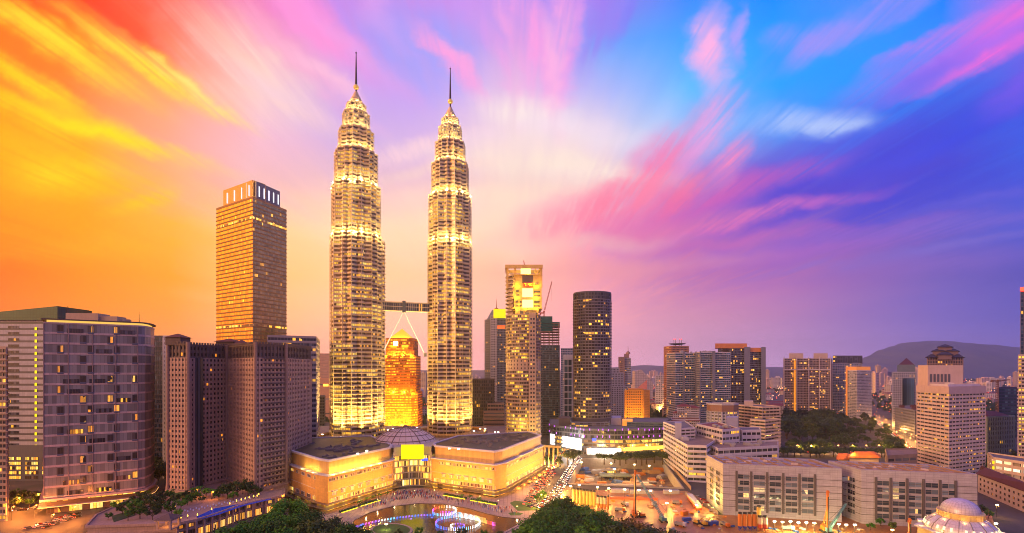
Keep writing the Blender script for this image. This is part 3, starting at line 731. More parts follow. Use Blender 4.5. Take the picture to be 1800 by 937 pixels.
# big louvred block
P_ = [(W(76, 330), 330), (W(243, 357), 357), (W(255, 361), 361), (W(266, 371), 371), (W(272, 386), 386), (W(250, 420), 420), (W(86, 392), 392)]
rt = bld('louvred_office', 'broad office block of grey louvred glass and pink floor bands', 'office', ccw(P_), 11, 131, 17, m_pink, g_louver, sp=4.4, pw=.0, gr=.80, rec=.25, proud=.1, sill=.95, parapet=1.0)
ox, oy, oz = rt.location; fhh = 120/17
a_, b2_ = (W(76, 330), 330), (W(243, 357), 357)
me = win_mesh(3.0, fhh*.76, glass('loggia_glass', (.03, .024, .022), .3, lit=.3, st=1.0, frame=.05, blind=.2, cols=((1, .3, .03), (1, .42, .05), (1, .6, .15))), mat('frame_dark', (.10, .075, .065), .5), 2, .14); me2 = win_mesh(8.5, fhh*.42, g_warmdim, MC['frame_dark'], 6, .14); me3 = win_mesh(8.5, fhh*.40, g_dark, MC['frame_dark'], 6, .14)
bal = MB(); bal.prism([(-1.6, -.5), (1.6, -.5), (1.6, 0), (-1.6, 0)], 0, 1.0, 3); balm = bal.mesh('balcony_rail', mat('rail_blue', (.10, .13, .2), .3))
rn = random.Random(3)
for k in range(17):
    z = 11+k*fhh+.35*fhh*.2+.25
    xs = (.17, .48, .76) if k % 2 == 0 else (.40, .69, .965)
    wins(rt, a_, b2_, xs, [z], me); wins(rt, a_, b2_, xs, [z], balm, 'balcony_rail')
    for x in ((.32, .62, .88) if k % 2 == 0 else (.28, .55, .83)):
        if rn.random() < .42: wins(rt, a_, b2_, [x], [z+fhh*.05], me2 if (rn.random() < .45 and k < 9) else me3)
b = MB(ox, oy, oz); b.piers(ccw([a_, b2_, (W(240, 358), 359), (W(80, 331), 333)])[:2], 11, 131, 14.6, .5, .3, 0); b.build('mullion', m_pink, rt)
b = MB(ox, oy, oz); b.prism(inset(ccw(P_), 1.5), 0, 11, 3); base = b.build('base', m_browndark, rt)
b = MB(ox, oy, oz); b.prism(inset(ccw(P_), -2.0), 9.4, 10.8, 3); b.prism(inset(ccw(P_), -2.6), 5.1, 5.5, 3); b.build('canopy', m_pink, rt)
for t0 in (.08, .3, .52, .74, .92): wins(rt, (a_[0]+.7, a_[1]+1.35), (b2_[0], b2_[1]+1.3), [t0], [.6], win_mesh(7, 4, g_shop, m_darkclad, 4, .1), 'shop_window')
b = MB(ox, oy, oz); q = inset(ccw(P_), -2.7); b.prism(q, 5.15, 5.4, 0); b.build('light_strip', glow('orange_strip', (1, .5, .12), 2.2), rt)
b = MB(ox, oy, oz); b.prism(inset(ccw(P_), .9), 8.2, 9.4, 0, 0, 3.0); b.build('lit_clerestory', g_shop, rt)
b = MB(ox, oy, oz); b.prism(inset(ccw(P_), 1.6), 132, 133.6, 0); b.build('roof_light_strip', glow('roof_strip', (1, .62, .12), .9), rt)
b = MB(ox, oy, oz); b.prism(inset(ccw(P_), -1.0), 133.6, 134.4, 3); b.build('eaves', m_browndark, rt)
plant(rt, ccw(P_), 134.4, 5, 5, 4, m_beige); b = MB(ox, oy, oz); b.box((W(155, 362), 362, 134.4), (22, 12, 6.5), .1); b.box((W(185, 362), 364, 134.4), (20, 10, 4.5), .1); b.build('roof_house', m_beige, rt); antenna(rt, W(243, 365), 366, 134, 9, .2); antenna(rt, W(220, 365), 362, 134, 5, .2)
# between louvred block and hotel
rt = bld('glass_office', 'dark blue glass office squeezed between louvred block and hotel', 'office', fp([(268, 470), (293, 470), (297, 500), (268, 500)]), 0, Zp(592, 470), 28, m_darkclad, g_teal, sp=2, pw=.2, gr=.7)
rt = bld('white_flats', 'narrow white slab of flats showing left of the hotel', 'flats', fp([(286, 440), (304, 440), (304, 462), (286, 462)]), 0, Zp(592, 440), 32, m_whitepl, g_punch, sp=2.3, pw=1.2, gr=.5)
# hotel of brown stone
m_hot = m_brownlight
P_ = ccw([(W(x, Y), Y) for x, Y in ((295, 352), (331, 348), (334, 358), (399, 388), (449, 350), (503, 372), (548, 425), (430, 440), (300, 420))])
rt = bld('hotel', 'brown stone hotel of two wings with crenellated top and small square windows', 'hotel', P_, 12, 108, 26, m_hot, g_punch, sp=3.1, pw=1.35, gr=.5, rec=.4, proud=.2, parapet=.0)
ox, oy, oz = rt.location
floors(rt, inset(P_, .8), 108, 117, 2, m_browndark, g_punch, sp=3.1, pw=1.2, gr=.5, rec=.4, proud=.35, parapet=0)
b = MB(ox, oy, oz); q = inset(P_, .2); b.prism(q, 117.05, 118.2, 3)
for i in range(len(q)):
    a, c2 = q[i], q[(i+1) % len(q)]; L = hypot(c2[0]-a[0], c2[1]-a[1]); k = int(L/2.2); an_ = atan2(c2[1]-a[1], c2[0]-a[0])
    for j in range(k): b.box((*lerp(a, c2, (j+.5)/k), 118.2), (1.3, .6, 1.4), an_)
b.build('crenellation', m_browndark, rt)
b = MB(ox, oy, oz)
for x, Y in ((331, 348.2), (399, 387.4), (449, 349.7), (503, 372), (295.3, 352)): b.tube((W(x, Y), Y, 12), (W(x, Y), Y, 119), 1.2, 1.2, 8)
b.build('corner_pier', m_brown, rt)
for x, Y, w, h in ((313, 356, 11, 5.5), (404, 396, 14, 4.5), (425, 392, 8, 3)):
    b = MB(ox, oy, oz); X = W(x, Y); b.box((X, Y, 117.2), (w, w, h)); b.build('roof_pavilion', m_browndark, rt)
    b = MB(ox, oy, oz); b.prism(circ(X, Y, w*.85, n=4, a0=pi/4, a1=2*pi+pi/4)[:4], 117.2+h, 117.2+h+3, 3, top=circ(X, Y, .4, n=4, a0=pi/4, a1=2*pi+pi/4)[:4]); b.build('pavilion_roof', m_maroonroof, rt)
# dark bays on the right-hand face
a_, b2_ = (W(449, 350), 350), (W(503, 372), 372)
b = MB(ox, oy, oz)
for k in range(26):
    for t0 in (.36, .6, .84):
        x, y = lerp(a_, b2_, t0); b.box((x, y, 12+k*3.69+2.6), (5.6, 1.9, 1.1), atan2(b2_[1]-a_[1], b2_[0]-a_[0]))
b.build('bay_balcony', m_browndark, rt)
b = MB(ox, oy, oz); x, y = lerp((W(334, 358), 358), (W(399, 388), 388), .16); b.box((x, y-.2, 12), (9, 1.6, 96), .35); b.build('glass_bay', g_dark, rt)
# hotel base
b = MB(ox, oy, oz); q = inset(P_, -1.2); b.prism(q, 0, 12, 3); b.prism(inset(P_, -1.7), 11.2, 12.3, 3); b.build('podium', m_hot, rt)
me = win_mesh(3.2, 3.4, g_warmdim, m_brown, 2, .3); wins(rt, (W(449, 349), 348.6), (W(503, 371), 370.8), (.12, .37, .62, .87), (1.5, 7), me)
# ================================================================== between and right of the twin towers
# orange granite tower with a pyramid roof
def octo(px, Y, hw, ch=.3):
    r = hw*Y/F; x = W(px, Y); c = r*ch
    return [(x-r, Y-r+c), (x-r+c, Y-r), (x+r-c, Y-r), (x+r, Y-r+c), (x+r, Y+r-c), (x+r-c, Y+r), (x-r+c, Y+r), (x-r, Y+r-c)]
Yp = 730; cx = W(707, Yp)
rt = thing('bank_tower', 'floodlit orange stepped tower with a yellow pyramid roof, seen between the steel towers', 'tower', (cx, Yp, 0))
for (pb, pt, hw, nf) in ((770, 690, 31.5, 17), (690, 627, 28.5, 13), (627, 597, 24.5, 6)):
    z0 = max(0, Zp(pb, Yp)) if pb < 770 else 0
    floors(rt, octo(707, Yp, hw), z0, Zp(pt, Yp), nf, m_orange, g_fire, sp=2.4, pw=.4, gr=.44, rec=.3, slab=.3, parapet=1.2)
b = MB(cx, Yp, 0); q = octo(707, Yp, 18.5, .25); b.prism(q, Zp(597, Yp), Zp(595, Yp), 3); b.prism(q, Zp(595, Yp), Zp(578, Yp), 3, top=[(cx+(p[0]-cx)*.02, Yp+(p[1]-Yp)*.02) for p in q]); b.build('pyramid_roof', glow('lit_pyramid', (1, .50, .02), 1.0), rt)  # roof glows by itself; its floodlighting is put into the material
b = MB(cx, Yp, 0); q0 = octo(707, Yp, 24.6, .3)
b.box((W(701.5, Yp), min(p[1] for p in q0)-.4, Zp(609, Yp)), (6.6, .8, 6.6)); b.build('lit_sign', glow('white_sign', (1, .93, .8), 2.0), rt)
b = MB(cx, Yp, 0); q0 = octo(707, Yp, 24.8, .3); yy = min(p[1] for p in q0)-.3
for dx in (-13, 6): b.box((W(707+dx+4, Yp), yy, Zp(612, Yp)), (9, .5, 4))
b.build('lit_panel', glow('lit_orange_panel', (1, .52, .02), 1.3), rt)
yf = Yp-31.5*Yp/F
b = MB(cx, Yp, 0)
for dx in (-16, 0, 16):
    X = W(707+dx*.9, yf); hh = 20 if dx == 0 else 13
    b.box((X-3.6, yf-1.2, 0), (1.5, 2.6, hh)); b.box((X+3.6, yf-1.2, 0), (1.5, 2.6, hh))
    for k in range(9):
        a0, a1 = pi*k/9, pi*(k+1)/9
        b.bar((X+3.6*cos(a0), yf-1.2, hh+3.6*sin(a0)), (X+3.6*cos(a1), yf-1.2, hh+3.6*sin(a1)), 1.5, 2.4)
b.build('arched_portal', m_orange, rt)
b = MB(cx, Yp, 0)
for dx in (-16, 0, 16):
    X = W(707+dx*.9, yf); b.box((X, yf-.5, 0), (5.4, .6, 19 if dx == 0 else 12))
b.build('portal_glass', glow('portal_glow', (1, .66, .10), 1.8), rt)
for k, dx in enumerate((-34, -12, 12, 34)):
    spot_light((W(707+dx, Yp-60), Yp-62, 6), (W(707+dx*.6, Yp-25), Yp-25, 42), 330000, (1, .52, .04), 85, 1)
for hw, py in ((29.5, 690), (25.5, 627), (19.5, 597)):
    for dx in (-.9, -.3, .3, .9): lamp_light((cx+dx*hw*Yp/F, Yp-(hw+3)*Yp/F, Zp(py, Yp)+1.5), 14000, (1, .58, .04), .5)

# tower with the lit crown and red clock
Yc = 560; cx = W(920, Yc); rc = 31*Yc/F
rt = thing('condo_tower', 'round-fronted tower with lit yellow crown showing a red clock', 'tower', (cx, Yc, 0))
pl = [(cx+rc*cos(a)*.98, Yc+rc*sin(a)*.9) for a in [R(d) for d in range(160, 341, 12)]]
pl = ccw(pl+[(cx+rc, Yc+4), (cx+rc, Yc+20), (cx-rc, Yc+20)])
z1 = Zp(556, Yc)
floors(rt, pl, 0, Zp(651, Yc), 24, m_beige, g_gold2, sp=2.4, pw=.2, gr=.56, rec=.5, slab=.9, parapet=0)
floors(rt, pl, Zp(651, Yc), Zp(632, Yc), 3, m_beige, g_punch, sp=3.2, pw=1.5, gr=.5, rec=.4, parapet=0)
floors(rt, pl, Zp(632, Yc), z1, 14, m_beige, g_gold2, sp=2.4, pw=.25, gr=.58, rec=.5, slab=.8, parapet=1)
# lift shaft strip
sx_ = W(936, Yc-18); b = MB(cx, Yc, 0); ys = Yc-rc*.9*.86
b.box((sx_, ys-.6, 0), (7.6, 5, z1+2)); sh = b.build('lift_shaft', m_beige, rt)
me = win_mesh(1.6, 1.8, g_dark, m_darkclad, 1, .12)
wins(rt, (sx_-3.8, ys-3.1), (sx_+3.8, ys-3.1), (.3, .7), [3+k*4.6 for k in range(34)], me)
def crown(name, x0, x1, p0, p1, y0, y1, m):
    X0, X1 = W(x0, Yc-10), W(x1, Yc-10); return addbox(rt, name, [(X0, y0), (X1, y0), (X1, y1), (X0, y1)], Zp(p1, Yc), Zp(p0, Yc), m)
m_goldwall = mat('gold_lit_stone', (.70, .46, .14), .6, panel=(2, 2, .06))
yb = Yc-14
crown('crown_storey', 905, 946, 545, 556, yb-2, Yc+18, m_goldwall)
crown('crown_storey', 904, 952, 527, 545, yb, Yc+18, m_goldwall)
crown('crown_storey', 900, 952, 507, 527, yb+2.5, Yc+18, m_goldwall)
crown('crown_storey', 894, 952, 486, 507, yb+5, Yc+18, m_goldwall)
for p0, p1, d in ((543.6, 545.2, -.8), (525.5, 527.2, 1.7), (505.5, 507.2, 4.2), (485, 486.6, 3.2)):
    crown('ledge', 897, 953, p0, p1, yb+d, Yc+18.4, m_goldwall)
for p0, p1 in ((510, 525), (530, 543.5)): crown('lit_panel', 918, 937, p0, p1, yb-.7 if p0 > 520 else yb+1.7, yb+8, e_pale)
crown('lit_core', 916, 933, 469, 486, yb+8, Yc+10, e_pale)
crown('blank_panel', 918, 937, 487, 500, yb+4.3, yb+9, mat('brown_panel', (.12, .085, .075), .7))
clk = crown('clock_panel', 920, 937, 500.4, 507, yb+1.2, yb+9, glow('clock_red', (.9, .08, .01), 1.0))
for x0, x1 in ((890, 894), (949, 953.4)): crown('crown_post', x0, x1, 471, 508, yb+4, yb+8, m_goldwall); crown('crown_post', x0, x1, 471, 508, Yc+14, Yc+18, m_goldwall)
crown('crown_post', 904, 907, 471, 487, yb+6, yb+9, m_goldwall); crown('crown_post', 941, 944, 471, 487, Yc+4, Yc+7, m_goldwall)
b = MB(cx, Yc, 0); X0, X1 = W(888, Yc-12), W(954, Yc-12)
b.ringwall(ccw([(X0, yb+1), (X1, yb+1), (X1, Yc+20), (X0, Yc+20)]), 3.4, Zp(475, Yc), Zp(469.5, Yc)); b.build('crown_frame', m_goldwall, rt)
for x0, x1, p0, p1 in ((906, 911, 531, 534.5), (906, 911, 538.5, 542), (913.5, 916.5, 532, 535), (913.5, 916.5, 539, 542), (938.5, 948, 532, 535.2), (938.5, 948, 539, 542.2), (907, 912, 513, 516.3), (907, 912, 520, 523.4), (938.5, 949, 514, 517), (938.5, 949, 521, 524), (922, 944, 552, 555.6), (914, 920, 549, 556), (924, 943, 548.5, 550.4)):
    b = MB(cx, Yc, 0); yq = yb-.4 if p0 > 527 else yb+2.1
    if p0 > 545: yq = yb-2.4
    b.prism([(W(x0, Yc-10), yq), (W(x1, Yc-10), yq), (W(x1, Yc-10), yq+2), (W(x0, Yc-10), yq+2)], Zp(p1, Yc), Zp(p0, Yc), 3); b.build('crown_window', m_darkclad, rt)
# seven-bar digits 7:40
b = MB(cx, Yc, 0); zc0 = Zp(506.2, Yc); ch = Zp(501.2, Yc)-zc0; cw = 2.0; X = W(921.6, Yc-10); yq = yb+1.0
SEG = {'7': 'abc', '4': 'fgbc', '0': 'abcdef'}
def seg(ch_, x):
    w, h, t = cw, ch, .62
    S_ = {'a': (x, x+w, h-t, h), 'd': (x, x+w, 0, t), 'g': (x, x+w, h/2-t/2, h/2+t/2), 'f': (x, x+t, h/2, h), 'b': (x+w-t, x+w, h/2, h), 'e': (x, x+t, 0, h/2), 'c': (x+w-t, x+w, 0, h/2)}
    for s_ in SEG[ch_]:
        x0, x1, a, c2 = S_[s_]; b.prism([(x0, yq), (x1, yq), (x1, yq+.3), (x0, yq+.3)], zc0+a, zc0+c2, 3)
seg('7', X); b.prism([(X+2.7, yq), (X+3.3, yq), (X+3.3, yq+.3), (X+2.7, yq+.3)], zc0+.7, zc0+1.3, 3); b.prism([(X+2.7, yq), (X+3.3, yq), (X+3.3, yq+.3), (X+2.7, yq+.3)], zc0+2.2, zc0+2.8, 3)
seg('4', X+4.0); seg('0', X+7.0); dg = b.build('clock_digits', glow('clock_yellow', (1, .75, .02), 2.2), rt)
# curved side balconies up to the crown
for k in range(11):
    z = z1+k*4.4
    b = MB(cx, Yc, 0); b.prism(ccw([(cx+rc*1.02*cos(R(a)), Yc+rc*.92*sin(R(a))) for a in range(176, 236, 8)]+[(cx-rc*.45, Yc-4), (cx-rc*.9, Yc+8)]), z, z+1.3, 3); b.build('side_balcony', m_beige, rt)
    if k < 9:
        b = MB(cx, Yc, 0); b.prism(ccw([(cx+rc*.97*cos(R(a)), Yc+rc*.87*sin(R(a))) for a in range(318, 352, 8)]+[(cx+rc*.9, Yc+8), (cx+rc*.5, Yc-4)]), z, z+1.3, 3); b.build('side_balcony', m_beige, rt)
b = MB(cx, Yc, 0); b.prism(ccw([(cx+rc*.9*cos(R(a)), Yc+rc*.8*sin(R(a))) for a in range(170, 240, 10)]+[(cx-rc*.3, Yc), (cx-rc*.8, Yc+12)]), z1, Zp(492, Yc), 3); b.build('side_wall', m_beige, rt)
for x, p, d in ((897, 484, 6), (928, 484, 3), (948, 484, 6), (909, 505.5, 0), (942, 505.5, 0), (908, 526, -2), (942, 526, -2), (925, 544.5, -6), (907, 544.5, -5), (943, 544.5, -5), (912, 478, 10)):
    lamp_light((W(x, Yc-12), yb+d, Zp(p, Yc)+.8), 4200, (1, .54, .03), .4)
b = MB(cx, Yc, 0); b.tube((W(922, Yc), Yc, Zp(469, Yc)), (W(922, Yc), Yc, Zp(466, Yc)), 1.4, 1.4, 8); b.bar((W(922, Yc), Yc, Zp(466.5, Yc)), (W(920.5, Yc), Yc, Zp(458, Yc)), .9); b.build('cleaning_crane', mat('crane_red', (.42, .06, .035), .5), rt)
for px_, w_ in ((914, 2), (927, 2), (947, 8)): lamp_light((W(px_, Yc-34), Yc-32, 36), 8000, (1, .62, .12), 1)
# tower with spire and yellow sign
Yr = 800
rt = bld('spired_tower', 'blue-grey stepped tower with a thin spire and blank yellow sign, left of the clock tower', 'tower', fp([(852, Yr), (866, Yr-10), (890, Yr-10), (892, Yr+26), (852, Yr+26)]), 0, Zp(563, Yr), 46, m_bluegrey, g_dark, sp=2.2, pw=.8, gr=.5, rec=.4, proud=.3)
ox, oy, oz = rt.location
floors(rt, fp([(862, Yr-13), (874, Yr-13), (874, Yr-6), (862, Yr-6)]), 0, Zp(557, Yr), 46, mat('pale_strip', (.46, .40, .42), .6), g_dark, sp=3, pw=1.3, gr=.45)
q = fp([(855, Yr-2), (890, Yr-8), (890, Yr+22), (858, Yr+22)])
b = MB(ox, oy, oz); b.prism(q, Zp(563, Yr), Zp(544, Yr), 3, top=[lerp(p, (W(873, Yr), Yr+8), .55) for p in q]); b.build('sloping_roof', m_bluegrey, rt)
b = MB(ox, oy, oz); b.prism([(W(867.5, Yr-13), Yr-14), (W(889, Yr-13), Yr-14), (W(889, Yr-13), Yr-12.5), (W(867.5, Yr-13), Yr-12.5)], Zp(560.5, Yr), Zp(545, Yr), 3); b.build('sign_panel', e_yellow, rt)
b = MB(ox, oy, oz); b.prism([(W(869, Yr-13), Yr-11), (W(888, Yr-13), Yr-11), (W(888, Yr-13), Yr-9.5), (W(869, Yr-13), Yr-9.5)], Zp(579, Yr), Zp(573, Yr), 3); b.build('lit_gallery', glow('red_gallery', (1, .16, .03), 1.0), rt)
b = MB(ox, oy, oz); X = W(872.5, Yr); b.tube((X, Yr+8, Zp(546, Yr)), (X, Yr+8, Zp(541, Yr)), 3.6, 3.2, 12); b.tube((X, Yr+8, Zp(541, Yr)), (X, Yr+8, Zp(525, Yr)), .7, .2, 8); b.build('spire', mat('spire_orange', (.5, .16, .06), .5), rt)
# dark block and stepped louvred block behind the podium
rt = bld('dark_block', 'dark brown block with a lamp on its corner, right beside the right steel tower', 'building', fp([(828, 660), (869, 660), (869, 700), (828, 700)]), 0, Zp(668, 660), 18, mat('brown_black', (.07, .04, .035), .6), g_dark, sp=2.4, pw=.9, gr=.7, proud=.2)
rt = bld('stepped_block', 'low brown block of slanting louvre bands below the spired tower', 'building', fp([(850, 640), (887, 640), (887, 670), (850, 670)]), 0, Zp(724, 640), 9, mat('brown_louvre', (.30, .17, .12), .6), g_dark, sp=30, pw=0, gr=.35, rec=.5, slab=.3)
floors(rt, fp([(857, 645), (886, 645), (886, 670), (857, 670)]), Zp(724, 640), Zp(711, 640), 2, MC['brown_louvre'], g_dark, sp=4, pw=.6, gr=.5)
# dark tower under construction
Yd = 720
rt = bld('unfinished_tower', 'dark glass tower with bare floors on top and a red crane leaning over it', 'tower', fp([(946, Yd), (984, Yd), (984, Yd+34), (946, Yd+34)]), 0, Zp(608, Yd), 40, m_darkclad, g_teal, sp=2.2, pw=.25, gr=.75)
ox, oy, oz = rt.location
b = MB(ox, oy, oz)
for k in range(9): b.prism(fp([(950, Yd), (983.5, Yd), (983.5, Yd+30), (950, Yd+30)]), Zp(608, Yd)+1+k*4, Zp(608, Yd)+1.7+k*4, 3)
for x in (951, 958, 966, 974, 982):
    for yy in (Yd+1, Yd+28): b.box((W(x, Yd), yy, Zp(608, Yd)), (.9, .9, 33))
b.build('bare_floor', mat('raw_slab', (.30, .16, .11), .9), rt)
b = MB(ox, oy, oz); b.prism(fp([(950, Yd), (971, Yd), (971, Yd+26), (950, Yd+26)]), Zp(608, Yd)+22, Zp(556, Yd), 3); b.prism(fp([(970, Yd+1), (984, Yd+1), (984, Yd+26), (970, Yd+26)]), Zp(608, Yd)+29, Zp(566, Yd), 3); b.build('green_netting', mat('green_net', (.03, .10, .085), .9, var=.4), rt)
def lattice(b, p0, p1, w0, w1, n, t=.3):
    """four-chord lattice boom"""
    d = [p1[i]-p0[i] for i in range(3)]; L = sqrt(sum(k*k for k in d)); d = [k/L for k in d]
    up = (0, 0, 1) if abs(d[2]) < .9 else (1, 0, 0)
    s_ = (d[1]*up[2]-d[2]*up[1], d[2]*up[0]-d[0]*up[2], d[0]*up[1]-d[1]*up[0]); l = sqrt(sum(k*k for k in s_)); s_ = [k/l for k in s_]
    u_ = (s_[1]*d[2]-s_[2]*d[1], s_[2]*d[0]-s_[0]*d[2], s_[0]*d[1]-s_[1]*d[0])
    def pt(k, c):
        tt = k/n; w = w0+(w1-w0)*tt; a, e = ((-1, -1), (1, -1), (1, 1), (-1, 1))[c]
        return tuple(p0[i]+d[i]*L*tt+s_[i]*a*w/2+u_[i]*e*w/2 for i in range(3))
    for c in range(4):
        b.bar(pt(0, c), pt(n, c), t)
        for k in range(n):
            b.bar(pt(k, c), pt(k+1, (c+1) % 4), t*.6)
    return
def crane(label, base, h, tip, back, col, t=.5, jibw=1.6, group=None):
    r = thing('tower_crane', label, 'crane', base, group)
    m = mat('crane_paint_%d' % int(col[0]*1000+col[1]*100), col, .5)
    b = MB(*base); lattice(b, base, (base[0], base[1], base[2]+h), 2, 2, max(3, int(h/3)), t*.7); b.build('mast', m, r)
    top = (base[0], base[1], base[2]+h)
    b = MB(*base); lattice(b, top, tip, jibw, jibw*.5, 14, t*.7); b.build('jib', m, r)
    b = MB(*base); lattice(b, top, back, jibw, jibw, 4, t*.7); b.box((back[0], back[1], back[2]-2.5), (2.4, 2.4, 3)); b.build('counter_jib', m, r)
    b = MB(*base); b.box((top[0], top[1]-1.6, top[2]), (2.2, 2.2, 2.4)); b.build('cab', m, r)
    b = MB(*base); b.bar(tip, (tip[0], tip[1], tip[2]-(tip[2]-base[2])*.45), t*.4); b.build('cable', MC['dark_metal'], r)
    return r
crane('red luffing crane leaning over the unfinished tower right of the clock tower', (W(956, Yd+8), Yd+8, Zp(570, Yd)), 18, (W(970, Yd), Yd, Zp(495, Yd)), (W(950, Yd+10), Yd+10, Zp(549, Yd)), (.55, .10, .06), .6)
# white framed slab + bluish slab
Yw = 700
rt = bld('white_frame_tower', 'slim tower in a white frame, tucked left of the dark oval tower', 'tower', fp([(991, Yw), (1006, Yw), (1014, Yw+20), (991, Yw+20)]), 0, Zp(632, Yw), 12, m_whitepl, g_teal, sp=7, pw=.9, gr=.86, rec=.8, proud=.4)
ox, oy, oz = rt.location; b = MB(ox, oy, oz)
b.prism(fp([(990, Yw-1), (1008, Yw-1), (1008, Yw+20), (990, Yw+20)]), Zp(632, Yw), Zp(624, Yw), 3); b.build('roof_frame', m_whitepl, rt)
bld('blue_slab', 'pale blue glass slab rising behind the white framed tower', 'tower', fp([(986, 900), (1009, 900), (1009, 930), (986, 930)]), 0, Zp(613, 900), 40, m_palegrey, g_blue, sp=3, pw=.5, gr=.6)
# dark oval tower
Yo = 620; cx = W(1041, Yo); ro = 33.5*Yo/F
el = circ(cx, Yo, ro, ro*.8, 40)
rt = bld('oval_tower', 'dark oval apartment tower with ringed balconies and scattered orange windows', 'tower', el, Zp(733, Yo), Zp(529, Yo), 40, m_darktower, g_resi, sp=2.6, pw=.22, gr=.66, rec=1.0, slab=.6, parapet=.5)
ox, oy, oz = rt.location
floors(rt, circ(cx, Yo, ro*.98, ro*.78, 40), Zp(529, Yo), Zp(517, Yo), 2, m_darkclad, g_dark, sp=2.2, pw=.4, gr=.7, proud=.4)
b = MB(ox, oy, oz); b.prism(circ(cx, Yo, ro*1.04, ro*.84, 40), Zp(746, Yo)-6, Zp(733, Yo), 3); b.build('base_ring', mat('dark_ring', (.085, .075, .085), .5), rt)
b = MB(ox, oy, oz); b.prism([(cx-ro*.5, Yo-ro*.3), (cx+ro*.7, Yo-ro*.3), (cx+ro*.7, Yo+ro*.4), (cx-ro*.5, Yo+ro*.4)], Zp(517, Yo), Zp(514, Yo), 3); b.build('roof_slab', m_darkclad, rt)
# stepped art-deco block
Ya = 860
rt = bld('stepped_tower', 'grey stone tower with stepped setbacks right of the dark oval tower', 'tower', fp([(1072, Ya), (1099, Ya), (1099, Ya+30), (1072, Ya+30)]), 0, Zp(680, Ya), 20, m_palegrey, g_dark, sp=3, pw=1.3, gr=.6, proud=.4)
floors(rt, fp([(1072, Ya+3), (1096, Ya+3), (1096, Ya+28), (1072, Ya+28)]), Zp(680, Ya), Zp(656, Ya), 6, m_palegrey, g_dark, sp=2.6, pw=1.2, gr=.55, proud=.4)
floors(rt, fp([(1074, Ya+7), (1089, Ya+7), (1089, Ya+24), (1074, Ya+24)]), Zp(656, Ya), Zp(648, Ya), 2, m_palegrey, g_dark, sp=2.6, pw=1.2, gr=.55)
# orange flats
Yq = 740
rt = bld('orange_flats', 'bright orange apartment block with rows of small dark windows', 'flats', quad4((1098, Yq), (1131, Yq-3), (1142, Yq+14)), 0, Zp(687, Yq), 17, m_apt, g_punch, sp=3.2, pw=1.5, gr=.5, rec=.4, proud=.25)
ox, oy, oz = rt.location; b = MB(ox, oy, oz)
b.prism(fp([(1104, Yq), (1130, Yq), (1130, Yq+14), (1104, Yq+14)]), Zp(687, Yq), Zp(683, Yq), 3); b.build('roof_house', m_apt, rt)
for dx in (1100, 1118, 1136): lamp_light((W(dx, Yq-24), Yq-24, 22), 26000, (1, .5, .06), 1)
# blue glass condominiums
Yb = 850
def condo(label, x0, x1, ptop, Y, nf, wallm, gls, d=34, fin=None, **kw):
    r = bld('condominium', label, 'flats', deep((x0, Y), (x1, Y+kw.pop('sk', 6)), d), 0, Zp(ptop, Y), nf, wallm, gls, 'cluster of tall glass condominiums', **kw)
    ox, oy, oz = r.location
    if fin:
        for a, c in fin:
            b = MB(ox, oy, oz); b.prism(fp([(a, Y-1.5), (c, Y-1.5), (c, Y+4), (a, Y+4)]), 0, Zp(ptop, Y)+3, 3); b.build('dark_fin', m_bluegrey, r)
    return r
m_balc = mat('pale_balcony', (.58, .55, .58), .6)
r1 = condo('blue glass condominium left in its cluster, under the dish with four masts', 1187, 1231, 621, Yb, 32, m_balc, g_blue, sp=3.4, pw=.15, gr=.64, slab=.7, fin=[(1201, 1204), (1222, 1225)])
plant(r1, deep((1198, Yb), (1228, Yb), 25), Zp(621, Yb), 4, 8, 6, m_palegrey)
r2 = condo('blue glass condominium in the middle of its cluster with a dark vertical fin', 1231, 1284, 620, Yb-15, 34, m_balc, g_blue, sp=3.4, pw=.15, gr=.66, slab=.8, fin=[(1252, 1257.5), (1230, 1232)])
plant(r2, deep((1236, Yb), (1276, Yb), 25), Zp(620, Yb), 6, 9, 5, m_palegrey)
r3 = condo('condominium under orange roof slabs at the right of the blue glass cluster', 1284, 1346, 613, Yb+5, 34, m_bluegrey, g_resi, sp=2.6, pw=.3, gr=.68, slab=.5, fin=[(1308, 1319), (1338, 1346)])
ox, oy, oz = r3.location; b = MB(ox, oy, oz)
b.prism(fp([(1257, Yb+4), (1313, Yb+4), (1313, Yb+30), (1257, Yb+30)]), Zp(612, Yb), Zp(603.5, Yb), 3); b.prism(fp([(1314, Yb+8), (1340, Yb+8), (1340, Yb+30), (1314, Yb+30)]), Zp(618.5, Yb), Zp(611, Yb), 3); b.build('orange_roof_slab', m_orangeroof, r3)
b = MB(ox, oy, oz)
for x in (1262, 1285, 1308): b.prism(fp([(x, Yb+8), (x+6, Yb+8), (x+6, Yb+20), (x, Yb+20)]), Zp(620, Yb), Zp(612, Yb), 3)
b.build('roof_core', m_darkclad, r3)
Ye = 1000
r4 = condo('slim orange-brown tower with a dish and four red-tipped masts', 1180, 1211, 609, Ye, 34, mat('orange_brown', (.42, .20, .11), .7), g_dark, sp=3, pw=.9, gr=.5)
ox, oy, oz = r4.location; b = MB(ox, oy, oz); b.lathe((W(1195, Ye), Ye+16, Zp(606, Ye)), [(4, 0), (15, 1.6), (17.5, 3.2), (16, 3.4), (2, 2.2)], 24); b.build('dish', m_bluegrey, r4)
for x in (1188.5, 1191.5, 1199, 1202):
    b = MB(ox, oy, oz); X = W(x, Ye); b.tube((X, Ye+14, Zp(609, Ye)), (X, Ye+14, Zp(596, Ye)), .75, .5, 6); b.build('mast', m_conc, r4)
    b = MB(ox, oy, oz); b.ball((X, Ye+14, Zp(595.5, Ye)), .9, 8); b.build('red_light', e_red, r4)
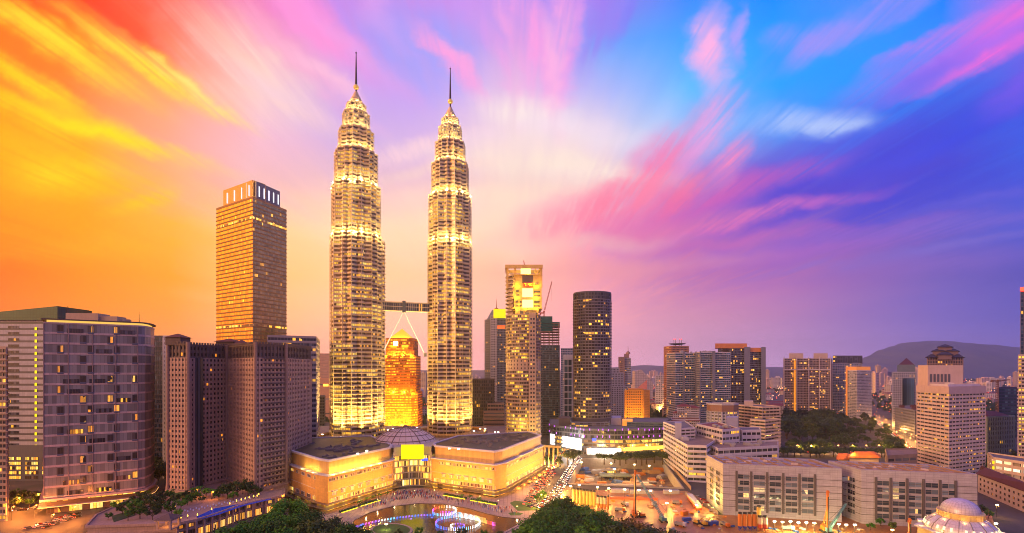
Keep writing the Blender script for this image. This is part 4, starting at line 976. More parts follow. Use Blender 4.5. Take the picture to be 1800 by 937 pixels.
b = MB(ox, oy, oz); b.prism(fp([(1176, Ye+2), (1183, Ye+2), (1183, Ye+20), (1176, Ye+20)]), 0, Zp(635, Ye), 3); b.build('side_wing', m_orangeroof, r4)
# the pair of tall slab flats and neighbours
Yt = 950
rt = bld('slab_flats', 'wide pinkish slab of flats with an orange-lit stair strip and two roof houses', 'flats', quad4((1377, Yt), (1459, Yt-8), (1463, Yt+26)), 0, Zp(631, Yt), 36, mat('pink_flats', (.40, .32, .31), .7), g_resi, sp=2.7, pw=.5, gr=.58, rec=.6, slab=.5)
ox, oy, oz = rt.location
b = MB(ox, oy, oz); b.prism(fp([(1396, Yt-6), (1398.6, Yt-6), (1398.6, Yt-1), (1396, Yt-1)]), 6, Zp(634, Yt), 3); b.build('stair_strip', glow('orange_stair', (1, .34, .02), .9), rt)
b = MB(ox, oy, oz)
for x in (1377.5, 1400, 1421, 1440, 1459): b.prism(fp([(x, Yt-9), (x+1.4, Yt-9), (x+1.4, Yt-3), (x, Yt-3)]), 0, Zp(627, Yt), 3)
b.prism(fp([(1377, Yt-7), (1461, Yt-9), (1461, Yt-5), (1377, Yt-3)]), Zp(650.5, Yt), Zp(648.5, Yt), 3)
b.build('white_fin', mat('fin_white', (.62, .54, .52), .6), rt)
b = MB(ox, oy, oz)
for a, c in ((1387, 1412), (1430, 1455)): b.prism(fp([(a, Yt), (c, Yt), (c, Yt+22), (a, Yt+22)]), Zp(631, Yt), Zp(621, Yt), 3)
b.build('roof_house', m_cream, rt)
rt = bld('grid_flats', 'dark-topped white grid block of flats behind the orange-edged flats', 'flats', fp([(1463, 985), (1515, 985), (1515, 1020), (1463, 1020)]), 0, Zp(640, 985), 34, m_palegrey, g_blue, sp=3.6, pw=.6, gr=.62, proud=.4)
floors(rt, fp([(1464, 988), (1516, 988), (1516, 1018), (1464, 1018)]), Zp(640, 985), Zp(626, 985), 4, m_darkclad, g_dark, sp=5, pw=.8, gr=.6)
rt = bld('curved_flats', 'pale flats with orange-lit top corner and balcony edges', 'flats', quad4((1487, 940), (1506, 926), (1532, 940)), 0, Zp(652, 935), 33, m_balc, glass('pale_flat_glass', (.13, .15, .2), .2, lit=.05, st=1.5), sp=3, pw=.4, gr=.64, slab=.9)
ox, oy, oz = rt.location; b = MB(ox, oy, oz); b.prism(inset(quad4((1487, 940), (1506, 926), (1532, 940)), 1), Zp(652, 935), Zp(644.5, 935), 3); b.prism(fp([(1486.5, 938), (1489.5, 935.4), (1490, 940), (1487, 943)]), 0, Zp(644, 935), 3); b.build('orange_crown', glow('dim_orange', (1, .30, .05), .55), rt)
# pyramid topped tower with low wing
Yy = 800
rt = bld('pyramid_tower', 'grey tower with dark glass centre and dark pyramid roof, behind the white office tower', 'tower', fp([(1568, Yy), (1612, Yy), (1612, Yy+40), (1568, Yy+40)]), 0, Zp(655, Yy), 24, m_palegrey, g_dark, sp=3.2, pw=1.1, gr=.55, proud=.3)
ox, oy, oz = rt.location
b = MB(ox, oy, oz); b.prism(fp([(1587, Yy-1.5), (1607, Yy-1.5), (1607, Yy+3), (1587, Yy+3)]), 0, Zp(665, Yy), 3, 0, 3.0); b.build('glass_front', g_teal, rt)
b = MB(ox, oy, oz); b.prism(fp([(1577, Yy+6), (1609, Yy+6), (1609, Yy+34), (1577, Yy+34)]), Zp(655, Yy), Zp(641, Yy), 3); b.build('top_storey', mat('teal_stone', (.16, .2, .2), .6), rt)
q = fp([(1580, Yy+7), (1607, Yy+7), (1607, Yy+32), (1580, Yy+32)])
b = MB(ox, oy, oz); b.prism(q, Zp(641, Yy), Zp(629, Yy), 3, top=[lerp(p, cen(q), .97) for p in q]); b.build('pyramid_roof', m_maroonroof, rt)
rt = bld('corner_block', 'low dark grey block with rows of windows beside the red traffic road', 'building', quad4((1573, 760), (1608, 700), (1640, 735)), 0, Zp(722, 700), 9, m_bluegrey, g_dark, sp=3, pw=1, gr=.5)
ox, oy, oz = rt.location; plant(rt, quad4((1573, 760), (1608, 700), (1640, 735)), Zp(722, 700), 8, 4, 4, m_maroonroof)
# tower with oriental tiered roofs
Yg = 640
rt = bld('tiered_tower', 'brown tower with tiered dark oriental roofs above the white office tower', 'tower', fp([(1630, Yg), (1693, Yg), (1693, Yg+44), (1630, Yg+44)]), 0, Zp(628, Yg), 26, mat('brown_flats', (.26, .17, .15), .7), g_dark, sp=3.4, pw=1.1, gr=.6, proud=.3)
ox, oy, oz = rt.location
def hip(x0, x1, p0, p1, y0, y1, k=.55, wall=None, eave=1.3):
    q = fp([(x0, y0), (x1, y0), (x1, y1), (x0, y1)])
    if wall: addbox(rt, 'tier_wall', inset(q, eave), Zp(wall, Yg), Zp(p0, Yg), MC['brown_flats'])
    b = MB(ox, oy, oz); b.prism(q, Zp(p0, Yg), Zp(p0, Yg)+.5, 3); b.prism(inset(q, .5), Zp(p0, Yg)+.5, Zp(p1, Yg), 3, top=[lerp(p, cen(q), k) for p in q]); b.build('tiered_roof', mat('dark_tile', (.045, .035, .045), .7), rt)
hip(1626, 1650, 628.5, 622.5, Yg-3, Yg+18, .8); hip(1672, 1696, 628.5, 622.5, Yg-3, Yg+18, .8); hip(1646, 1676, 624, 618.5, Yg-4, Yg+18, .6, 632)
hip(1637, 1662, 617, 612, Yg+4, Yg+30, .8, 626); hip(1662, 1687, 617, 612, Yg+4, Yg+30, .8, 626); hip(1647, 1676, 609.5, 604, Yg+8, Yg+30, .9, 619)
# white office tower, corner on
Yo2 = 440; P_ = quad4((1611, 482), (1668, Yo2), (1733, 462))
rt = bld('white_office', 'white concrete office tower seen corner-on with ribbon windows, some lit yellow', 'office', P_, 0, Zp(692, Yo2), 22, m_white, g_office, sp=5.4, pw=.35, gr=.44, rec=.9, slab=.0, parapet=0, pane=1.35)
ox, oy, oz = rt.location
addbox(rt, 'blank_band', inset(P_, -.25), Zp(692, Yo2), Zp(679.5, Yo2), mat('blank_concrete', (.52, .40, .38), .7))
q = inset(P_, 3.5); b = MB(ox, oy, oz); b.ringwall(q, .4, Zp(679.5, Yo2), Zp(676, Yo2)); b.build('roof_screen', m_whitepl, rt); plant(rt, q, Zp(679.5, Yo2), 9, 6, 3, m_whitepl)
q = deep((1631, 468), (1693, 468), 11.5); addbox(rt, 'penthouse', q, Zp(679.5, Yo2)-1, Zp(642, 468), mat('penthouse_stone', (.54, .41, .36), .7))
b = MB(ox, oy, oz)
for k in range(6): x = 1634.5+k*6.4; b.prism(fp([(x, 467.7), (x+4, 467.7), (x+4, 468.5), (x, 468.5)]), Zp(671.5, 468), Zp(657.5, 468), 3)
b.build('slot_window', m_darkclad, rt)
# blue netted tower, crane, grey-green block
bld('netted_tower', 'unfinished tower wrapped in dark blue netting near the right edge', 'tower', fp([(1756, 700), (1797, 700), (1797, 730), (1756, 730)]), 0, Zp(683, 700), 16, m_darkblue, g_teal, sp=4, pw=.4, gr=.5, rec=.05)
crane('brown tower crane with level jib beside the blue netted tower', (W(1753, 690), 690, 0), 82, (W(1775, 700), 700, 84), (W(1744, 690), 690, 83), (.22, .10, .05), .6)
rt = bld('civic_block', 'grey-green civic block with tall arched bays and a dark red roof', 'building', deep((1735, 560), (1784, 575), 40), 0, Zp(734, 560), 8, mat('grey_green', (.20, .25, .25), .7), g_dark, sp=3.2, pw=1.1, gr=.6, proud=.4)
ox, oy, oz = rt.location; q = deep((1738, 566), (1778, 578), 30); b = MB(ox, oy, oz); b.prism(q, Zp(734, 560), Zp(726, 560), 3, top=[lerp(p, cen(q), .6) for p in q]); b.build('roof', m_maroonroof, rt)
# right edge
rt = bld('edge_tower', 'dark blue glass tower cut off by the right edge of the photo', 'tower', fp([(1794, 500), (1840, 500), (1840, 540), (1794, 540)]), 60, Zp(512, 500), 30, m_darkclad, g_teal, sp=3, pw=.3, gr=.7)
ox, oy, oz = rt.location; b = MB(ox, oy, oz); b.box((W(1797.5, 500), 499.5, Zp(512, 500)), (3, 3, 4)); b.build('red_light', e_red, rt)
b = MB(ox, oy, oz); b.prism(fp([(1796, 501), (1840, 501), (1840, 540), (1796, 540)]), 0, 60, 3); b.build('shaft_base', m_darkclad, rt)
bld('cream_balcony_flats', 'cream balconied flats standing at the right edge of the photo', 'flats', fp([(1790, 470), (1850, 470), (1850, 490), (1790, 490)]), 0, Zp(625, 470), 32, m_cream, g_gold2, sp=3, pw=.4, gr=.5, slab=1.0)
# lit parking structure and long red-roofed block
rt = bld('parking_block', 'open parking structure with brightly lit decks under trees', 'car park', quad4((1736, 430), (1746, 405), (1815, 380)), 0, Zp(806, 405), 5, m_cream, glass('deck_light', (.3, .25, .18), .6, lit=.75, st=1.1, cols=((1, .62, .3), (1, .8, .5), (1, .92, .75)), clump=.3), sp=6, pw=.9, gr=.5, rec=1.2)
ox, oy, oz = rt.location; b = MB(ox, oy, oz)
for k in range(5): b.box((W(1747, 404.5), 404.6, 2+k*4.6), (1.6, .8, 2.4))
b.build('stair_light', e_yellow, rt)
a_, c2 = (W(1719, 392), 392), (W(1812, 330), 330)
P_ = ccw([a_, c2, (c2[0]+13, c2[1]+12), (a_[0]+13, a_[1]+12)])
rt = thing('barrack_block', 'long pale block with small square windows under a dark red hipped roof', 'building', (*cen(P_), 0)); ox, oy, oz = rt.location
addbox(rt, 'wall', P_, 0, 14.5, mat('pale_pink_render', (.52, .42, .38), .8))
q = inset(P_, -1.2); b = MB(ox, oy, oz); m1 = lerp(q[0], q[1], .5)
b.prism(q, 14.5, 15, 3); ql = inset(P_, 4.5); b.prism(inset(P_, -1.1), 15, 20, 3, top=ql); b.build('roof', m_maroonroof, rt)
me = win_mesh(1.5, 1.5, g_punch, MC['frame_dark'], 2, .12); e = P_
wins(rt, a_, c2, [.06+k*.082 for k in range(12)], [2.5, 6.3, 10.4], me)
# ================================================================== mid-right low buildings
rt = bld('white_red_hotel', 'white stepped hotel with red tiled roofs and arcaded balconies', 'hotel', fp([(1180, 640), (1230, 640), (1230, 664), (1180, 664)]), 0, Zp(738, 640), 9, m_whitepl, g_resi, sp=2.6, pw=.7, gr=.5, rec=1.0, slab=.5)
ox, oy, oz = rt.location
for (x0, x1, pb, pt, nf) in ((1184, 1204, 738, 727, 3), (1204, 1229, 738, 718, 5), (1190, 1214, 727, 715, 3)):
    q = fp([(x0, 644), (x1, 644), (x1, 660), (x0, 660)]); floors(rt, q, Zp(pb, 640), Zp(pt, 640), nf, m_whitepl, g_resi, sp=2.6, pw=.8, gr=.5, slab=.4, parapet=0)
    b = MB(ox, oy, oz); b.prism(inset(q, -.8), Zp(pt, 640), Zp(pt-4, 640), 3, top=[lerp(p, cen(q), .7) for p in q]); b.build('tiled_roof', m_redroof, rt)
b = MB(ox, oy, oz); b.prism(fp([(1179, 639), (1231, 639), (1231, 645), (1179, 645)]), Zp(740, 640), Zp(736, 640), 3, top=fp([(1181, 642), (1229, 642), (1229, 645), (1181, 645)])); b.build('skirt_roof', m_redroof, rt)
q = circ(W(1270, 590), 590, 26*590/F, 22*590/F, 8, a0=pi/8, a1=2*pi+pi/8)[:8]
rt = bld('octagonal_office', 'eight-sided grey office block with a brown band at its top', 'office', q, 0, Zp(722, 590), 13, m_palegrey, g_office, sp=4.4, pw=.9, gr=.5, proud=.5)
ox, oy, oz = rt.location; addbox(rt, 'top_band', inset(q, -.2), Zp(722, 590), Zp(711, 590), mat('brown_band', (.24, .13, .09), .7)); b = MB(ox, oy, oz); b.ringwall(inset(q, -.6), .7, Zp(711, 590), Zp(708, 590)); b.build('rim', m_palegrey, rt)
# cream terraced block
rt = bld('terraced_block', 'cream stepped building of long terraces with dark window bands', 'building', quad4((1291, 640), (1340, 596), (1372, 606)), 0, Zp(716, 600), 13, m_cream, g_office, sp=6, pw=.3, gr=.5, rec=1.2, slab=.9)
for k in range(5):
    q = quad4((1318+k*1, 585-k*9), (1345, 572-k*8), (1371, 590-k*8)); floors(rt, q, 0, 38-k*7, 9-int(k*1.6), m_cream, g_office, sp=6, pw=.3, gr=.5, rec=1.2, slab=.8)
ox, oy, oz = rt.location; b = MB(ox, oy, oz); b.prism(fp([(1308, 615), (1324, 615), (1324, 630), (1308, 630)]), Zp(716, 600), Zp(711, 600)+3, 3); b.build('roof_house', m_cream, rt)
# white terraced office in front
rt = thing('terraced_office', 'white terraced office complex of stacked long bands beside the excavation', 'office', (W(1240, 480), 470, 0))
floors(rt, ccw([(W(1166, 520), 520), (W(1208, 428), 428), (W(1242, 424), 424), (W(1262, 470), 470), (W(1240, 530), 530)]), 0, Zp(784, 430), 7, m_whitepl, g_office, sp=6, pw=.25, gr=.5, rec=1.1, slab=.5, parapet=1.4, roofm=m_rooftan)
floors(rt, ccw([(W(1166, 528), 528), (W(1196, 470), 470), (W(1222, 476), 476), (W(1204, 540), 540)]), Zp(784, 430), 41, 3, m_whitepl, g_dark, sp=6, pw=.4, gr=.5, rec=.6, slab=.4, parapet=1.2)
floors(rt, ccw([(W(1224, 500), 500), (W(1270, 452), 452), (W(1300, 462), 462), (W(1262, 520), 520)]), 20, 42, 4, m_whitepl, g_office, sp=5, pw=.6, gr=.45, rec=.5, parapet=1.2, roofm=m_redroof)
floors(rt, ccw([(W(1238, 462), 462), (W(1262, 424), 424), (W(1368, 440), 440), (W(1368, 472), 472)]), 0, 29, 5, m_whitepl, g_office, sp=6, pw=.3, gr=.45, rec=.7, slab=.4, parapet=1.2, roofm=m_rooftan)
floors(rt, ccw([(W(1296, 500), 500), (W(1304, 480), 480), (W(1338, 482), 482), (W(1334, 505), 505)]), 0, 38, 6, m_whitepl, g_dark, sp=5, pw=.8, gr=.4, rec=.4)
plant(rt, fp([(1176, 520), (1205, 450), (1222, 455), (1210, 525)]), Zp(784, 430)+.2, 6, 22, 4, m_palegrey); plant(rt, fp([(1230, 490), (1268, 460), (1292, 465), (1262, 510)]), 42, 6, 23, 3)
plant(rt, fp([(1250, 460), (1265, 430), (1350, 442), (1360, 468)]), 29, 9, 24, 3)
ox, oy, oz = rt.location; addbox(rt, 'lift_tower', fp([(1186, 470), (1198, 470), (1198, 482), (1186, 482)]), 30, 47, m_palegrey); addbox(rt, 'lift_tower', fp([(1277, 486), (1297, 486), (1297, 500), (1277, 500)]), 30, 51, m_palegrey)
# curved retail podium under the oval tower
rt = thing('retail_podium', 'curved glass shopping podium dotted with purple lamps, holding a blazing white screen', 'podium', (W(1080, 600), 590, 0)); ox, oy, oz = rt.location
P_ = ccw([(W(966, 610), 610), (W(978, 590), 590), (W(1026, 560), 560), (W(1080, 555), 555), (W(1140, 560), 560), (W(1172, 572), 572), (W(1188, 600), 600), (W(1188, 660), 660), (W(966, 680), 680)])
floors(rt, P_, 0, Zp(770, 570), 4, m_darkclad, g_shop, sp=5, pw=.3, gr=.62, rec=.4, slab=.5, parapet=0)
floors(rt, inset(P_, .2), Zp(770, 570), Zp(754, 570), 2, m_darkclad, g_dark, sp=4, pw=.2, gr=.7, parapet=1.5)
floors(rt, ccw([(W(1004, 590), 590), (W(1070, 590), 590), (W(1076, 640), 640), (W(1000, 640), 640)]), Zp(754, 570), Zp(742, 600), 2, m_bluegrey, g_gold2, sp=5, pw=.4, gr=.6)
floors(rt, ccw([(W(1102, 588), 588), (W(1165, 582), 582), (W(1180, 640), 640), (W(1100, 640), 640)]), Zp(754, 570), Zp(743, 590), 2, mat('teal_panel', (.13, .19, .19), .4, .2), g_teal, sp=5, pw=.3, gr=.4)
addbox(rt, 'brown_box', fp([(982, 600), (1002, 600), (1002, 625), (982, 625)]), 20, Zp(735, 600), m_browndark); addbox(rt, 'plain_box', fp([(1073, 610), (1092, 610), (1092, 640), (1073, 640)]), 20, Zp(735, 610), m_palegrey)
addbox(rt, 'lit_box', fp([(1094, 600), (1112, 600), (1112, 620), (1094, 620)]), 28, Zp(739, 600), glow('orange_box', (1, .36, .05), .9))
b = MB(ox, oy, oz); a, c2 = (W(967, 604), 604), (W(1024, 556), 556); nx, ny = -(c2[1]-a[1]), c2[0]-a[0]; n = hypot(nx, ny); nx, ny = -nx/n, -ny/n
if ny > 0: nx, ny = -nx, -ny
a2, c3 = lerp(a, c2, .02), lerp(a, c2, .98)
b.prism(ccw([a2, c3, (c3[0]+nx, c3[1]+ny), (a2[0]+nx, a2[1]+ny)]), 6, Zp(768, 575), 3); b.build('led_screen', e_screen, rt)
b = MB(ox, oy, oz); a, c2 = (W(1032, 552), 552), (W(1092, 549), 549); b.prism(ccw([a, c2, (c2[0], c2[1]+2), (a[0], a[1]+2)]), 1, 9, 3); b.build('lit_frontage', e_screen, rt)
b = MB(ox, oy, oz); a, c2 = (W(1100, 551), 551), (W(1170, 566), 566); b.prism(ccw([a, c2, (c2[0], c2[1]+2), (a[0], a[1]+2)]), 6, 10, 3); b.build('lit_frontage', e_gold, rt)
lamp_light((W(1000, 560), 556, 16), 60000, (1, .92, .8), 6); lamp_light((W(1060, 530), 530, 8), 30000, (1, .8, .5), 4)
b = MB(ox, oy, oz); b.prism(fp([(1041, 553.5), (1048, 553.4), (1048, 555), (1041, 555)]), Zp(775.5, 554), Zp(771, 554), 3); b.build('blue_sign', e_bluesign, rt)
rn = random.Random(4); pm = MB(); pm.box((0, 0, 0), (.55, .4, 2.2)); pme = pm.mesh('purple_lamp', e_purple)
q = inset(P_, -.5)
for i in range(len(q)-3):
    L = hypot(q[i+1][0]-q[i][0], q[i+1][1]-q[i][1]); k = int(L/6)
    for j in range(k):
        for zz in (20.5, 28.5):
            if rn.random() < .75: x, y = lerp(q[i], q[i+1], (j+rn.random()*.4)/k); inst('purple_lamp', pme, rt, (x-ox, y-oy, zz+rn.uniform(-.5, .5)))
# ================================================================== convention blocks
me_big = win_mesh(6.9, 2.8, glass('hall_glass', (.04, .058, .085), .1, lit=.16, st=1.2, blind=.3, cols=((1, .5, .12), (1, .7, .3), (1, .85, .6)), frame=.02, clump=1.2), mat('hall_frame', (.36, .31, .32), .6), 2, .35)
def hall(label, L, C, Rr, zt, fx, nx_, fl):
    P_ = quad4(L, C, Rr); rt = thing('convention_hall', label, 'hall', (*cen(P_), 0), 'pair of grey panelled halls'); ox, oy, oz = rt.location
    addbox(rt, 'wall', P_, 0, zt, m_lilac)
    c = (W(*C), C[1]); r = (W(*Rr), Rr[1]); l = (W(*L), L[1])
    b = MB(ox, oy, oz)
    for k in range(1, 7):
        z = 4.4+(zt-8)*k/6.2-2.6; b.prism(inset(P_, -.12), z-.16, z+.16, 3)
    b.piers([lerp(c, r, fx[0]), lerp(c, r, fx[1])], 3, zt-3.6, hypot(r[0]-c[0], r[1]-c[1])*(fx[1]-fx[0])/nx_, 1.3, .55)
    b.build('floor_line', mat('joint_dark', (.10, .085, .09), .7), rt)
    xs = [fx[0]+(fx[1]-fx[0])*(k+.5)/nx_ for k in range(nx_)]; zs = [4.4+(zt-8)*k/6.2 for k in range(6)]
    wins(rt, c, r, xs, zs, me_big)
    wins(rt, l, c, [.35, .72], zs, win_mesh(6.5, 2.6, g_dark, MC['hall_frame'], 3, .3))
    b = MB(ox, oy, oz); b.prism(inset(P_, 1.2), zt-.6, zt-.45, 2); b.build('roof', m_rooftan, rt)
    b = MB(ox, oy, oz); b.ringwall(inset(P_, .02), 1.2, zt-.62, zt+1.0); b.build('parapet', m_lilac, rt)
    q = inset(P_, 2.0); ll = min(q, key=lambda p: p[0]/p[1]); 
    b = MB(ox, oy, oz)
    back = (l[0]+r[0]-c[0], l[1]+r[1]-c[1])
    for k in range(9):
        t = (k+.5)/9; p0 = lerp(lerp(c, r, t), lerp(l, back, t), .06); p1 = lerp(lerp(c, r, t), lerp(l, back, t), .94)
        b.bar((*p0, zt+.6), (*p1, zt+.6), .5, 1.0)
    for t in (.25, .5, .75):
        p0 = lerp(lerp(c, l, t), lerp(r, back, t), .03); p1 = lerp(lerp(c, l, t), lerp(r, back, t), .97); b.bar((*p0, zt+.2), (*p1, zt+.2), .35, .5)
    b.build('roof_beam', mat('rust_beam', (.30, .19, .13), .8, var=.3), rt)
    for k in range(8):
        t = .1+.1*k; p = lerp(lerp(c, r, t), lerp(l, back, t), .3+.4*((k*37) % 10)/10)
        b = MB(); b.box((0, 0, 0), (4.5, 3, 1.0)); b.box((0, 0, 1.0), (3.6, 2.2, .5)); o = b.build('roof_plant_box', m_conc if k % 2 else m_cream, rt); o.location = (p[0]-ox, p[1]-oy, zt-.4); o.rotation_euler = (0, 0, atan2(r[1]-c[1], r[0]-c[0]))
    return rt, c, r
rtA, cA, rA = hall('grey panelled hall whose left side is lit yellow, beside the work yard', (1242, 364), (1271, 331), (1480, 315), 34, (.11, .79), 5, 6)
rtB, cB, rB = hall('grey panelled hall nearest the domed pavilion, right of its twin', (1456, 342), (1514, 312), (1718, 298), 34, (.12, .83), 5, 6)
b = MB(); lattice(b, (rA[0]-1, rA[1]+3, 27.5), (cB[0]-4, cB[1]+6, 27.5), 1.5, 1.5, 12, .22); b.o = (0, 0, 0)
tag(b.build('link_truss', mat('truss_teal', (.32, .42, .44), .5)), 'pale lattice truss spanning the gap between the two grey halls', 'truss')
bld('long_low_roof', 'plain long tan roofed shed behind the right grey hall', 'shed', fp([(1560, 420), (1612, 428), (1612, 460), (1556, 455)]), 0, Zp(800, 428), 3, m_rooftan, g_dark, sp=8, pw=1, gr=.3, roofm=m_rooftan)
# temple-like orange roofs behind hall
for i, (x0, x1, p, Y) in enumerate(((1490, 1548, 800, 470), (1470, 1494, 803, 480))):
    q = fp([(x0, Y), (x1, Y), (x1, Y+16), (x0, Y+16)]); rt = thing('tiled_hall', ('wide' if i == 0 else 'small') + ' hall with bright orange tiled hipped roof behind the grey halls', 'hall', (*cen(q), 0)); ox, oy, oz = rt.location
    z = Zp(p+5, Y); addbox(rt, 'wall', inset(q, 1.5), 0, z, m_cream)
    b = MB(ox, oy, oz); b.prism(q, z, z+.4, 3); b.prism(q, z+.4, z+5, 3, top=[(lerp(p_, cen(q), .55)[0], lerp(p_, cen(q), .9)[1]) for p_ in q]); b.build('roof', mat('orange_tile', (.62, .17, .02), .7, panel=(.7, 1.2, .1)), rt)
    lamp_light((cen(q)[0], Y-6, z+8), 9000, (1, .45, .08), 1)

# ================================================================== the mall
ZR = 34.5
wl0, wl1, wl2, wl3 = (W(507, 381), 381), (W(556, 346), 346), (W(577, 339), 339), (W(690, 397), 397)
wr0, wr1, wr2, wr3 = (W(760, 406), 406), (W(870, 377), 377), (W(888, 386), 386), (W(955, 472), 472)
backL = (W(507, 452), 452); backLm = (W(655, 470), 470); backR = (W(930, 500), 500); backRm = (W(802, 470), 470)
PL = ccw([wl0, wl1, wl2, wl3, (W(694, 412), 412), backLm, backL]); PR = ccw([wr0, wr1, wr2, wr3, backR, backRm, (W(757, 420), 420)])
mall = thing('shopping_mall', 'orange-lit stone shopping mall with two wings, glazed atrium and shallow dome', 'mall', (W(725, 410), 410, 0)); ox, oy, oz = mall.location
for P_, a, b2, side in ((PL, wl2, wl3, 0), (PR, wr0, wr1, 1)):
    wing = MB(ox, oy, oz); wing.prism(P_, 5.2, 24.5, 3); wing.prism(inset(P_, .6), 0, 5.2, 3); wo = wing.build('wing_wall', m_tan, mall)
    up = MB(ox, oy, oz); up.prism(inset(P_, 2.6), 24.5, ZR, 3); up.build('upper_wall', mat('ribbed_panel', (.58, .34, .12), .5, panel=(1.2, 12, .18)), mall)
    lg = MB(ox, oy, oz); lg.prism(inset(P_, -1.1), 24.4, 25.2, 3); lg.prism(inset(P_, -.25), 13.6, 13.8, 3); lg.build('cornice', m_whitepl, mall)
    rf = MB(ox, oy, oz); rf.prism(inset(P_, 3.4), ZR, ZR+.25, 2); rf.build('roof', m_mallroof, mall)
    ed = MB(ox, oy, oz); ed.ringwall(inset(P_, 1.6), 2.0, ZR-.5, ZR+.9); ed.build('roof_edge', m_whitepl, mall)
    c = cen(P_); rnn = random.Random(side+2); rz_ = .5 if side == 0 else -.25
    for k in range(34):
        t = rnn.uniform(.1, .8); q = P_[rnn.randrange(len(P_))]; q2 = P_[rnn.randrange(len(P_))]
        x, y = lerp(c, lerp(q, q2, rnn.random()), t); w = rnn.uniform(2, 9); rb = MB()
        rb.box((0, 0, 0), (w, rnn.uniform(.8, 2.2), rnn.uniform(.5, 1.3))); rb.box((w*.2, 0, .4), (w*.3, 1.2, 1.2)); o = rb.build('roof_plant', mat('roof_clutter', (.17, .15, .16), .6, .3, var=.6), mall)
        o.location = (x-ox, y-oy, ZR+.2); o.rotation_euler = (0, 0, rz_)
    can = MB(ox, oy, oz); can.prism(inset(P_, -3.2), 4.9, 5.3, 3); can.prism(inset(P_, -6), 3.0, 3.25, 3); can.build('canopy', mat('canopy_glass', (.20, .16, .13), .3, .3), mall)
    gl = MB(ox, oy, oz); gl.prism(inset(P_, .4), .3, 4.8, 0, 0, 2.5); gl.build('shopfront', g_shop, mall)
mw1 = win_mesh(5.2, 2.0, glass('mall_upper_glass', (.11, .08, .06), .2, lit=.5, st=1.2, frame=.04), m_whitepl, 4, .3)
mw2 = win_mesh(3.6, 2.3, glass('mall_window_glass', (.22, .2, .18), .2, lit=.0, st=0, blind=.6), m_whitepl, 3, .25, True)
mw3 = win_mesh(6.0, 2.6, g_shop, m_whitepl, 4, .3)
wins(mall, wl2, wl3, [.05+.1*k for k in range(10)], [20.6], mw1); wins(mall, wl2, wl3, [.08+.125*k for k in range(8)], [10.4], mw2); wins(mall, wl2, wl3, [.06+.1*k for k in range(10)], [5.7], mw3)
wins(mall, wr0, wr1, [.16+.115*k for k in range(8)], [20.6], mw1); wins(mall, wr0, wr1, [.2+.12*k for k in range(7)], [10.4], mw2); wins(mall, wr0, wr1, [.08+.11*k for k in range(9)], [5.7], mw3)
wins(mall, wr2, wr3, [.06+.078*k for k in range(12)], [20.6], mw1); wins(mall, wr2, wr3, [.05+.09*k for k in range(11)], [5.7], mw3)
wins(mall, wl0, wl1, [.16+.2*k for k in range(5)], [20.6], mw1); wins(mall, wl0, wl1, [.15+.2*k for k in range(5)], [5.7], mw3)
b = MB(ox, oy, oz); b.prism(ccw([lerp(wr1, wr0, .01), lerp(wr2, wr3, .005), (wr2[0]+1, wr2[1]-1.6), (wr1[0]-.4, wr1[1]-1.0)]), 5.4, 24.2, 3); b.build('corner_bay', m_tanplain, mall); b = MB(ox, oy, oz); b.prism(ccw([(wl1[0]-.3, wl1[1]-.8), (wl2[0]+.1, wl2[1]-.9), lerp(wl2, wl3, .01), lerp(wl1, wl0, .01)]), 5.4, 24.2, 3); b.build('corner_bay', m_tanplain, mall)
# atrium front: a concave glazed bay
aL, aR = (W(692, 404), 404), (W(758, 408), 408)
arc = [lerp(aL, aR, k/8) for k in range(9)]; arc = [(p[0], p[1]+7*sin(pi*k/8)) for k, p in enumerate(arc)]
Pa = ccw(arc+[(aR[0], 450), (aL[0], 450)])
b = MB(ox, oy, oz)
for z in (0, 6.0, 11.4, 16.6, 21.8, 26.4): b.prism(inset(Pa, -.5), z, z+.8, 3)
for p in (arc[0], arc[3], arc[5], arc[8]): b.box((p[0], p[1]-.5, 0), (1.0, 1.2, 30))
b.prism(inset(Pa, 0), 27, 34, 3); b.build('atrium_frame', mat('atrium_steel', (.44, .40, .36), .5, .3), mall)
g_at = glass('atrium_glass', (.16, .13, .1), .2, lit=.75, st=1.7, cols=((1, .34, .03), (1, .58, .08), (1, .82, .3)), frame=.05, clump=.3)
gmb = MB(); P0 = [(p[0]-ox, p[1]-oy) for p in inset(Pa, .5)]; gmb.prism(P0, 0, 4.5, 0, 0, 1.4); gme = gmb.mesh('atrium_window', g_at)
for z in (.9, 6.9, 12.3, 17.5, 22.2): inst('atrium_window', gme, mall, (0, 0, z))
b = MB(ox, oy, oz); b.prism(fp([(705, 403), (745, 404), (745, 405.4), (705, 404.4)]), Zp(807.5, 403), Zp(782, 403), 3); b.build('sign_panel', e_yellow, mall)
b = MB(ox, oy, oz); b.prism(fp([(741, 405), (752, 406), (752, 407), (741, 406)]), 22.6, 24.6, 3); b.build('blue_sign', e_bluesign, mall)
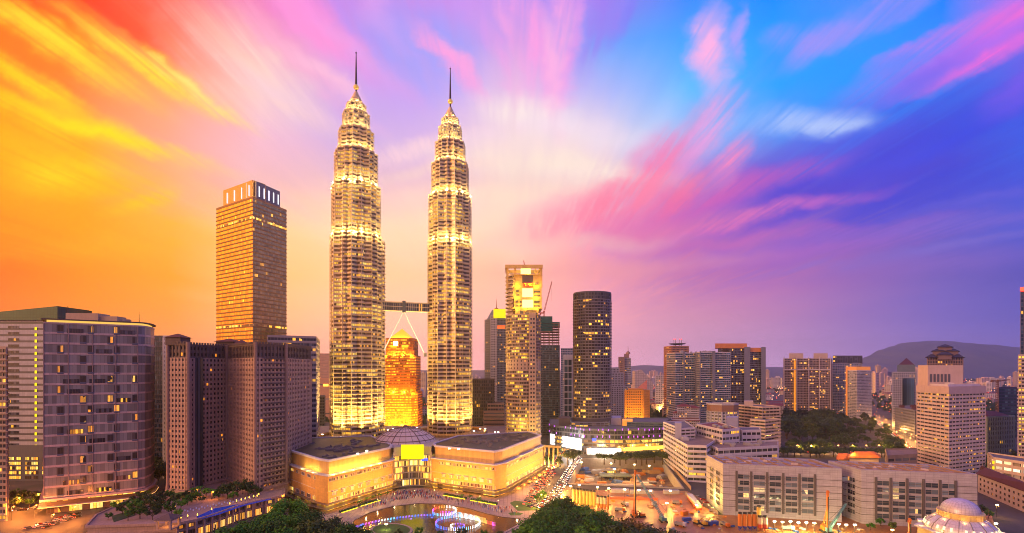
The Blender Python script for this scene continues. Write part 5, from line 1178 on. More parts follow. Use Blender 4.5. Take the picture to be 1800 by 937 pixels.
# shallow ribbed dome
dc = (W(713, 448), 448); rd = 31; b = MB(ox, oy, oz)
prof = [(rd*sin(R(t))/sin(R(58)), ZR-3.5+15*(cos(R(t))-cos(R(58)))/(1-cos(R(58)))) for t in (58, 47, 36, 25, 14, 5)]
b.lathe((dc[0], dc[1], 0), prof, 28); b.build('dome', m_domepanel, mall)
b = MB(ox, oy, oz)
for k in range(28):
    th = 2*pi*k/28
    for (r0, z0), (r1, z1) in zip(prof, prof[1:]): b.bar((dc[0]+r0*cos(th), dc[1]+r0*sin(th), z0), (dc[0]+r1*cos(th), dc[1]+r1*sin(th), z1), .3 if k % 4 else .7)
for r0, z0 in prof:
    for k in range(28): b.bar((dc[0]+r0*cos(2*pi*k/28), dc[1]+r0*sin(2*pi*k/28), z0), (dc[0]+r0*cos(2*pi*(k+1)/28), dc[1]+r0*sin(2*pi*(k+1)/28), z0), .6)
b.tube((dc[0], dc[1], ZR+10), (dc[0], dc[1], ZR+13), 3, 2, 14); b.build('dome_rib', mat('rib_brown', (.20, .12, .08), .6), mall)
# podium between mall and towers
q = ccw([(W(500, 470), 470), (W(655, 471), 471), (W(800, 471), 471), (W(935, 505), 505), (W(930, 640), 640), (W(500, 640), 640)])
addbox(mall, 'podium', q, 0, 24, mat('podium_deck', (.26, .20, .16), .85, var=.35))
for (x, Y) in ((626, 540), (791.5, 575)):
    c = (W(x, Y), Y); b = MB(ox, oy, oz); b.lathe((c[0], c[1], 24), [(43, 0), (43, 2.2), (38, 3.6), (37.6, 2.4), (37.4, 0)], 48); b.build('skylight_ring', mat('gold_ring', (.55, .34, .10), .4, .4, panel=(1.6, 30, .3)), mall)
# floodlights washing the upper walls and the front
for t in (.06, .2, .34, .48, .62, .76): x, y = lerp(wl2, wl3, t); lamp_light((x+1.2, y-.9, 26.0), 3200, (1, .74, .10), .4)
for t in (.55, .75, .92): x, y = lerp(wl0, wl1, t); lamp_light((x-.6, y-1.0, 26.0), 1500, (1, .74, .10), .4)
for t in (.35, .75): x, y = lerp(wr2, wr3, t); lamp_light((x+1, y-1, 26.0), 900, (1, .6, .10), .4)
for a, c2, n in ((wl2, wl3, 5), (wr0, wr1, 5), (wr2, wr3, 4), (wl0, wl1, 2)):
    dx, dy = c2[0]-a[0], c2[1]-a[1]; L = hypot(dx, dy); nx, ny = dy/L, -dx/L
    if a is wr0: pass
    for k in range(n):
        x, y = lerp(a, c2, (k+.5)/n); spot_light((x+nx*19, y+ny*19, 10), (x, y, 13), 26000 if n > 2 else 9000, (1, .38, .03), 125, 1.2, None, .8)
# ================================================================== domed pavilion lower right
Yk = 262; kx = W(1688, Yk); zk = 0
rt = thing('domed_pavilion', 'octagonal pavilion with a pale two-stage dome, floodlit yellow from below', 'pavilion', (kx, Yk, 0)); m_dome = mat('silver_dome', (.55, .50, .56), .35, .2, panel=(2.2, 1.4, .08)); m_yel = mat('yellow_stone', (.62, .46, .20), .7)
s = Yk/F
b = MB(kx, Yk, 0)
st8 = [(kx+(66 if k % 2 == 0 else 56)*s*cos(pi*k/8+pi/8), Yk+(66 if k % 2 == 0 else 56)*s*sin(pi*k/8+pi/8)) for k in range(16)]
b.prism(inset(st8, 1.4), 0, 14.5, 3); b.build('wall', m_yel, rt)
b = MB(kx, Yk, 0); b.prism(st8, 14.5, 15.4, 3); b.build('eaves', m_whitepl, rt)
b = MB(kx, Yk, 0); b.lathe((kx, Yk, 15.4), [(15.6, 0), (15.4, 1.6), (14.2, 4.0), (11.6, 6.8), (9.6, 8.0)], 32); b.build('lower_dome', m_dome, rt, True)
b = MB(kx, Yk, 0)
for k in range(16):
    th = 2*pi*k/16
    for (r0, z0), (r1, z1) in (((15.7, 15.4), (15.5, 17)), ((15.5, 17), (14.3, 19.4)), ((14.3, 19.4), (11.7, 22.2)), ((11.7, 22.2), (9.6, 23.4))): b.bar((kx+r0*cos(th), Yk+r0*sin(th), z0), (kx+r1*cos(th), Yk+r1*sin(th), z1), .3)
b.build('dome_rib', m_steel_d, rt)
b = MB(kx, Yk, 0); b.tube((kx, Yk, 23), (kx, Yk, 26.4), 9.4, 9.4, 32); b.tube((kx, Yk, 26.4), (kx, Yk, 27), 9.9, 9.9, 32)
for k in range(16): b.box((kx+9.5*cos(pi*k/8), Yk+9.5*sin(pi*k/8), 23), (.5, .5, 3.6), pi*k/8)
b.build('drum', m_yel, rt)
b = MB(kx, Yk, 0); b.lathe((kx, Yk, 27), [(8.4*cos(R(a)), 7.9*sin(R(a))) for a in (0, 12, 24, 36, 48, 60, 72, 82, 89)], 32); b.build('upper_dome', m_dome, rt, True)
for k in range(8):
    for j in (-1, 0, 1):
        th = 2*pi*(k+.5)/8+j*.2; b = MB(kx, Yk, 0); b.bar((kx+15.6*cos(th), Yk+15.6*sin(th), 17.2), (kx+14.8*cos(th), Yk+14.8*sin(th), 19.2), .9, .3); b.build('dome_light', glow('dome_glow', (1, .9, .5), 1.3), rt)
for k in range(10): lamp_light((kx+17.5*cos(2*pi*k/10+.3), Yk+17.5*sin(2*pi*k/10+.3), 13.9), 260, (1, .62, .12), .3)
for k in range(8): lamp_light((kx+11.3*cos(2*pi*k/8+.2), Yk+11.3*sin(2*pi*k/8+.2), 19.9), 200, (1, .5, .1), .2)
for dx in (-60, -20): lamp_light((kx+dx*s, Yk-26, 6), 6000, (1, .62, .06), .5); rt.scale = (1, 1, .85)
# ================================================================== ground surfaces
def sheet(name, pts, z, m, kind='structure', world=False):
    P_ = ccw([q if world else G0(q[0], q[1], z) for q in pts]); c = cen(P_)
    b = MB(c[0], c[1], z); b.add([(x, y, z) for x, y in P_], [tuple(range(len(P_)))]); return tag(b.build(name, m), None, None, kind=kind)
m_asph = mat('asphalt', (.055, .05, .05), .7, var=.3, streak=0); m_pave = mat('pink_paving', (.40, .29, .23), .7, var=.22, streak=0, panel=(3, 3, .2)); m_mud = mat('wet_orange_mud', (.36, .145, .04), .42, var=.8, sc_=.08, streak=0)
m_grass = mat('grass_green', (.06, .13, .02), .9, var=.4, streak=0); m_hedge = mat('hedge_green', (.05, .10, .02), .9, var=.5, streak=0)
sheet('plaza', [(470, 960), (555, 900), (690, 861), (760, 856), (872, 875), (958, 828), (970, 840), (938, 870), (918, 885), (960, 905), (900, 960)], .05, m_pave)
wm, t_, b_ = newmat('lake_water')
b_.inputs['Base Color'].default_value = (.012, .014, .02, 1); b_.inputs['Roughness'].default_value = .06
bp = t_.new('ShaderNodeBump'); bp.inputs['Strength'].default_value = .25; bp.inputs['Distance'].default_value = .3
t_.l.new(t_.noise(t_.new('ShaderNodeNewGeometry').outputs['Position'], .6, 4, .6), bp.inputs['Height']); t_.l.new(bp.outputs[0], b_.inputs['Normal'])
LAKE = [(606, 960), (622, 915), (650, 901), (690, 890), (735, 885), (780, 886), (822, 893), (856, 903), (884, 909), (916, 912), (908, 924), (885, 936), (870, 960)]
sheet('lake', LAKE, .12, wm)
b = MB(); q = ccw([G0(x, y, .12) for x, y in LAKE]); b.ringwall(inset(q, -1.6), 1.6, 0, .45); tag(b.build('lake_kerb', m_pave), None, None, kind='structure')
sheet('road', [(1000, 768), (1050, 768), (1016, 812), (992, 856), (975, 885), (945, 897), (915, 890), (932, 862), (962, 826), (982, 798)], .08, m_asph)
sheet('road', [(1525, 732), (1548, 732), (1640, 790), (1600, 797), (1560, 762)], .08, m_asph)
sheet('road', [(1385, 788), (1640, 789), (1640, 800), (1385, 800)], .09, m_asph)
sheet('road', [(-80, 892), (60, 884), (260, 866), (300, 862), (300, 870), (150, 905), (145, 960), (-80, 960)], .08, m_asph)
sheet('road', [(960, 790), (1170, 792), (1170, 803), (960, 806)], .06, m_asph)
sheet('work_yard', [(985, 861), (1207, 863), (1240, 880), (1262, 905), (1500, 905), (1740, 897), (1760, 960), (960, 960), (985, 890)], .06, m_mud)
sheet('traffic_island', [(938, 880), (950, 862), (962, 868), (958, 882), (945, 888)], .22, m_grass)
sheet('lawn', [(896, 884), (905, 880), (935, 884), (958, 890), (955, 897), (910, 898)], .10, m_grass); sheet('lawn', [(893, 902), (905, 900), (920, 902), (914, 906), (898, 906)], .10, m_grass)
b = MB(); q = ccw([G0(688+38*cos(2*pi*k/20), 932+12*sin(2*pi*k/20), .3) for k in range(20)]); b.prism(q, .0, .5, 3); tag(b.build('island_path', m_pave), None, None, kind='structure')
sheet('island_lawn', inset(q, 1.6), .52, m_grass, world=True)
# lane paint on the loop road
# ---------------------------------------------------------------- excavation
pq = ccw(PIT); D_ = -9.0
b = MB(); n = 4
b.add([(x, y, D_) for x, y in pq], [(0, 1, 2, 3)]); tag(b.build('pit_floor', mat('pit_earth', (.15, .09, .055), .7, var=.9, sc_=.10, streak=0)), None, None, kind='structure')
b = MB(); iq = inset(pq, 1.2)
vs_ = [(x, y, D_) for x, y in iq]+[(x, y, .9) for x, y in iq]+[(x, y, .9) for x, y in pq]+[(x, y, -.5) for x, y in pq]
b.add(vs_, [(i, n+i, n+(i+1) % n, (i+1) % n) for i in range(4)]+[(n+i, 2*n+i, 2*n+(i+1) % n, n+(i+1) % n) for i in range(4)]+[(2*n+i, 3*n+i, 3*n+(i+1) % n, 2*n+(i+1) % n) for i in range(4)])
tag(b.build('retaining_wall', m_conc), 'concrete retaining wall round the excavation in the work yard', 'wall')
def hoard(label, a, c2, h, m, Yoff=0):
    b = MB(a[0], a[1], 0); L = hypot(c2[0]-a[0], c2[1]-a[1]); k = max(2, int(L/4))
    b.bar((*a, h/2), (*c2, h/2), .12, h)
    for j in range(k+1): b.box((*lerp(a, c2, j/k), 0), (.25, .35, h+.2))
    return tag(b.build('hoarding', m), label, 'hoarding')
hoard('long pale hoarding down the left edge of the excavation', (PIT[0][0]-3, PIT[0][1]), (PIT[3][0]-3, PIT[3][1]), 3.2, m_whitepl)
hoard('dark hoarding along the far edge of the excavation under the trees', (PIT[3][0], PIT[3][1]+3), (PIT[2][0], PIT[2][1]+3), 4.5, m_darkclad)
hoard('brown hoarding along the right edge of the excavation', (PIT[1][0]+4, PIT[1][1]-4), (PIT[2][0]+3, PIT[2][1]), 3.5, m_brown)
hoard('red and white barrier line across the muddy work yard', G0(1072, 877), G0(1156, 879), 1.6, mat('barrier_red', (.50, .10, .07), .6))
hoard('pale hoarding between work yard and terraced office', G0(1205, 870), G0(1262, 905), 2.6, m_conc)
def pitpt(u, v): return lerp(lerp(PIT[0], PIT[1], u), lerp(PIT[3], PIT[2], u), v)
# steel decks, huts and stacks in the pit
rn = random.Random(11)
DECK = [(.45, .25, 62, 7, 3.4, 'long steel deck spanning the near part of the excavation'), (.42, .55, 30, 14, 4.2, 'square propped slab in the middle of the excavation'), (.35, .78, 16, 5, 3, 'row of lit site huts on the far floor of the excavation'), (.62, .42, 40, 5, 2.2, 'narrow steel deck crossing the middle of the excavation')]
for i, (u, v, w, d, h, lb) in enumerate(DECK):
    x, y = pitpt(u, v); r = thing('steel_deck' if i != 2 else 'site_hut', lb, 'deck' if i != 2 else 'hut', (x, y, D_))
    b = MB(); b.box((0, 0, h-.5), (w, d, .5)); b.build('slab', m_conc if i != 1 else mat('green_deck', (.12, .16, .11), .7, var=.4), r)
    for k in range(9):
        for yy in (-d/2+.4, d/2-.4): b = MB(); b.box((-w/2+.5+(w-1)*k/8, yy, 0), (.4, .4, h)); b.build('prop', MC['dark_metal'], r)
    if i == 2:
        b = MB(); b.prism([(-w/2+.3, -d/2+.3), (w/2-.3, -d/2+.3), (w/2-.3, d/2-.3), (-w/2+.3, d/2-.3)], .4, h-.6, 0, 0, 2); b.build('hut_wall', g_shop, r)
cols = [('blue', (.03, .10, .34)), ('rusty', (.34, .12, .05)), ('grey', (.34, .33, .34)), ('timber', (.42, .26, .12)), ('white', (.6, .57, .54)), ('orange', (.6, .2, .03))]
SM = []
for nm, c in cols:
    m = mat('stack_'+nm, c, .7, var=.35)
    b = MB()
    for k in range(4): b.box((0, -1.1+k*.72, 0), (5.2, .55, .7))
    for k in range(3): b.box((0, -.75+k*.72, .7), (4.8, .55, .6))
    b.box((-1.6, 0, -.12), (.3, 3, .13)); b.box((1.6, 0, -.12), (.3, 3, .13)); SM.append((nm, b.mesh('material_stack', m)))
def stack(x, y, z, k, where, s=1.0):
    nm, me = SM[k % len(SM)]; o = bpy.data.objects.new('material_stack', me); COL.objects.link(o); o.location = (x, y, z+.13); o.rotation_euler = (0, 0, rn.uniform(0, 3.1)); o.scale = (s, s, s)
    tag(o, nm+' coloured stack of building material '+where, 'stack', nm+' material stacks '+where)
for k in range(90): x, y = pitpt(rn.uniform(.04, .96), rn.uniform(.05, .95)); stack(x, y, D_, rn.choice((0, 1, 1, 2, 2, 3, 3, 4, 5)), 'on the floor of the excavation', rn.uniform(.7, 2.6))
for k in range(70):
    px_, py_ = rn.uniform(1060, 1290), rn.uniform(868, 931)
    if 1100 < px_ < 1180 and py_ > 895: continue
    x, y = G0(px_, py_); stack(x, y, .06, rn.randrange(6), 'on the orange mud of the work yard', rn.uniform(.35, .75))
for k in range(16): x, y = G0(rn.uniform(1350, 1520), rn.uniform(924, 936)); stack(x, y, .06, rn.randrange(6), 'in front of the two grey halls', rn.uniform(.4, .8))
# blue tarpaulin
x, y = pitpt(.82, .12); b = MB(); me_v = []; nn = 8
for i in range(nn+1):
    for j in range(nn+1): me_v.append((x-8+16*i/nn+rn.uniform(-.4, .4), y-5+10*j/nn, D_+1+2.2*abs(sin(i*1.3)*cos(j*.9))+rn.uniform(0, .3)))
b.o = (x, y, D_); b.add(me_v, [(i*(nn+1)+j, (i+1)*(nn+1)+j, (i+1)*(nn+1)+j+1, i*(nn+1)+j+1) for i in range(nn) for j in range(nn)])
tag(b.build('tarpaulin', mat('blue_tarp', (.05, .17, .55), .5)), 'crumpled bright blue tarpaulin near the right corner of the excavation', 'tarpaulin')
# ---------------------------------------------------------------- silos
def silo(label, x, y, h, r, mtop, mlow, split, group):
    t = thing('silo', label, 'silo', (x, y, 0), group)
    b = MB(); b.lathe((0, 0, 0), [(r, h*split), (r, h-.5), (r*.6, h), (.05, h+.1)], 16)
    for z in (h*.5, h*.75): b.lathe((0, 0, z), [(r+.06, 0), (r+.06, .15), (r, .16)], 16)
    b.build('barrel', mtop, t)
    b = MB(); b.lathe((0, 0, 0), [(r*.25, .9), (r, 2.2), (r, h*split)], 16)
    for k in range(4): b.tube((r*.8*cos(pi*k/2+.8), r*.8*sin(pi*k/2+.8), 0), (r*.85*cos(pi*k/2+.8), r*.85*sin(pi*k/2+.8), 2.3), .13, .13, 6)
    b.build('hopper', mlow, t)
    b = MB(); b.ringwall(circ(0, 0, r*.95, n=12), .08, h+.05, h+.9); b.build('guard_rail', MC['dark_metal'], t)
    return t
m_sy = mat('silo_yellow', (.66, .48, .10), .5, var=.15); m_so = mat('silo_orange', (.62, .20, .03), .5, var=.15); m_sw = mat('silo_cream', (.62, .52, .32), .5); m_sb = mat('silo_blue', (.03, .06, .36), .5); m_sr = mat('silo_red', (.5, .07, .03), .5)
s0 = None
for k in range(7):
    x, y = G0(1009+k*5.9, 888+k*.9)
    if s0 is None: s0 = silo('tall yellow silo in the row of seven beside the road loop', x, y, 11.8, 1.2, m_sy, m_sy, .35, 'row of seven yellow silos'); 
    else: copy_tree(s0, (x, y, 0))
s0 = None
for k in range(3):
    x, y = G0(1051.5+k*6, 895+k*.8)
    if s0 is None: s0 = silo('cream silo with an orange lower half, at the end of the yellow row', x, y, 8.8, 1.15, m_sw, m_so, .5, 'cream and orange silos')
    else: copy_tree(s0, (x, y, 0))
x, y = G0(1069, 897); silo('slim plain orange silo at the right end of the silo row', x, y, 9.5, .7, m_so, m_so, .4, None)
s0 = None
for k in range(4):
    x, y = G0(1301+k*8.4, 932.5)
    if s0 is None: s0 = silo('orange silo with blue hopper in the row of four by the grey hall', x, y, 10.3, 1.3, m_so, m_sb, .28, 'four orange and blue silos')
    else: copy_tree(s0, (x, y, 0))
s0 = None
for k in range(2):
    x, y = G0(1336+k*9, 933)
    if s0 is None: s0 = silo('short silo with cream top and red lower half by the four orange silos', x, y, 8.4, 1.45, m_sw, m_sr, .55, 'cream and red silos')
    else: copy_tree(s0, (x, y, 0))
x, y = G0(1334, 926); silo('taller yellow silo standing behind the cream and red silos', x, y, 12.5, 1.3, m_sy, m_sy, .4, None)
for (px_, py_) in ((1000, 884), (1026, 897), (1046, 902)): x, y = G0(px_, py_); lamp_light((x, y-7, 5), 5000, (1, .68, .12), .4)
# ---------------------------------------------------------------- site machines
m_rig = mat('rig_orange', (.62, .17, .02), .45); m_teal = mat('crane_teal', (.10, .26, .28), .5); m_track = mat('track_black', (.03, .03, .03), .8)
def tracks(b, w, l):
    for sx in (-1, 1): b.box((sx*w/2, 0, 0), (.8, l, 1.0)); b.tube((sx*w/2-.4, -l/2, .5), (sx*w/2+.4, -l/2, .5), .5, .5, 10); b.tube((sx*w/2-.4, l/2, .5), (sx*w/2+.4, l/2, .5), .5, .5, 10)
def rig(label, px_, py_, h, lean=0.0):
    x, y = G0(px_, py_); t = thing('piling_rig', label, 'piling rig', (x, y, .06))
    b = MB(); tracks(b, 3.4, 5); b.build('track', m_track, t)
    b = MB(); b.box((.4, .6, 1.0), (3, 4.4, 2.2)); b.box((.4, 2.2, 3.2), (2.4, 1.4, .8)); b.build('body', m_rig, t)
    b = MB(); b.box((-1.0, -1.2, 1.2), (1.2, 1.6, 2.2)); b.build('cab', m_rig, t)
    b = MB(); b.box((0, -2.6, .2), (1.0, 1.0, h)); lattice(b, (0, -2.6, h), (0, -2.6, h+2), 1, .6, 2, .25); b.bar((-.9, -2.6, h*.98), (1.2, -2.6, h+1.2), .5); b.build('mast', m_rig, t)
    b = MB(); b.bar((.6, 1.8, 3), (.1, -2.0, h*.62), .35); b.bar((-.4, 1.8, 3), (-.1, -2.0, h*.62), .35); b.build('stay', m_rig, t)
    b = MB(); b.tube((-.1, -3.5, .2), (-.1, -3.5, h*.93), .32, .32, 8); b.build('drill_rod', MC['dark_metal'], t)
    return t
rig('tall orange piling rig standing in the middle of the muddy yard', 1115, 908, 30)
rig('tall orange piling rig in front of the left grey hall', 1450, 935, 24)
rig('orange piling rig whose mast top shows before the right grey hall', 1592, 962, 15); rig('orange piling rig nearest the domed pavilion, only its mast top showing', 1648, 966, 13.5)
def crawler(label, px_, py_, tip, rz, m):
    x, y = G0(px_, py_); t = thing('crawler_crane', label, 'crane', (x, y, .06))
    b = MB(); tracks(b, 3.6, 5.4); b.build('track', m_track, t)
    b = MB(); b.box((0, .4, 1.1), (3.4, 5, 2.0)); b.box((0, 2.6, 1.3), (3.6, 1.2, 1.6)); b.build('body', m, t)
    b = MB(); b.box((-1.2, -1.7, 1.2), (1.2, 1.8, 2.4)); b.build('cab', m, t)
    tp = (tip[0]-x, tip[1]-y, tip[2]); b = MB(); lattice(b, (0, -1.4, 2), tp, 1.3, .7, 16, .24); b.build('boom', m, t)
    b = MB(); b.bar((0, 1.8, 3), (2.2, 2.6, 6.5), .2); b.bar((2.2, 2.6, 6.5), tp, .12); b.bar(tp, (tp[0], tp[1], tp[2]*.35), .12); b.build('cable', MC['dark_metal'], t)
x, y = G0(1165, 915); crawler('teal crawler crane with a long dark lattice boom beside the orange piling rig', 1166, 917, (W(1118, 335), 335, Zp(834, 335)), 0, m_teal)
crawler('teal crawler crane with boom raised before the gap between the grey halls', 1454, 936, (W(1487, 302), 302, Zp(886, 302)), 0, m_teal)
def excavator(label, px_, py_, rz, m):
    x, y = G0(px_, py_); t = thing('excavator', label, 'excavator', (x, y, .06)); t.rotation_euler = (0, 0, rz)
    b = MB(); tracks(b, 2.4, 3.8); b.build('track', m_track, t)
    b = MB(); b.box((0, .5, 1), (2.6, 3, 1.5)); b.build('body', m, t)
    b = MB(); b.box((-.7, -.7, 1.1), (1.1, 1.4, 1.9)); b.build('cab', m_darkclad, t)
    b = MB(); b.bar((.5, -.8, 1.8), (.5, -3.2, 4.6), .45); b.bar((.5, -3.2, 4.6), (.5, -5.6, 2.4), .35); b.box((.5, -5.8, 1.2), (1.2, .9, 1.2)); b.build('arm', m, t)
m_ey = mat('machine_yellow', (.62, .36, .03), .5)
excavator('yellow excavator in the muddy yard by the long red trailer', 1226, 921, .6, m_ey); excavator('orange excavator at the foot of the tall piling rig', 1128, 909, -1.2, m_rig); excavator('yellow excavator near the blue container', 1240, 924, 1.6, m_ey)
x, y = pitpt(.55, .33); 
def container(label, px_, py_, m, rz, l=6.1, w=2.5, h=2.6, z=.06):
    x, y = G0(px_, py_); t = thing('container', label, 'container', (x, y, z)); t.rotation_euler = (0, 0, rz)
    b = MB(); b.box((0, 0, 0), (l, w, h))
    for k in range(12): b.box((-l/2+.3+(l-.6)*k/11, -w/2-.04, .15), (.18, .1, h-.3))
    b.build('shell', m, t); b = MB(); b.box((l/2, 0, .1), (.1, w*.9, h-.2)); b.build('door', MC['dark_metal'], t)
container('blue shipping container at the right edge of the muddy yard', 1251, 923, mat('container_blue', (.03, .07, .36), .6), .1, 8)
container('small blue container below the orange stack in the yard', 1207, 915, MC['container_blue'], .2, 6, 2, 1.8); container('orange container beside the small blue one in the yard', 1203, 905, m_rig, .5, 5)
for i, (px_, py_, w) in enumerate(((1090, 866, 14), (1128, 868, 18), (1180, 868, 12))): container(('left', 'middle', 'right')[i]+' pale site cabin along the near edge of the excavation', px_, py_, m_palegrey, 0, w, 3, 3)
def truck(label, px_, py_, rz, m):
    x, y = G0(px_, py_); t = thing('truck', label, 'truck', (x, y, .06)); t.rotation_euler = (0, 0, rz)
    b = MB(); b.box((0, -2.6, .7), (2.3, 1.8, 2.0)); b.build('cab', m, t)
    b = MB(); b.box((0, .9, .9), (2.4, 5, .3)); b.box((-1.15, .9, 1.2), (.1, 5, 1.0)); b.box((1.15, .9, 1.2), (.1, 5, 1.0)); b.box((0, 3.35, 1.2), (2.4, .1, 1.0)); b.build('bed', MC['plant_metal'], t)
    for yy in (-2.5, 1.6, 2.8):
        for xx in (-1, 1): b = MB(); b.tube((xx-.18, yy, .5), (xx+.18, yy, .5), .5, .5, 10); b.build('wheel', m_track, t)
for i, (px_, py_, rz, lb) in enumerate(((1098, 888, .4, 'white dump truck left of the tall orange piling rig'), (1090, 899, 1.2, 'orange dump truck near the foot of the silo row'), (1150, 888, -.5, 'white dump truck between barrier line and teal crane'), (1190, 886, 1.5, 'orange dump truck beside the red trailer'), (1196, 925, .9, 'white dump truck at the lower edge of the muddy yard'), (1275, 925, .2, 'orange dump truck left of the four orange silos'), (1385, 932, 1.4, 'white dump truck before the floodlights of the left grey hall'))): truck(lb, px_, py_, rz, m_whitepl if i % 2 == 0 else m_rig)
# long red trailer with white roof
a, c2 = G0(1212, 877), G0(1229, 898); t = thing('site_trailer', 'long red and cream site trailer with a white roof in the yard', 'trailer', (*lerp(a, c2, .5), .06)); an_ = atan2(c2[1]-a[1], c2[0]-a[0]); L = hypot(c2[0]-a[0], c2[1]-a[1]); t.rotation_euler = (0, 0, an_)
b = MB(); b.box((0, 0, .6), (L, 3.4, 1.4)); b.build('lower_body', m_sr, t); b = MB(); b.box((0, 0, 2.0), (L, 3.3, 1.7)); b.build('upper_body', m_sw, t); b = MB(); b.box((0, 0, 3.7), (L+.6, 3.9, .25)); b.build('roof', m_whitepl, t)
b = MB()
for k in range(6): b.tube((-L/2+2+k*(L-4)/5, -1.7, .45), (-L/2+2+k*(L-4)/5, 1.7, .45), .45, .45, 8)
b.build('axle', m_track, t)
# ---------------------------------------------------------------- floodlight masts
def make_mast(h, e, name='floodlight_mast', cat='floodlight', label='', group=None):
    t = thing(name, label, cat, (0, 0, 0), group)
    b = MB(); b.tube((0, 0, 0), (0, 0, h), .16, .1, 6); b.box((0, 0, h-.1), (1.6, .2, .15)); b.build('pole', MC['dark_metal'], t)
    b = MB(); b.ball((-.5, -.3, h+.3), .5, 8); b.build('lamp_head', e, t); b = MB(); b.ball((.5, -.3, h+.3), .5, 8); b.build('lamp_head', e, t)
    return t
mproto = {}
def mast(px_, py_, h, power, label, group, e=None, col=(1, .50, .07), z0=0.0):
    e = e or e_white; Y = (H-h-z0)*F/(py_-HZ); x = W(px_, Y); key = (h, e.name, group)
    if key not in mproto: r = mproto[key] = make_mast(h, e, 'floodlight_mast', 'floodlight', label, group); r.location = (x, Y, z0)
    else: r = copy_tree(mproto[key], (x, Y, z0), label=label)
    if power: lamp_light((x, Y-1.0, z0+h-.3), power, col, .6)
for (x, y) in ((1022, 813), (1074, 815), (1080, 825), (1115, 817), (1141, 819)): mast(x, y, 10, 16000, 'floodlight mast lighting the far half of the excavation', 'floodlights at the far side of the excavation')
for (x, y) in ((1003, 855), (1018, 853), (1050, 857), (1070, 859), (1098, 861), (1123, 862), (1143, 863), (1178, 863)): mast(x, y, 9, 9500, 'floodlight mast in the bright row along the near edge of the excavation', 'floodlights along the near edge of the excavation')
for (x, y) in ((1361, 917), (1375, 918), (1389, 917), (1403, 919), (1417, 919), (1431, 920), (1474, 922), (1487, 923), (1502, 923)): mast(x, y, 6, 6000, 'dazzling floodlight in the row before the two grey halls', 'floodlights before the grey halls', col=(1, .78, .28))
mast(1224, 888, 4, 3500, 'floodlight on the end of the red trailer yard', None); mast(1172, 885, 7, 8000, 'floodlight glowing over the wet mud in the middle of the yard', None); lamp_light((W(1248, 345), 345, 9), 12000, (1, .72, .12), .8)
mast(1752, 888, 8, 3000, 'lamp against the pale barrack wall right of the domed pavilion', None, e_warm); mast(1568, 932, 5, 3500, 'yellow lamp among shrubs before the right grey hall', None, e_warm)
mast(1646, 906, 15, 1500, 'starry lamp at the left corner of the domed pavilion roof', None); mast(1750, 921, 9, 1500, 'starry lamp at the right corner of the domed pavilion roof', None)
for (x, y) in ((844, 754), (853, 754), (833, 758), (870, 760), (876, 760)): mast(x, y, 4, 1500, 'bright lamp on the podium deck right of the right steel tower', 'lamps on the podium deck', z0=24)
for (x, y) in ((682, 756), (691, 754), (707, 751), (716, 751), (733, 752), (741, 756), (567, 764), (600, 768)): mast(x, y, 4, 1800, 'bright lamp on the podium by the dome and steel towers', 'lamps near the mall dome', z0=24)
for (x, y, s_) in ((629, 798, 0), (645, 793, 0), (790, 789, 1), (806, 790, 1)): mast(x, y, 1.6, 700, 'spotlight on the roof edge of the '+('left', 'right')[s_]+' mall wing', 'spotlights on the mall roof edge', z0=ZR)
# ================================================================== cars
e_head = glow('headlight', (1, .88, .66), 8); e_tail = glow('taillight', (1, .05, .015), 14)
m_cglass = mat('car_glass', (.02, .022, .025), .1, streak=0)
CARS = []
for nm, c in (('white', (.62, .6, .58)), ('silver', (.34, .34, .35)), ('black', (.02, .02, .022)), ('red', (.34, .02, .02)), ('grey', (.12, .12, .13))):
    pm = mat('car_paint_'+nm, c, .25, .3, var=.05, streak=0)
    b = MB()
    prof = [(-2.2, .35), (-2.2, .8), (-1.25, .92), (-.7, 1.42), (.95, 1.42), (1.55, .95), (2.2, .85), (2.2, .35)]
    vs_ = [(-.85, y, z) for y, z in prof]+[(.85, y, z) for y, z in prof]; n = len(prof)
    b.add(vs_, [tuple(range(n)), tuple(range(2*n-1, n-1, -1))]+[(i, n+i, n+(i+1) % n, (i+1) % n) for i in range(n)], 0)
    b.add([(-.865, -1.12, .95), (-.865, -.65, 1.34), (-.865, .9, 1.34), (-.865, 1.35, .97)], [(0, 1, 2, 3)], 1); b.add([(.865, -1.12, .95), (.865, -.65, 1.34), (.865, .9, 1.34), (.865, 1.35, .97)], [(3, 2, 1, 0)], 1)
    b.add([(-.72, -1.27, .97), (.72, -1.27, .97), (.72, -.74, 1.41), (-.72, -.74, 1.41)], [(0, 1, 2, 3)], 1); b.add([(-.72, 1.56, 1.0), (.72, 1.56, 1.0), (.72, 1.0, 1.41), (-.72, 1.0, 1.41)], [(3, 2, 1, 0)], 1)
    for y in (-1.4, 1.4):
        for x in (-.8, .8): b.tube((x-.1, y, .33), (x+.1, y, .33), .33, .33, 10, 2)
    for x in (-.6, .6): b.box((x, -2.2, .5), (.42, .14, .26), 0, 3); b.box((x, 2.2, .55), (.42, .14, .24), 0, 4)
    CARS.append((nm, b.mesh('car', [pm, m_cglass, m_track, e_head, e_tail])))
rc_ = random.Random(21)
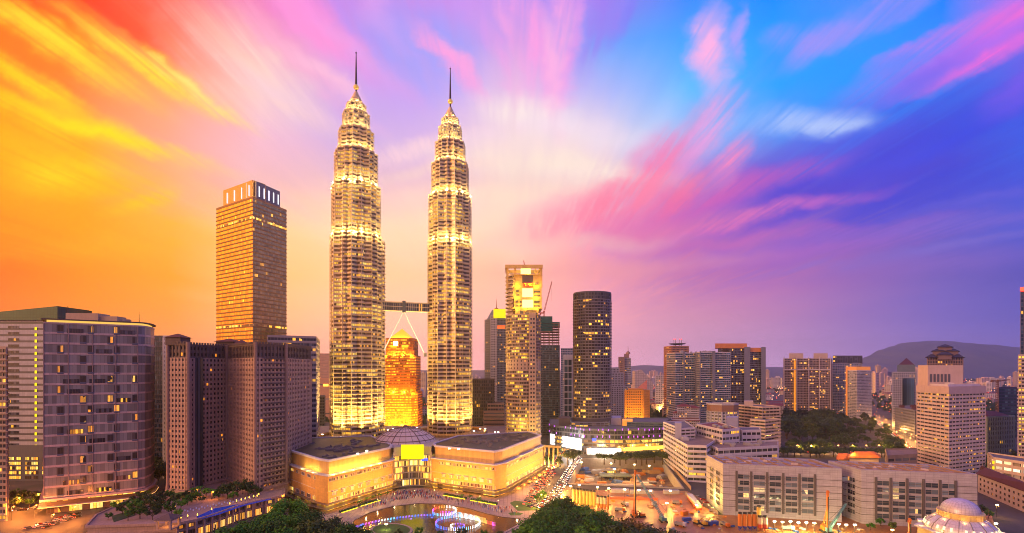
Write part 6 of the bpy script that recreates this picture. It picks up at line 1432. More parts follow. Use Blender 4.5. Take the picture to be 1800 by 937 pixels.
def lane(pts, where, group, gap=6.6, rev=False, z=.09, jit=1.2, off=0.0, skip=.08, k_only=None):
    """cars nose to tail along a ground polyline given in photo pixels, heading along it"""
    w = [G0(*p, z) for p in pts]
    if rev: w = w[::-1]
    d = rc_.random()*gap; acc = 0.0
    for a, c in zip(w, w[1:]):
        L = hypot(c[0]-a[0], c[1]-a[1]); ux, uy = (c[0]-a[0])/L, (c[1]-a[1])/L
        while d < acc+L:
            if rc_.random() > skip:
                t = d-acc; nm, me = CARS[min(4, int(rc_.random()*5))] if k_only is None else CARS[k_only]
                o = bpy.data.objects.new('car', me); COL.objects.link(o)
                o.location = (a[0]+ux*t-uy*off, a[1]+uy*t+ux*off, z); o.rotation_euler = (0, 0, atan2(uy, ux)+pi/2)
                tag(o, nm+' car with its lights on '+where, 'car', nm+' cars '+where)
            d += gap+rc_.random()*jit*2
        acc += L
loop = [(1019, 806), (1004, 830), (991, 852), (978, 872), (964, 886), (944, 893), (925, 888), (932, 872), (950, 850), (966, 832)]
for off in (-5.2, -1.8, 1.8): lane(loop, 'on the road looping beside the mall', 'loop', off=off)
for off in (-1.8, 1.8): lane([(992, 792), (976, 815), (962, 836), (948, 856)], 'crawling down the road by the right mall wing', 'mall road', off=off, rev=True)
lane([(1026, 795), (1012, 815), (1000, 838), (991, 855)], 'queued along the pale hoarding of the excavation', 'queue', gap=6.0)
for off in (-7, -2.3, 2.3, 7): lane([(1537, 733), (1562, 753), (1596, 778), (1618, 795)], 'jammed on the wide road below the corner block', 'jam', gap=9, off=off, rev=off > 0, skip=.2)
for off in (-4.5, 4.5): lane([(1395, 794), (1500, 794.4), (1632, 794.6)], 'on the street between park trees and grey halls', 'street', gap=9, off=off, rev=off > 0, skip=.25)
for off in (-4, 0, 4): lane([(-20, 901), (70, 892), (150, 884)], 'on the road before the louvred block', 'left road', gap=7, off=off, rev=off > 0, skip=.15)
for off in (-5, -1.6, 1.6, 5): lane([(60, 930), (100, 917), (142, 903)], 'waiting at the corner below the louvred block', 'left queue', gap=6, off=off, skip=.1)
for px_, py_ in ((1237, 879), (1243, 885), (1240, 889), (1248, 893), (1252, 899)):
    nm, me = CARS[(px_ % 2)*3]; o = bpy.data.objects.new('car', me); COL.objects.link(o); o.location = (*G0(px_, py_), .07); o.rotation_euler = (0, 0, 1.2); tag(o, nm+' car parked behind the hoarding left of the grey hall', 'car', nm+' cars parked by the grey hall')
# street lamps
SL = {}
def street_lamp(px_, py_, label, group, h=9.0, power=2600, e=e_orange, col=(1, .45, .10), z0=0.0):
    x, y = G0(px_, py_, z0); key = group
    if key not in SL:
        t = SL[key] = thing('street_lamp', label, 'street lamp', (x, y, z0), group)
        b = MB(); b.tube((0, 0, 0), (0, 0, h), .12, .07, 6); b.bar((0, 0, h), (1.6, 0, h+.3), .1); b.build('pole', MC['dark_metal'], t)
        b = MB(); b.ball((1.6, 0, h+.15), .55, 8, 0, .6); b.build('lamp_head', e, t)
    else: copy_tree(SL[key], (x, y, z0))
    if power: lamp_light((x+1.6, y-.4, z0+h-.4), power, col, .4)
for p in ((1012, 830), (985, 858), (962, 872), (940, 866), (958, 842), (978, 818), (1000, 800), (948, 892), (970, 886)): street_lamp(*p, 'orange street lamp over the road looping beside the mall', 'lamps over the loop road', power=26000)
for p in ((1545, 742), (1562, 756), (1580, 768), (1598, 782), (1556, 746), (1582, 764), (1600, 776), (1540, 738), (1552, 740), (1568, 758), (1574, 770), (1590, 772), (1607, 788), (1575, 755), (1595, 766), (1608, 778), (1535, 745), (1550, 752)): street_lamp(*p, 'orange street lamp over the jammed road by the corner block', 'lamps over the jammed road', power=18000)
for x in range(1400, 1620, 24): street_lamp(x, 796, 'orange street lamp along the park street behind the grey halls', 'lamps along the park street', power=14000)
for p in ((-5, 905), (30, 898), (64, 890), (100, 886), (20, 915), (60, 912), (105, 900), (128, 915), (90, 930)): street_lamp(*p, 'orange street lamp over the road before the louvred block', 'lamps over the left road', power=24000, col=(1, .28, .04))
for p in ((1035, 802), (1065, 803), (1095, 803), (1125, 804), (1155, 804)): street_lamp(*p, 'warm street lamp under the umbrella trees behind the excavation', 'lamps behind the excavation', power=26000, col=(1, .5, .09))
for p in ((660, 890), (690, 880), (725, 874), (760, 873), (800, 877), (840, 884), (872, 892), (905, 903), (640, 900)): street_lamp(*p, 'small plaza lamp on the pink paving round the lake', 'plaza lamps round the lake', h=5, power=800, e=glow('plaza_lamp', (1, .62, .2), 1.6), col=(1, .62, .25))
mast(679, 922, 3.5, 900, 'bright lamp on the small grass island in the lake', None, e_warm, (1, .75, .3)); 
# ================================================================== trees
def leafmat(name, c1, c2, c3):
    m, t, b_ = newmat(name)
    pos = t.new('ShaderNodeNewGeometry').outputs['Position']; ri = t.new('ShaderNodeObjectInfo').outputs['Random']
    n = t.m('ADD', t.m('MULTIPLY', t.noise(pos, .45, 3, .6), .7), t.m('MULTIPLY', t.noise(pos, 3.0, 2, .5), .3))
    n = t.m('ADD', n, t.m('MULTIPLY', t.m('SUBTRACT', ri, .5), .34))
    t.l.new(t.ramp(n, [(.3, c1), (.5, c2), (.68, c3)]), b_.inputs['Base Color']); b_.inputs['Roughness'].default_value = .6; b_.inputs['Specular IOR Level'].default_value = .25
    MC[name] = m; return m
m_leaf = leafmat('park_leaf', (.010, .05, .004), (.03, .15, .008), (.10, .27, .015)); m_leafd = leafmat('dark_leaf', (.012, .035, .010), (.03, .07, .014), (.07, .11, .02)); m_leafo = leafmat('bronze_leaf', (.03, .03, .008), (.08, .06, .012), (.16, .10, .02))
m_bark = mat('bark', (.09, .06, .04), .9, streak=0)
def tree_meshes(seed, h, r, nl, per, leaf, flat=1.0, trunk=.35):
    rn = random.Random(seed); c = MB(); tr = MB()
    lobes = []
    zc = h*(trunk+(1-trunk)*.5); rz = h*(1-trunk)*.5*flat
    for i in range(nl):
        th = rn.random()*2*pi; ph = rn.uniform(-.55, 1.0); k = rn.uniform(.5, .86)
        lobes.append((r*k*cos(th)*sqrt(max(.1, 1-ph*ph*.8)), r*k*sin(th)*sqrt(max(.1, 1-ph*ph*.8)), zc+rz*ph*.8, r*rn.uniform(.24, .42)))
    for lx, ly, lz, lr in lobes:
        for j in range(per):
            u = rn.uniform(-1, 1); th = rn.random()*2*pi; q = sqrt(1-u*u); rr = lr*(rn.random()**.35)*rn.uniform(.8, 1.12)
            x, y, z = lx+rr*q*cos(th), ly+rr*q*sin(th), lz+rr*u*.8
            s = leaf*rn.uniform(.6, 1.4)
            a = [rn.gauss(0, 1) for _ in range(3)]; n_ = [q*cos(th)+.5*a[0], q*sin(th)+.5*a[1], u+.7+.5*a[2]]
            l = sqrt(sum(k*k for k in n_)) or 1; n_ = [k/l for k in n_]
            t1 = [n_[1]*a[2]-n_[2]*a[1], n_[2]*a[0]-n_[0]*a[2], n_[0]*a[1]-n_[1]*a[0]]; l = sqrt(sum(k*k for k in t1)) or 1; t1 = [k/l for k in t1]
            t2 = [n_[1]*t1[2]-n_[2]*t1[1], n_[2]*t1[0]-n_[0]*t1[2], n_[0]*t1[1]-n_[1]*t1[0]]
            c.add([tuple((x, y, z)[i]+t1[i]*s*e+t2[i]*s*f for i in range(3)) for e, f in ((-.5, -.1), (0, -.5), (.55, .05), (.05, .5))], [(0, 1, 2, 3)])
    tr.tube((0, 0, -.2), (0, 0, h*trunk), r*.075, r*.05, 8, caps=False)
    for lx, ly, lz, lr in lobes[:9]: tr.tube((0, 0, h*trunk*.92), (lx*.8, ly*.8, lz), r*.035, r*.012, 5, caps=False)
    return c, tr
TP = {}
def tproto(key, seed, h, r, nl, per, leaf, lm, **kw):
    c, tr = tree_meshes(seed, h, r, nl, per, leaf, **kw); TP[key] = (c.mesh('crown', lm), tr.mesh('trunk', m_bark), h)
for k in range(4): tproto('big%d' % k, 40+k, 17, 12, 34, 150, 1.0, (m_leaf, m_leaf, m_leafd, m_leaf)[k], trunk=.12)
tproto('bronze', 50, 15, 11, 26, 140, .95, m_leafo, trunk=.14)
for k in range(3): tproto('wood%d' % k, 60+k, 20, 10, 20, 70, 1.6, m_leafd, trunk=.2)
for k in range(2): tproto('umb%d' % k, 70+k, 13, 11, 20, 70, 1.1, m_leafd, flat=.5, trunk=.62)
for k in range(2): tproto('small%d' % k, 80+k, 8, 4, 14, 70, .6, (m_leaf, m_leafd)[k], trunk=.28)
def tree(key, x, y, s, label, group, z=0.0, rz=None):
    cm, tm, h = TP[key]; t = thing('tree', label, 'tree', (x, y, z), group); t.rotation_euler = (0, 0, rn.uniform(0, 6.28) if rz is None else rz); t.scale = (s, s, s*rn.uniform(.9, 1.1))
    inst('crown', cm, t); inst('trunk', tm, t); return t
def tree_top(key, px_, ptop, Y, label, group, wpx=None):
    """a tree at depth Y whose top shows at row ptop"""
    h = TP[key][2]; s = (H-(ptop-HZ)*Y/F)/(h*1.13); return tree(key, W(px_, Y), Y, s, label, group)
rn = random.Random(31)
def near_tree(key, px_, pt, label, group): return tree_top(key, px_, pt, rn.uniform(79, 84)*F/(pt-HZ), label, group)
g = 'park trees in the lower left foreground'; lb = 'leafy green park tree in the lower left foreground before the mall'
for i, (px_, pt) in enumerate(((508, 873), (545, 893), (470, 897), (578, 903), (436, 911), (602, 914), (505, 900), (548, 914), (408, 922), (472, 918), (614, 926), (580, 924), (430, 928), (520, 922), (395, 932), (555, 930), (490, 931), (622, 933))): near_tree(('big0', 'big1', 'big3', 'big2')[i % 4], px_, pt, lb, g)
g = 'park trees in the lower middle foreground'; lb = 'leafy green park tree in the lower middle foreground before the work yard'; g2 = 'dark trees at the foot of the work yard'; lb2 = 'dark green park tree at the foot of the muddy work yard'
for i, (px_, pt) in enumerate(((994, 871), (1022, 884), (968, 890), (1050, 892), (945, 908), (985, 898), (1018, 902), (1052, 906), (1078, 911), (930, 920), (962, 914), (1000, 914), (1038, 916), (1108, 915), (1066, 922), (1094, 924), (1138, 919), (1126, 927), (1168, 924), (1192, 930), (1150, 931), (1050, 930), (985, 930), (940, 932))): near_tree(('big0', 'big3', 'big1', 'big0', 'big3', 'big1')[i % 6] if px_ < 1060 else ('big2', 'bronze', 'big2')[i % 3], px_, pt, lb if px_ < 1060 else lb2, g if px_ < 1060 else g2)
for px_, pt, Y in ((966, 884, 330), (952, 893, 325)): tree_top('big2', px_, pt, Y, 'dark round tree left of the green park trees beside the lawn', 'dark trees beside the lawn')
for px_, pt in ((700, 929), (738, 926), (650, 930), (775, 931), (812, 924), (850, 930), (880, 931), (905, 928)): tree_top('small0' if px_ % 4 else 'small1', px_, pt, 284, 'low tree top along the bottom edge before the lake', 'low trees before the lake')
g = 'dark trees of the wooded park on the right'; lb = 'dark tree in the wooded park below the slab flats'
for k in range(125):
    u = rn.random(); v = rn.random()**1.5; Y = 572+350*v; px_ = 1378+235*u*(1-.12*v)
    if px_ > 1540+50*(1-v): continue
    tree('wood%d' % (k % 3), W(px_, Y), Y, rn.uniform(.6, 1.1)*(1.3 if px_ < 1470 and Y > 650 else .72), lb, g)
g = 'umbrella trees behind the excavation'; lb = 'flat-topped dark umbrella tree between excavation and retail podium'
for px_, Y in ((1062, 505), (1080, 512), (1100, 508), (1118, 512), (1136, 506), (1150, 512), (1090, 500), (1128, 500), (1165, 505)): tree('umb%d' % (px_ % 2), W(px_, Y), Y, rn.uniform(.8, 1.05), lb, g)
for k in range(22): tree('umb%d' % (k % 2), W(1378+k*8.5, 548), 548+rn.uniform(-8, 8), rn.uniform(.55, .8), 'spreading dark tree along the street behind the grey halls', 'street trees behind the grey halls')
for px_, Y in ((998, 500), (1008, 520)): tree('umb1', W(px_, Y), Y, .95, 'sparse tall tree standing before the blazing white screen', 'trees before the white screen')
for px_, py_ in ((965, 818), (972, 806), (985, 822), (982, 800)): x, y = G0(px_, py_); tree('small1', x, y, 1.3, 'roadside tree beside the right end of the mall', 'trees at the right end of the mall')
for px_, py_ in ((945, 882), (955, 874), (950, 878)): x, y = G0(px_, py_); tree('small0', x, y, .7, 'small tree on the traffic island in the loop road', 'trees on the traffic island')
for k in range(16): tree('small%d' % (k % 2), *G0(-15+95*rn.random(), 876+20*rn.random()), rn.uniform(.7, 1.2), 'dark street tree at the lower left corner by the road', 'street trees at the lower left')
for px_, Y in ((272, 470), (282, 455), (290, 440), (278, 430)): tree('big2', W(px_, Y), Y, .9, 'dark tree between the louvred block and the hotel', 'trees between louvred block and hotel')
for k in range(14): Y = rn.uniform(400, 520); tree('wood%d' % (k % 3), W(rn.uniform(1742, 1800), Y), Y, rn.uniform(.4, .6)*1.2, 'dark tree around the lit parking structure at the right', 'trees around the parking structure')
for px_, py_ in ((1725, 905), (1738, 912), (1562, 915), (1580, 920), (1600, 922), (1548, 925), (1612, 918), (1571, 934), (1530, 932)): x, y = G0(px_, py_); tree('small%d' % (px_ % 2), x, y, rn.uniform(.5, .8), 'shrubby tree near the foot of the right grey hall', 'shrubby trees by the right grey hall')
# ================================================================== hotel terrace with pool
TZ = 10.0
EDGE = [G0(x, y, TZ) for x, y in ((312, 921), (345, 914), (373, 906), (398, 897), (420, 889), (444, 883), (467, 878), (500, 871))]
TP_ = ccw([G0(150, 926, TZ)]+EDGE+[(W(500, 362), 362), (W(449, 347), 347), (W(420, 362), 362), (W(399, 384), 384), (W(333, 356), 356), (W(295, 350), 350), (W(236, 338), 338), G0(168, 906, TZ)])
ter = thing('hotel_terrace', 'raised hotel garden terrace with pool and curving colonnade of orange-lit windows', 'terrace', (W(380, 320), 320, 0)); ox, oy, oz = ter.location
b = MB(ox, oy, oz); b.prism(inset(TP_, .8), 0, TZ, 3); b.build('wall', m_brownlight, ter)
b = MB(ox, oy, oz); b.prism(TP_, 5.4, 6.0, 3); b.ringwall(inset(TP_, -.2), .9, TZ-.7, TZ+.7); b.build('cornice', m_brownlight, ter)
b = MB(ox, oy, oz)
for a, c in zip(EDGE, EDGE[1:]):
    k = max(1, round(hypot(c[0]-a[0], c[1]-a[1])/6))
    for j in range(k): x, y = lerp(a, c, j/k); b.box((x, y-.1, 0), (1.0, 1.0, TZ-.7), atan2(c[1]-a[1], c[0]-a[0]))
b.build('pilaster', m_brownlight, ter)
tw_a = win_mesh(2.6, 1.9, g_warmdim, m_brown, 2, .3); tw_b = win_mesh(4.4, 4.2, glass('terrace_glass', (.1, .05, .03), .2, lit=.85, st=1.3, cols=((1, .26, .02), (1, .4, .05), (1, .62, .16)), split=2), m_brown, 3, .3)
for a, c in zip(EDGE, EDGE[1:]):
    k = max(1, round(hypot(c[0]-a[0], c[1]-a[1])/6)); d = (c[1]-a[1], -(c[0]-a[0])); l = hypot(*d); d = (-d[0]/l*.8, -d[1]/l*.8)
    a2, c3 = (a[0]+d[0], a[1]+d[1]), (c[0]+d[0], c[1]+d[1])
    wins(ter, a2, c3, [(j+.5)/k for j in range(k)], [6.7], tw_a); wins(ter, a2, c3, [(j+.5)/k for j in range(k)], [.4], tw_b)
b = MB(ox, oy, oz); pl = ccw([G0(x, y, TZ) for x, y in ((344, 909), (376, 894), (432, 884), (476, 875), (477, 878), (430, 889), (384, 905), (356, 912))])
b.add([(x, y, TZ+.04) for x, y in pl], [tuple(range(len(pl)))]); pm_, t_, b_ = newmat('pool_water'); b_.inputs['Base Color'].default_value = (.015, .05, .30, 1); b_.inputs['Roughness'].default_value = .08; b_.inputs['Emission Color'].default_value = (.02, .05, .6, 1); b_.inputs['Emission Strength'].default_value = .25; b.build('pool', pm_, ter)
b = MB(ox, oy, oz); pl2 = ccw([G0(x, y, TZ) for x, y in ((300, 872), (345, 862), (345, 868), (306, 880))]); b.prism(pl2, TZ+.02, TZ+1.4, 3); b.build('raised_lawn', m_grass, ter)
b = MB(ox, oy, oz); pl2 = ccw([G0(x, y, TZ) for x, y in ((196, 908), (232, 897), (238, 906), (200, 918))]); b.prism(pl2, TZ+.02, TZ+.3, 3); b.build('tennis_lawn', mat('court_green', (.04, .08, .03), .9), ter)
def gazebo(px_, py_, w, label, lit=True):
    x, y = G0(px_, py_, TZ); t = thing('gazebo', label, 'gazebo', (x, y, TZ if py_ < 930 else 0)); z = 0
    b = MB(); b.box((0, 0, 0), (w, w, .6))
    for sx in (-1, 1):
        for sy in (-1, 1): b.box((sx*w*.42, sy*w*.42, .6), (1.1, 1.1, 4.4))
    b.box((0, 0, 5.0), (w*1.1, w*1.1, .7)); b.build('frame', m_brownlight, t)
    b = MB(); b.prism([(-w*.6, -w*.6), (w*.6, -w*.6), (w*.6, w*.6), (-w*.6, w*.6)], 5.7, 8.2, 3, top=[(-.2, -.2), (.2, -.2), (.2, .2), (-.2, .2)]); b.build('roof', m_browndark, t)
    if lit: lamp_light((x, y, TZ+3.5), 700, (1, .45, .08), .3)
    return t
gazebo(296, 928, 8.5, 'stone gazebo with dark pyramid roof at the end of the pool terrace'); gazebo(148, 932, 6, 'small stone gazebo with flat dark roof at the far left of the terrace', False)
g = 'garden trees on the hotel terrace'; lb = 'garden tree on the hotel terrace near the pool'
for px_, py_, k, s in ((250, 898, 1, 1.3), (236, 905, 0, 1.1), (262, 905, 1, 1.2), (318, 896, 0, .9), (302, 905, 0, 1.0), (330, 888, 0, .8), (312, 912, 0, .7), (290, 893, 1, .9), (400, 877, 1, 1.3), (418, 873, 1, 1.4), (436, 872, 1, 1.3), (448, 875, 1, 1.1), (385, 880, 0, .9), (275, 886, 1, 1.0), (225, 915, 0, .9), (205, 898, 0, .8), (345, 880, 0, .8), (362, 874, 0, .7), (240, 890, 1, 1.1), (258, 885, 0, 1.0), (270, 895, 1, 1.0), (283, 902, 0, .8), (215, 905, 1, .8), (228, 896, 0, .9), (246, 912, 0, 1.0), (268, 914, 1, .9), (325, 878, 1, .8), (336, 884, 0, .7), (308, 886, 1, .9), (392, 874, 1, 1.1), (410, 880, 0, .8), (427, 868, 1, 1.2), (190, 914, 0, .6), (355, 884, 1, .6), (300, 878, 0, .9), (288, 880, 1, .9)): x, y = G0(px_, py_, TZ); tree('small%d' % k, x, y, s, lb, g, TZ)
def palm_proto():
    b = MB(); rp = random.Random(5)
    for k in range(15):
        th = 2*pi*k/15+rp.uniform(-.2, .2); L = rp.uniform(2.2, 3.0); prev = (0, 0, 5.2); up = rp.uniform(.3, 1.0)
        for j in range(5):
            t0 = (j+1)/5; p = (L*t0*cos(th), L*t0*sin(th), 5.2+up*t0*1.6-1.9*t0*t0); wd = .55*(1-t0*.7)
            s_ = (-sin(th)*wd, cos(th)*wd); b.add([(prev[0]-s_[0], prev[1]-s_[1], prev[2]-.15), prev, p, (p[0]-s_[0], p[1]-s_[1], p[2]-.2)], [(0, 1, 2, 3)]); b.add([(prev[0]+s_[0], prev[1]+s_[1], prev[2]-.15), prev, p, (p[0]+s_[0], p[1]+s_[1], p[2]-.2)], [(3, 2, 1, 0)]); prev = p
    tr = MB(); tr.tube((0, 0, 0), (.1, 0, 5.2), .2, .13, 8); return b.mesh('crown', m_leaf), tr.mesh('trunk', m_bark)
pcm, ptm = palm_proto()
def palm(px_, py_, s, label, group, z=0.0):
    x, y = G0(px_, py_, z); t = thing('palm_tree', label, 'palm', (x, y, z), group); t.rotation_euler = (0, 0, rn.random()*6); t.scale = (s, s, s); inst('crown', pcm, t); inst('trunk', ptm, t)
for p in ((352, 872), (362, 876), (342, 875), (372, 878)): palm(*p, 1.3, 'palm glowing orange beside the terrace lamps by the hotel', 'palms by the terrace lamps', TZ)
for p in ((645, 886), (655, 883), (668, 879), (680, 876), (812, 880), (826, 882), (842, 886), (632, 892)): palm(*p, .9, 'young palm on the pink paving between lake and mall', 'palms on the lake plaza')
mast(347, 861, 5, 1500, 'glowing orange lamp among palms at the hotel terrace', 'orange terrace lamps', e_orange, (1, .32, .05), TZ); mast(374, 865, 5, 1500, 'glowing orange lamp right of the palms at the hotel terrace', 'orange terrace lamps', e_orange, (1, .32, .05), TZ)
# torches, parasols and loungers by the pool
tm_ = MB(); tm_.tube((0, 0, 0), (0, 0, 1.3), .12, .12, 6); tpole = tm_.mesh('post', MC['dark_metal']); tm_ = MB(); tm_.lathe((0, 0, 1.3), [(.1, 0), (.28, .35), (.2, .9), (.02, 1.4)], 8); tfl = tm_.mesh('flame', glow('flame', (1, .5, .05), 5))
for p in ((318, 915), (330, 912), (347, 910), (372, 900), (404, 890), (416, 885), (424, 883), (431, 881), (438, 879), (446, 877), (452, 876), (455, 873), (300, 897), (308, 894)):
    x, y = G0(*p, TZ); t = thing('garden_torch', 'small burning torch along the edge of the pool terrace', 'torch', (x, y, TZ), 'torches along the pool'); inst('post', tpole, t); inst('flame', tfl, t)
lm_ = MB(); lm_.box((0, 0, .25), (.7, 1.9, .14)); lm_.bar((0, .9, .35), (0, 1.3, .9), .7, .12); lm_.box((-.25, -.7, 0), (.08, .08, .3)); lm_.box((.25, -.7, 0), (.08, .08, .3)); lm_.box((-.25, .7, 0), (.08, .08, .3)); lm_.box((.25, .7, 0), (.08, .08, .3)); lme = lm_.mesh('sun_lounger', m_whitepl)
for k in range(26):
    u = k/25; px_ = 325+125*u; py_ = 903-26*u+(k % 2)*2.5; x, y = G0(px_, py_-4, TZ); o = bpy.data.objects.new('sun_lounger', lme); COL.objects.link(o); o.location = (x, y, TZ); o.rotation_euler = (0, 0, .6); tag(o, 'white sun lounger in the row behind the hotel pool', 'sun lounger', 'sun loungers by the pool')
# ================================================================== fountains
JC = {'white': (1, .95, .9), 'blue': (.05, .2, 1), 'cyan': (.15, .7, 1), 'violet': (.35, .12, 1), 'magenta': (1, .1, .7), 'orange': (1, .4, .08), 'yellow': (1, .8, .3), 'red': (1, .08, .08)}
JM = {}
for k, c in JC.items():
    b = MB(); b.lathe((0, 0, 0), [(.22, 0), (.15, .5), (.1, 1.0), (.16, 1.15), (.02, 1.4)], 6); JM[k] = b.mesh('jet', glow('jet_'+k, c, 2.6))  # water jets glow by themselves, in place of coloured lamps lighting them
def fountain(label, pts, cols, hs):
    c = cen(pts); t = thing('fountain', label, 'fountain', (*c, .12))
    b = MB()
    for (x, y) in pts: b.tube((x-c[0], y-c[1], 0), (x-c[0], y-c[1], .12), .3, .3, 6)
    b.build('nozzle_line', MC['dark_metal'], t)
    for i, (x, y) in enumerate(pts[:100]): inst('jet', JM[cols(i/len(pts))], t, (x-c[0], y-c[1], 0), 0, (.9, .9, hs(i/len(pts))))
    for k in range(0, len(pts), max(1, len(pts)//4)): lamp_light((pts[k][0], pts[k][1], 1.2), 60, JC[cols(k/len(pts))], .4)
    return t
pick = lambda seq: (lambda u: seq[min(len(seq)-1, int(u*len(seq)))])
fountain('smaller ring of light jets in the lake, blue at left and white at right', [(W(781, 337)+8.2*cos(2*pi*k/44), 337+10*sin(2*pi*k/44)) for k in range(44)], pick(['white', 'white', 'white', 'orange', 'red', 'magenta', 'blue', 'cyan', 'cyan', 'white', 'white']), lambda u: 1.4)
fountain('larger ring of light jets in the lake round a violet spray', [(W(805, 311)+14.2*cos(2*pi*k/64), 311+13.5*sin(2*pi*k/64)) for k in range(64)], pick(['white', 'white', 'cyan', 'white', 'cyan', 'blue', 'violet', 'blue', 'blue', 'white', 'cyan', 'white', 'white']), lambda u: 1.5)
def poly_pts(pts, n):
    w = [G0(*p, .12) for p in pts]; out = []
    Ls = [hypot(c[0]-a[0], c[1]-a[1]) for a, c in zip(w, w[1:])]; T = sum(Ls)
    for k in range(n):
        d = T*k/(n-1)
        for i, L in enumerate(Ls):
            if d <= L+1e-6 or i == len(Ls)-1: out.append(lerp(w[i], w[i+1], min(1, d/L))); break
            d -= L
    return out
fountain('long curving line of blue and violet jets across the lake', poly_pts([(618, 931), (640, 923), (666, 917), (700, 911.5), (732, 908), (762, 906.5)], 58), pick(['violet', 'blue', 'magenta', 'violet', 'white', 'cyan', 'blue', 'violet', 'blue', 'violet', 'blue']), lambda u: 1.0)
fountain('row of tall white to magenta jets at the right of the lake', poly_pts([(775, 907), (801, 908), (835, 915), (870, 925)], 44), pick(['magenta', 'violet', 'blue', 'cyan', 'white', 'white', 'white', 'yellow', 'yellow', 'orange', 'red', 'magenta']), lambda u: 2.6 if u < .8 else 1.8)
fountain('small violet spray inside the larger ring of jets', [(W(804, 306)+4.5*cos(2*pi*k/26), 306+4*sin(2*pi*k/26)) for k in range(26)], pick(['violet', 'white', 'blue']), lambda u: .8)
# ================================================================== plaza people, hedges
pc = MB(); PV = [(.02, 0), (.16, .02), (.19, .8), (.27, 1.3), (.2, 1.45), (.08, 1.5), (.13, 1.6), (.11, 1.72), (.01, 1.78)]
rq = random.Random(77)
def crowd_pts(n, pts, d):
    w = [G0(*p) for p in pts]; out = []
    for _ in range(n):
        i = rq.randrange(len(w)-1); x, y = lerp(w[i], w[i+1], rq.random()); out.append((x+rq.gauss(0, d), y+rq.gauss(0, d)))
    return out
lk = ccw([G0(x, y, .12) for x, y in LAKE])
def inside(p, poly):
    r_ = False; j = len(poly)-1
    for i in range(len(poly)):
        if (poly[i][1] > p[1]) != (poly[j][1] > p[1]) and p[0] < (poly[j][0]-poly[i][0])*(p[1]-poly[i][1])/(poly[j][1]-poly[i][1])+poly[i][0]: r_ = not r_
        j = i
    return r_
for x, y in crowd_pts(330, [(640, 895), (690, 880), (735, 872), (790, 877), (850, 890), (905, 902)], 3.2)+crowd_pts(170, [(695, 868), (755, 866)], 4):
    if inside((x, y), lk): continue
    pc.lathe((x, y, .06), [(r*rq.uniform(.9, 1.1), z) for r, z in PV], 6, rq.randrange(4))
tag(pc.build('crowd', [mat('cloth_white', (.6, .58, .55), .8, streak=0), mat('cloth_dark', (.03, .03, .05), .8, streak=0), mat('cloth_red', (.4, .06, .05), .8, streak=0), mat('cloth_blue', (.08, .14, .4), .8, streak=0)]), 'tiny people strolling on the plaza round the lake', 'crowd', kind='stuff')
hedge_e = glow('hedge_light', (1, .72, .02), 2.4)
for i, (a, c) in enumerate((((779, 871), (818, 878)), ((827, 880), (872, 888)), ((632, 891), (668, 880)), ((600, 902), (628, 893)))):
    A1, B1 = G0(*a), G0(*c); an_ = atan2(B1[1]-A1[1], B1[0]-A1[0]); L = hypot(B1[0]-A1[0], B1[1]-A1[1]); t = thing('hedge', ('first', 'second', 'third', 'fourth')[i]+' clipped hedge before the mall with a yellow light strip, '+('just right of the atrium', 'nearest the mall right corner', 'before the left mall wing', 'nearest the left park trees')[i], 'hedge', (*lerp(A1, B1, .5), 0)); t.rotation_euler = (0, 0, an_)
    t['label'] = 'clipped hedge with yellow light strip '+('just right of the atrium', 'nearest the mall right corner', 'before the left mall wing', 'nearest the left park trees')[i]
    b = MB(); rh = random.Random(i)
    for k in range(int(L*30)): x = rh.uniform(-L/2, L/2); y = rh.uniform(-.2, 2.2); z = rh.uniform(.2, 1.3); s = rh.uniform(.15, .4); b.add([(x-s, y, z-s), (x+s, y-s*.5, z), (x+s, y+s, z+s), (x-s, y+s*.6, z+s)], [(0, 1, 2, 3)])
    b.box((0, 1, 0), (L, 2.2, .9)); b.build('leaf_mass', m_hedge, t); b = MB(); b.box((0, -.35, .1), (L, .25, .45)); b.build('light_strip', hedge_e, t)
# lit colonnade at the far end of the right mall wing
t = thing('lit_colonnade', 'blazing yellow colonnade between the mall right end and the loop road', 'colonnade', (W(965, 500), 500, 0))
for k in range(5):
    b = MB(); b.tube((-9+k*4.4, 2-k*2, 0), (-9+k*4.4, 2-k*2, 19), .9, .9, 12); b.build('column', mat('gold_column', (.6, .42, .16), .5), t)
b = MB(); b.bar((-11, 3, 20), (11, -7, 20), 2.6, 2); b.build('lintel', MC['gold_column'], t)
for k in range(4): lamp_light((W(958+k*5, 497-k*2), 495-k*3, 1.5), 6000, (1, .74, .2), .5)
# bright shop awnings along the right mall side
for k in range(6):
    x, y = lerp(wr2, wr3, .1+.14*k); t = thing('awning', 'orange-lit awning in the row along the right side of the mall', 'awning', (x, y, 0), 'awnings along the mall'); an_ = atan2(wr3[1]-wr2[1], wr3[0]-wr2[0]); t.rotation_euler = (0, 0, an_)
    b = MB(); b.add([(-4, -9, 2.8), (4, -9, 2.8), (4, -6, 4), (-4, -6, 4), (-4, -9, 2.6), (4, -9, 2.6)], [(0, 1, 2, 3), (4, 5, 1, 0)]); b.build('canvas', mat('awning_orange', (.6, .2, .04), .7), t); b = MB(); b.box((-3.9, -8.9, 0), (.12, .12, 2.7)); b.box((3.9, -8.9, 0), (.12, .12, 2.7)); b.build('post', MC['dark_metal'], t)
    lamp_light((x+sin(an_)*8, y-cos(an_)*8, 3.2), 1500, (1, .5, .08), .4)
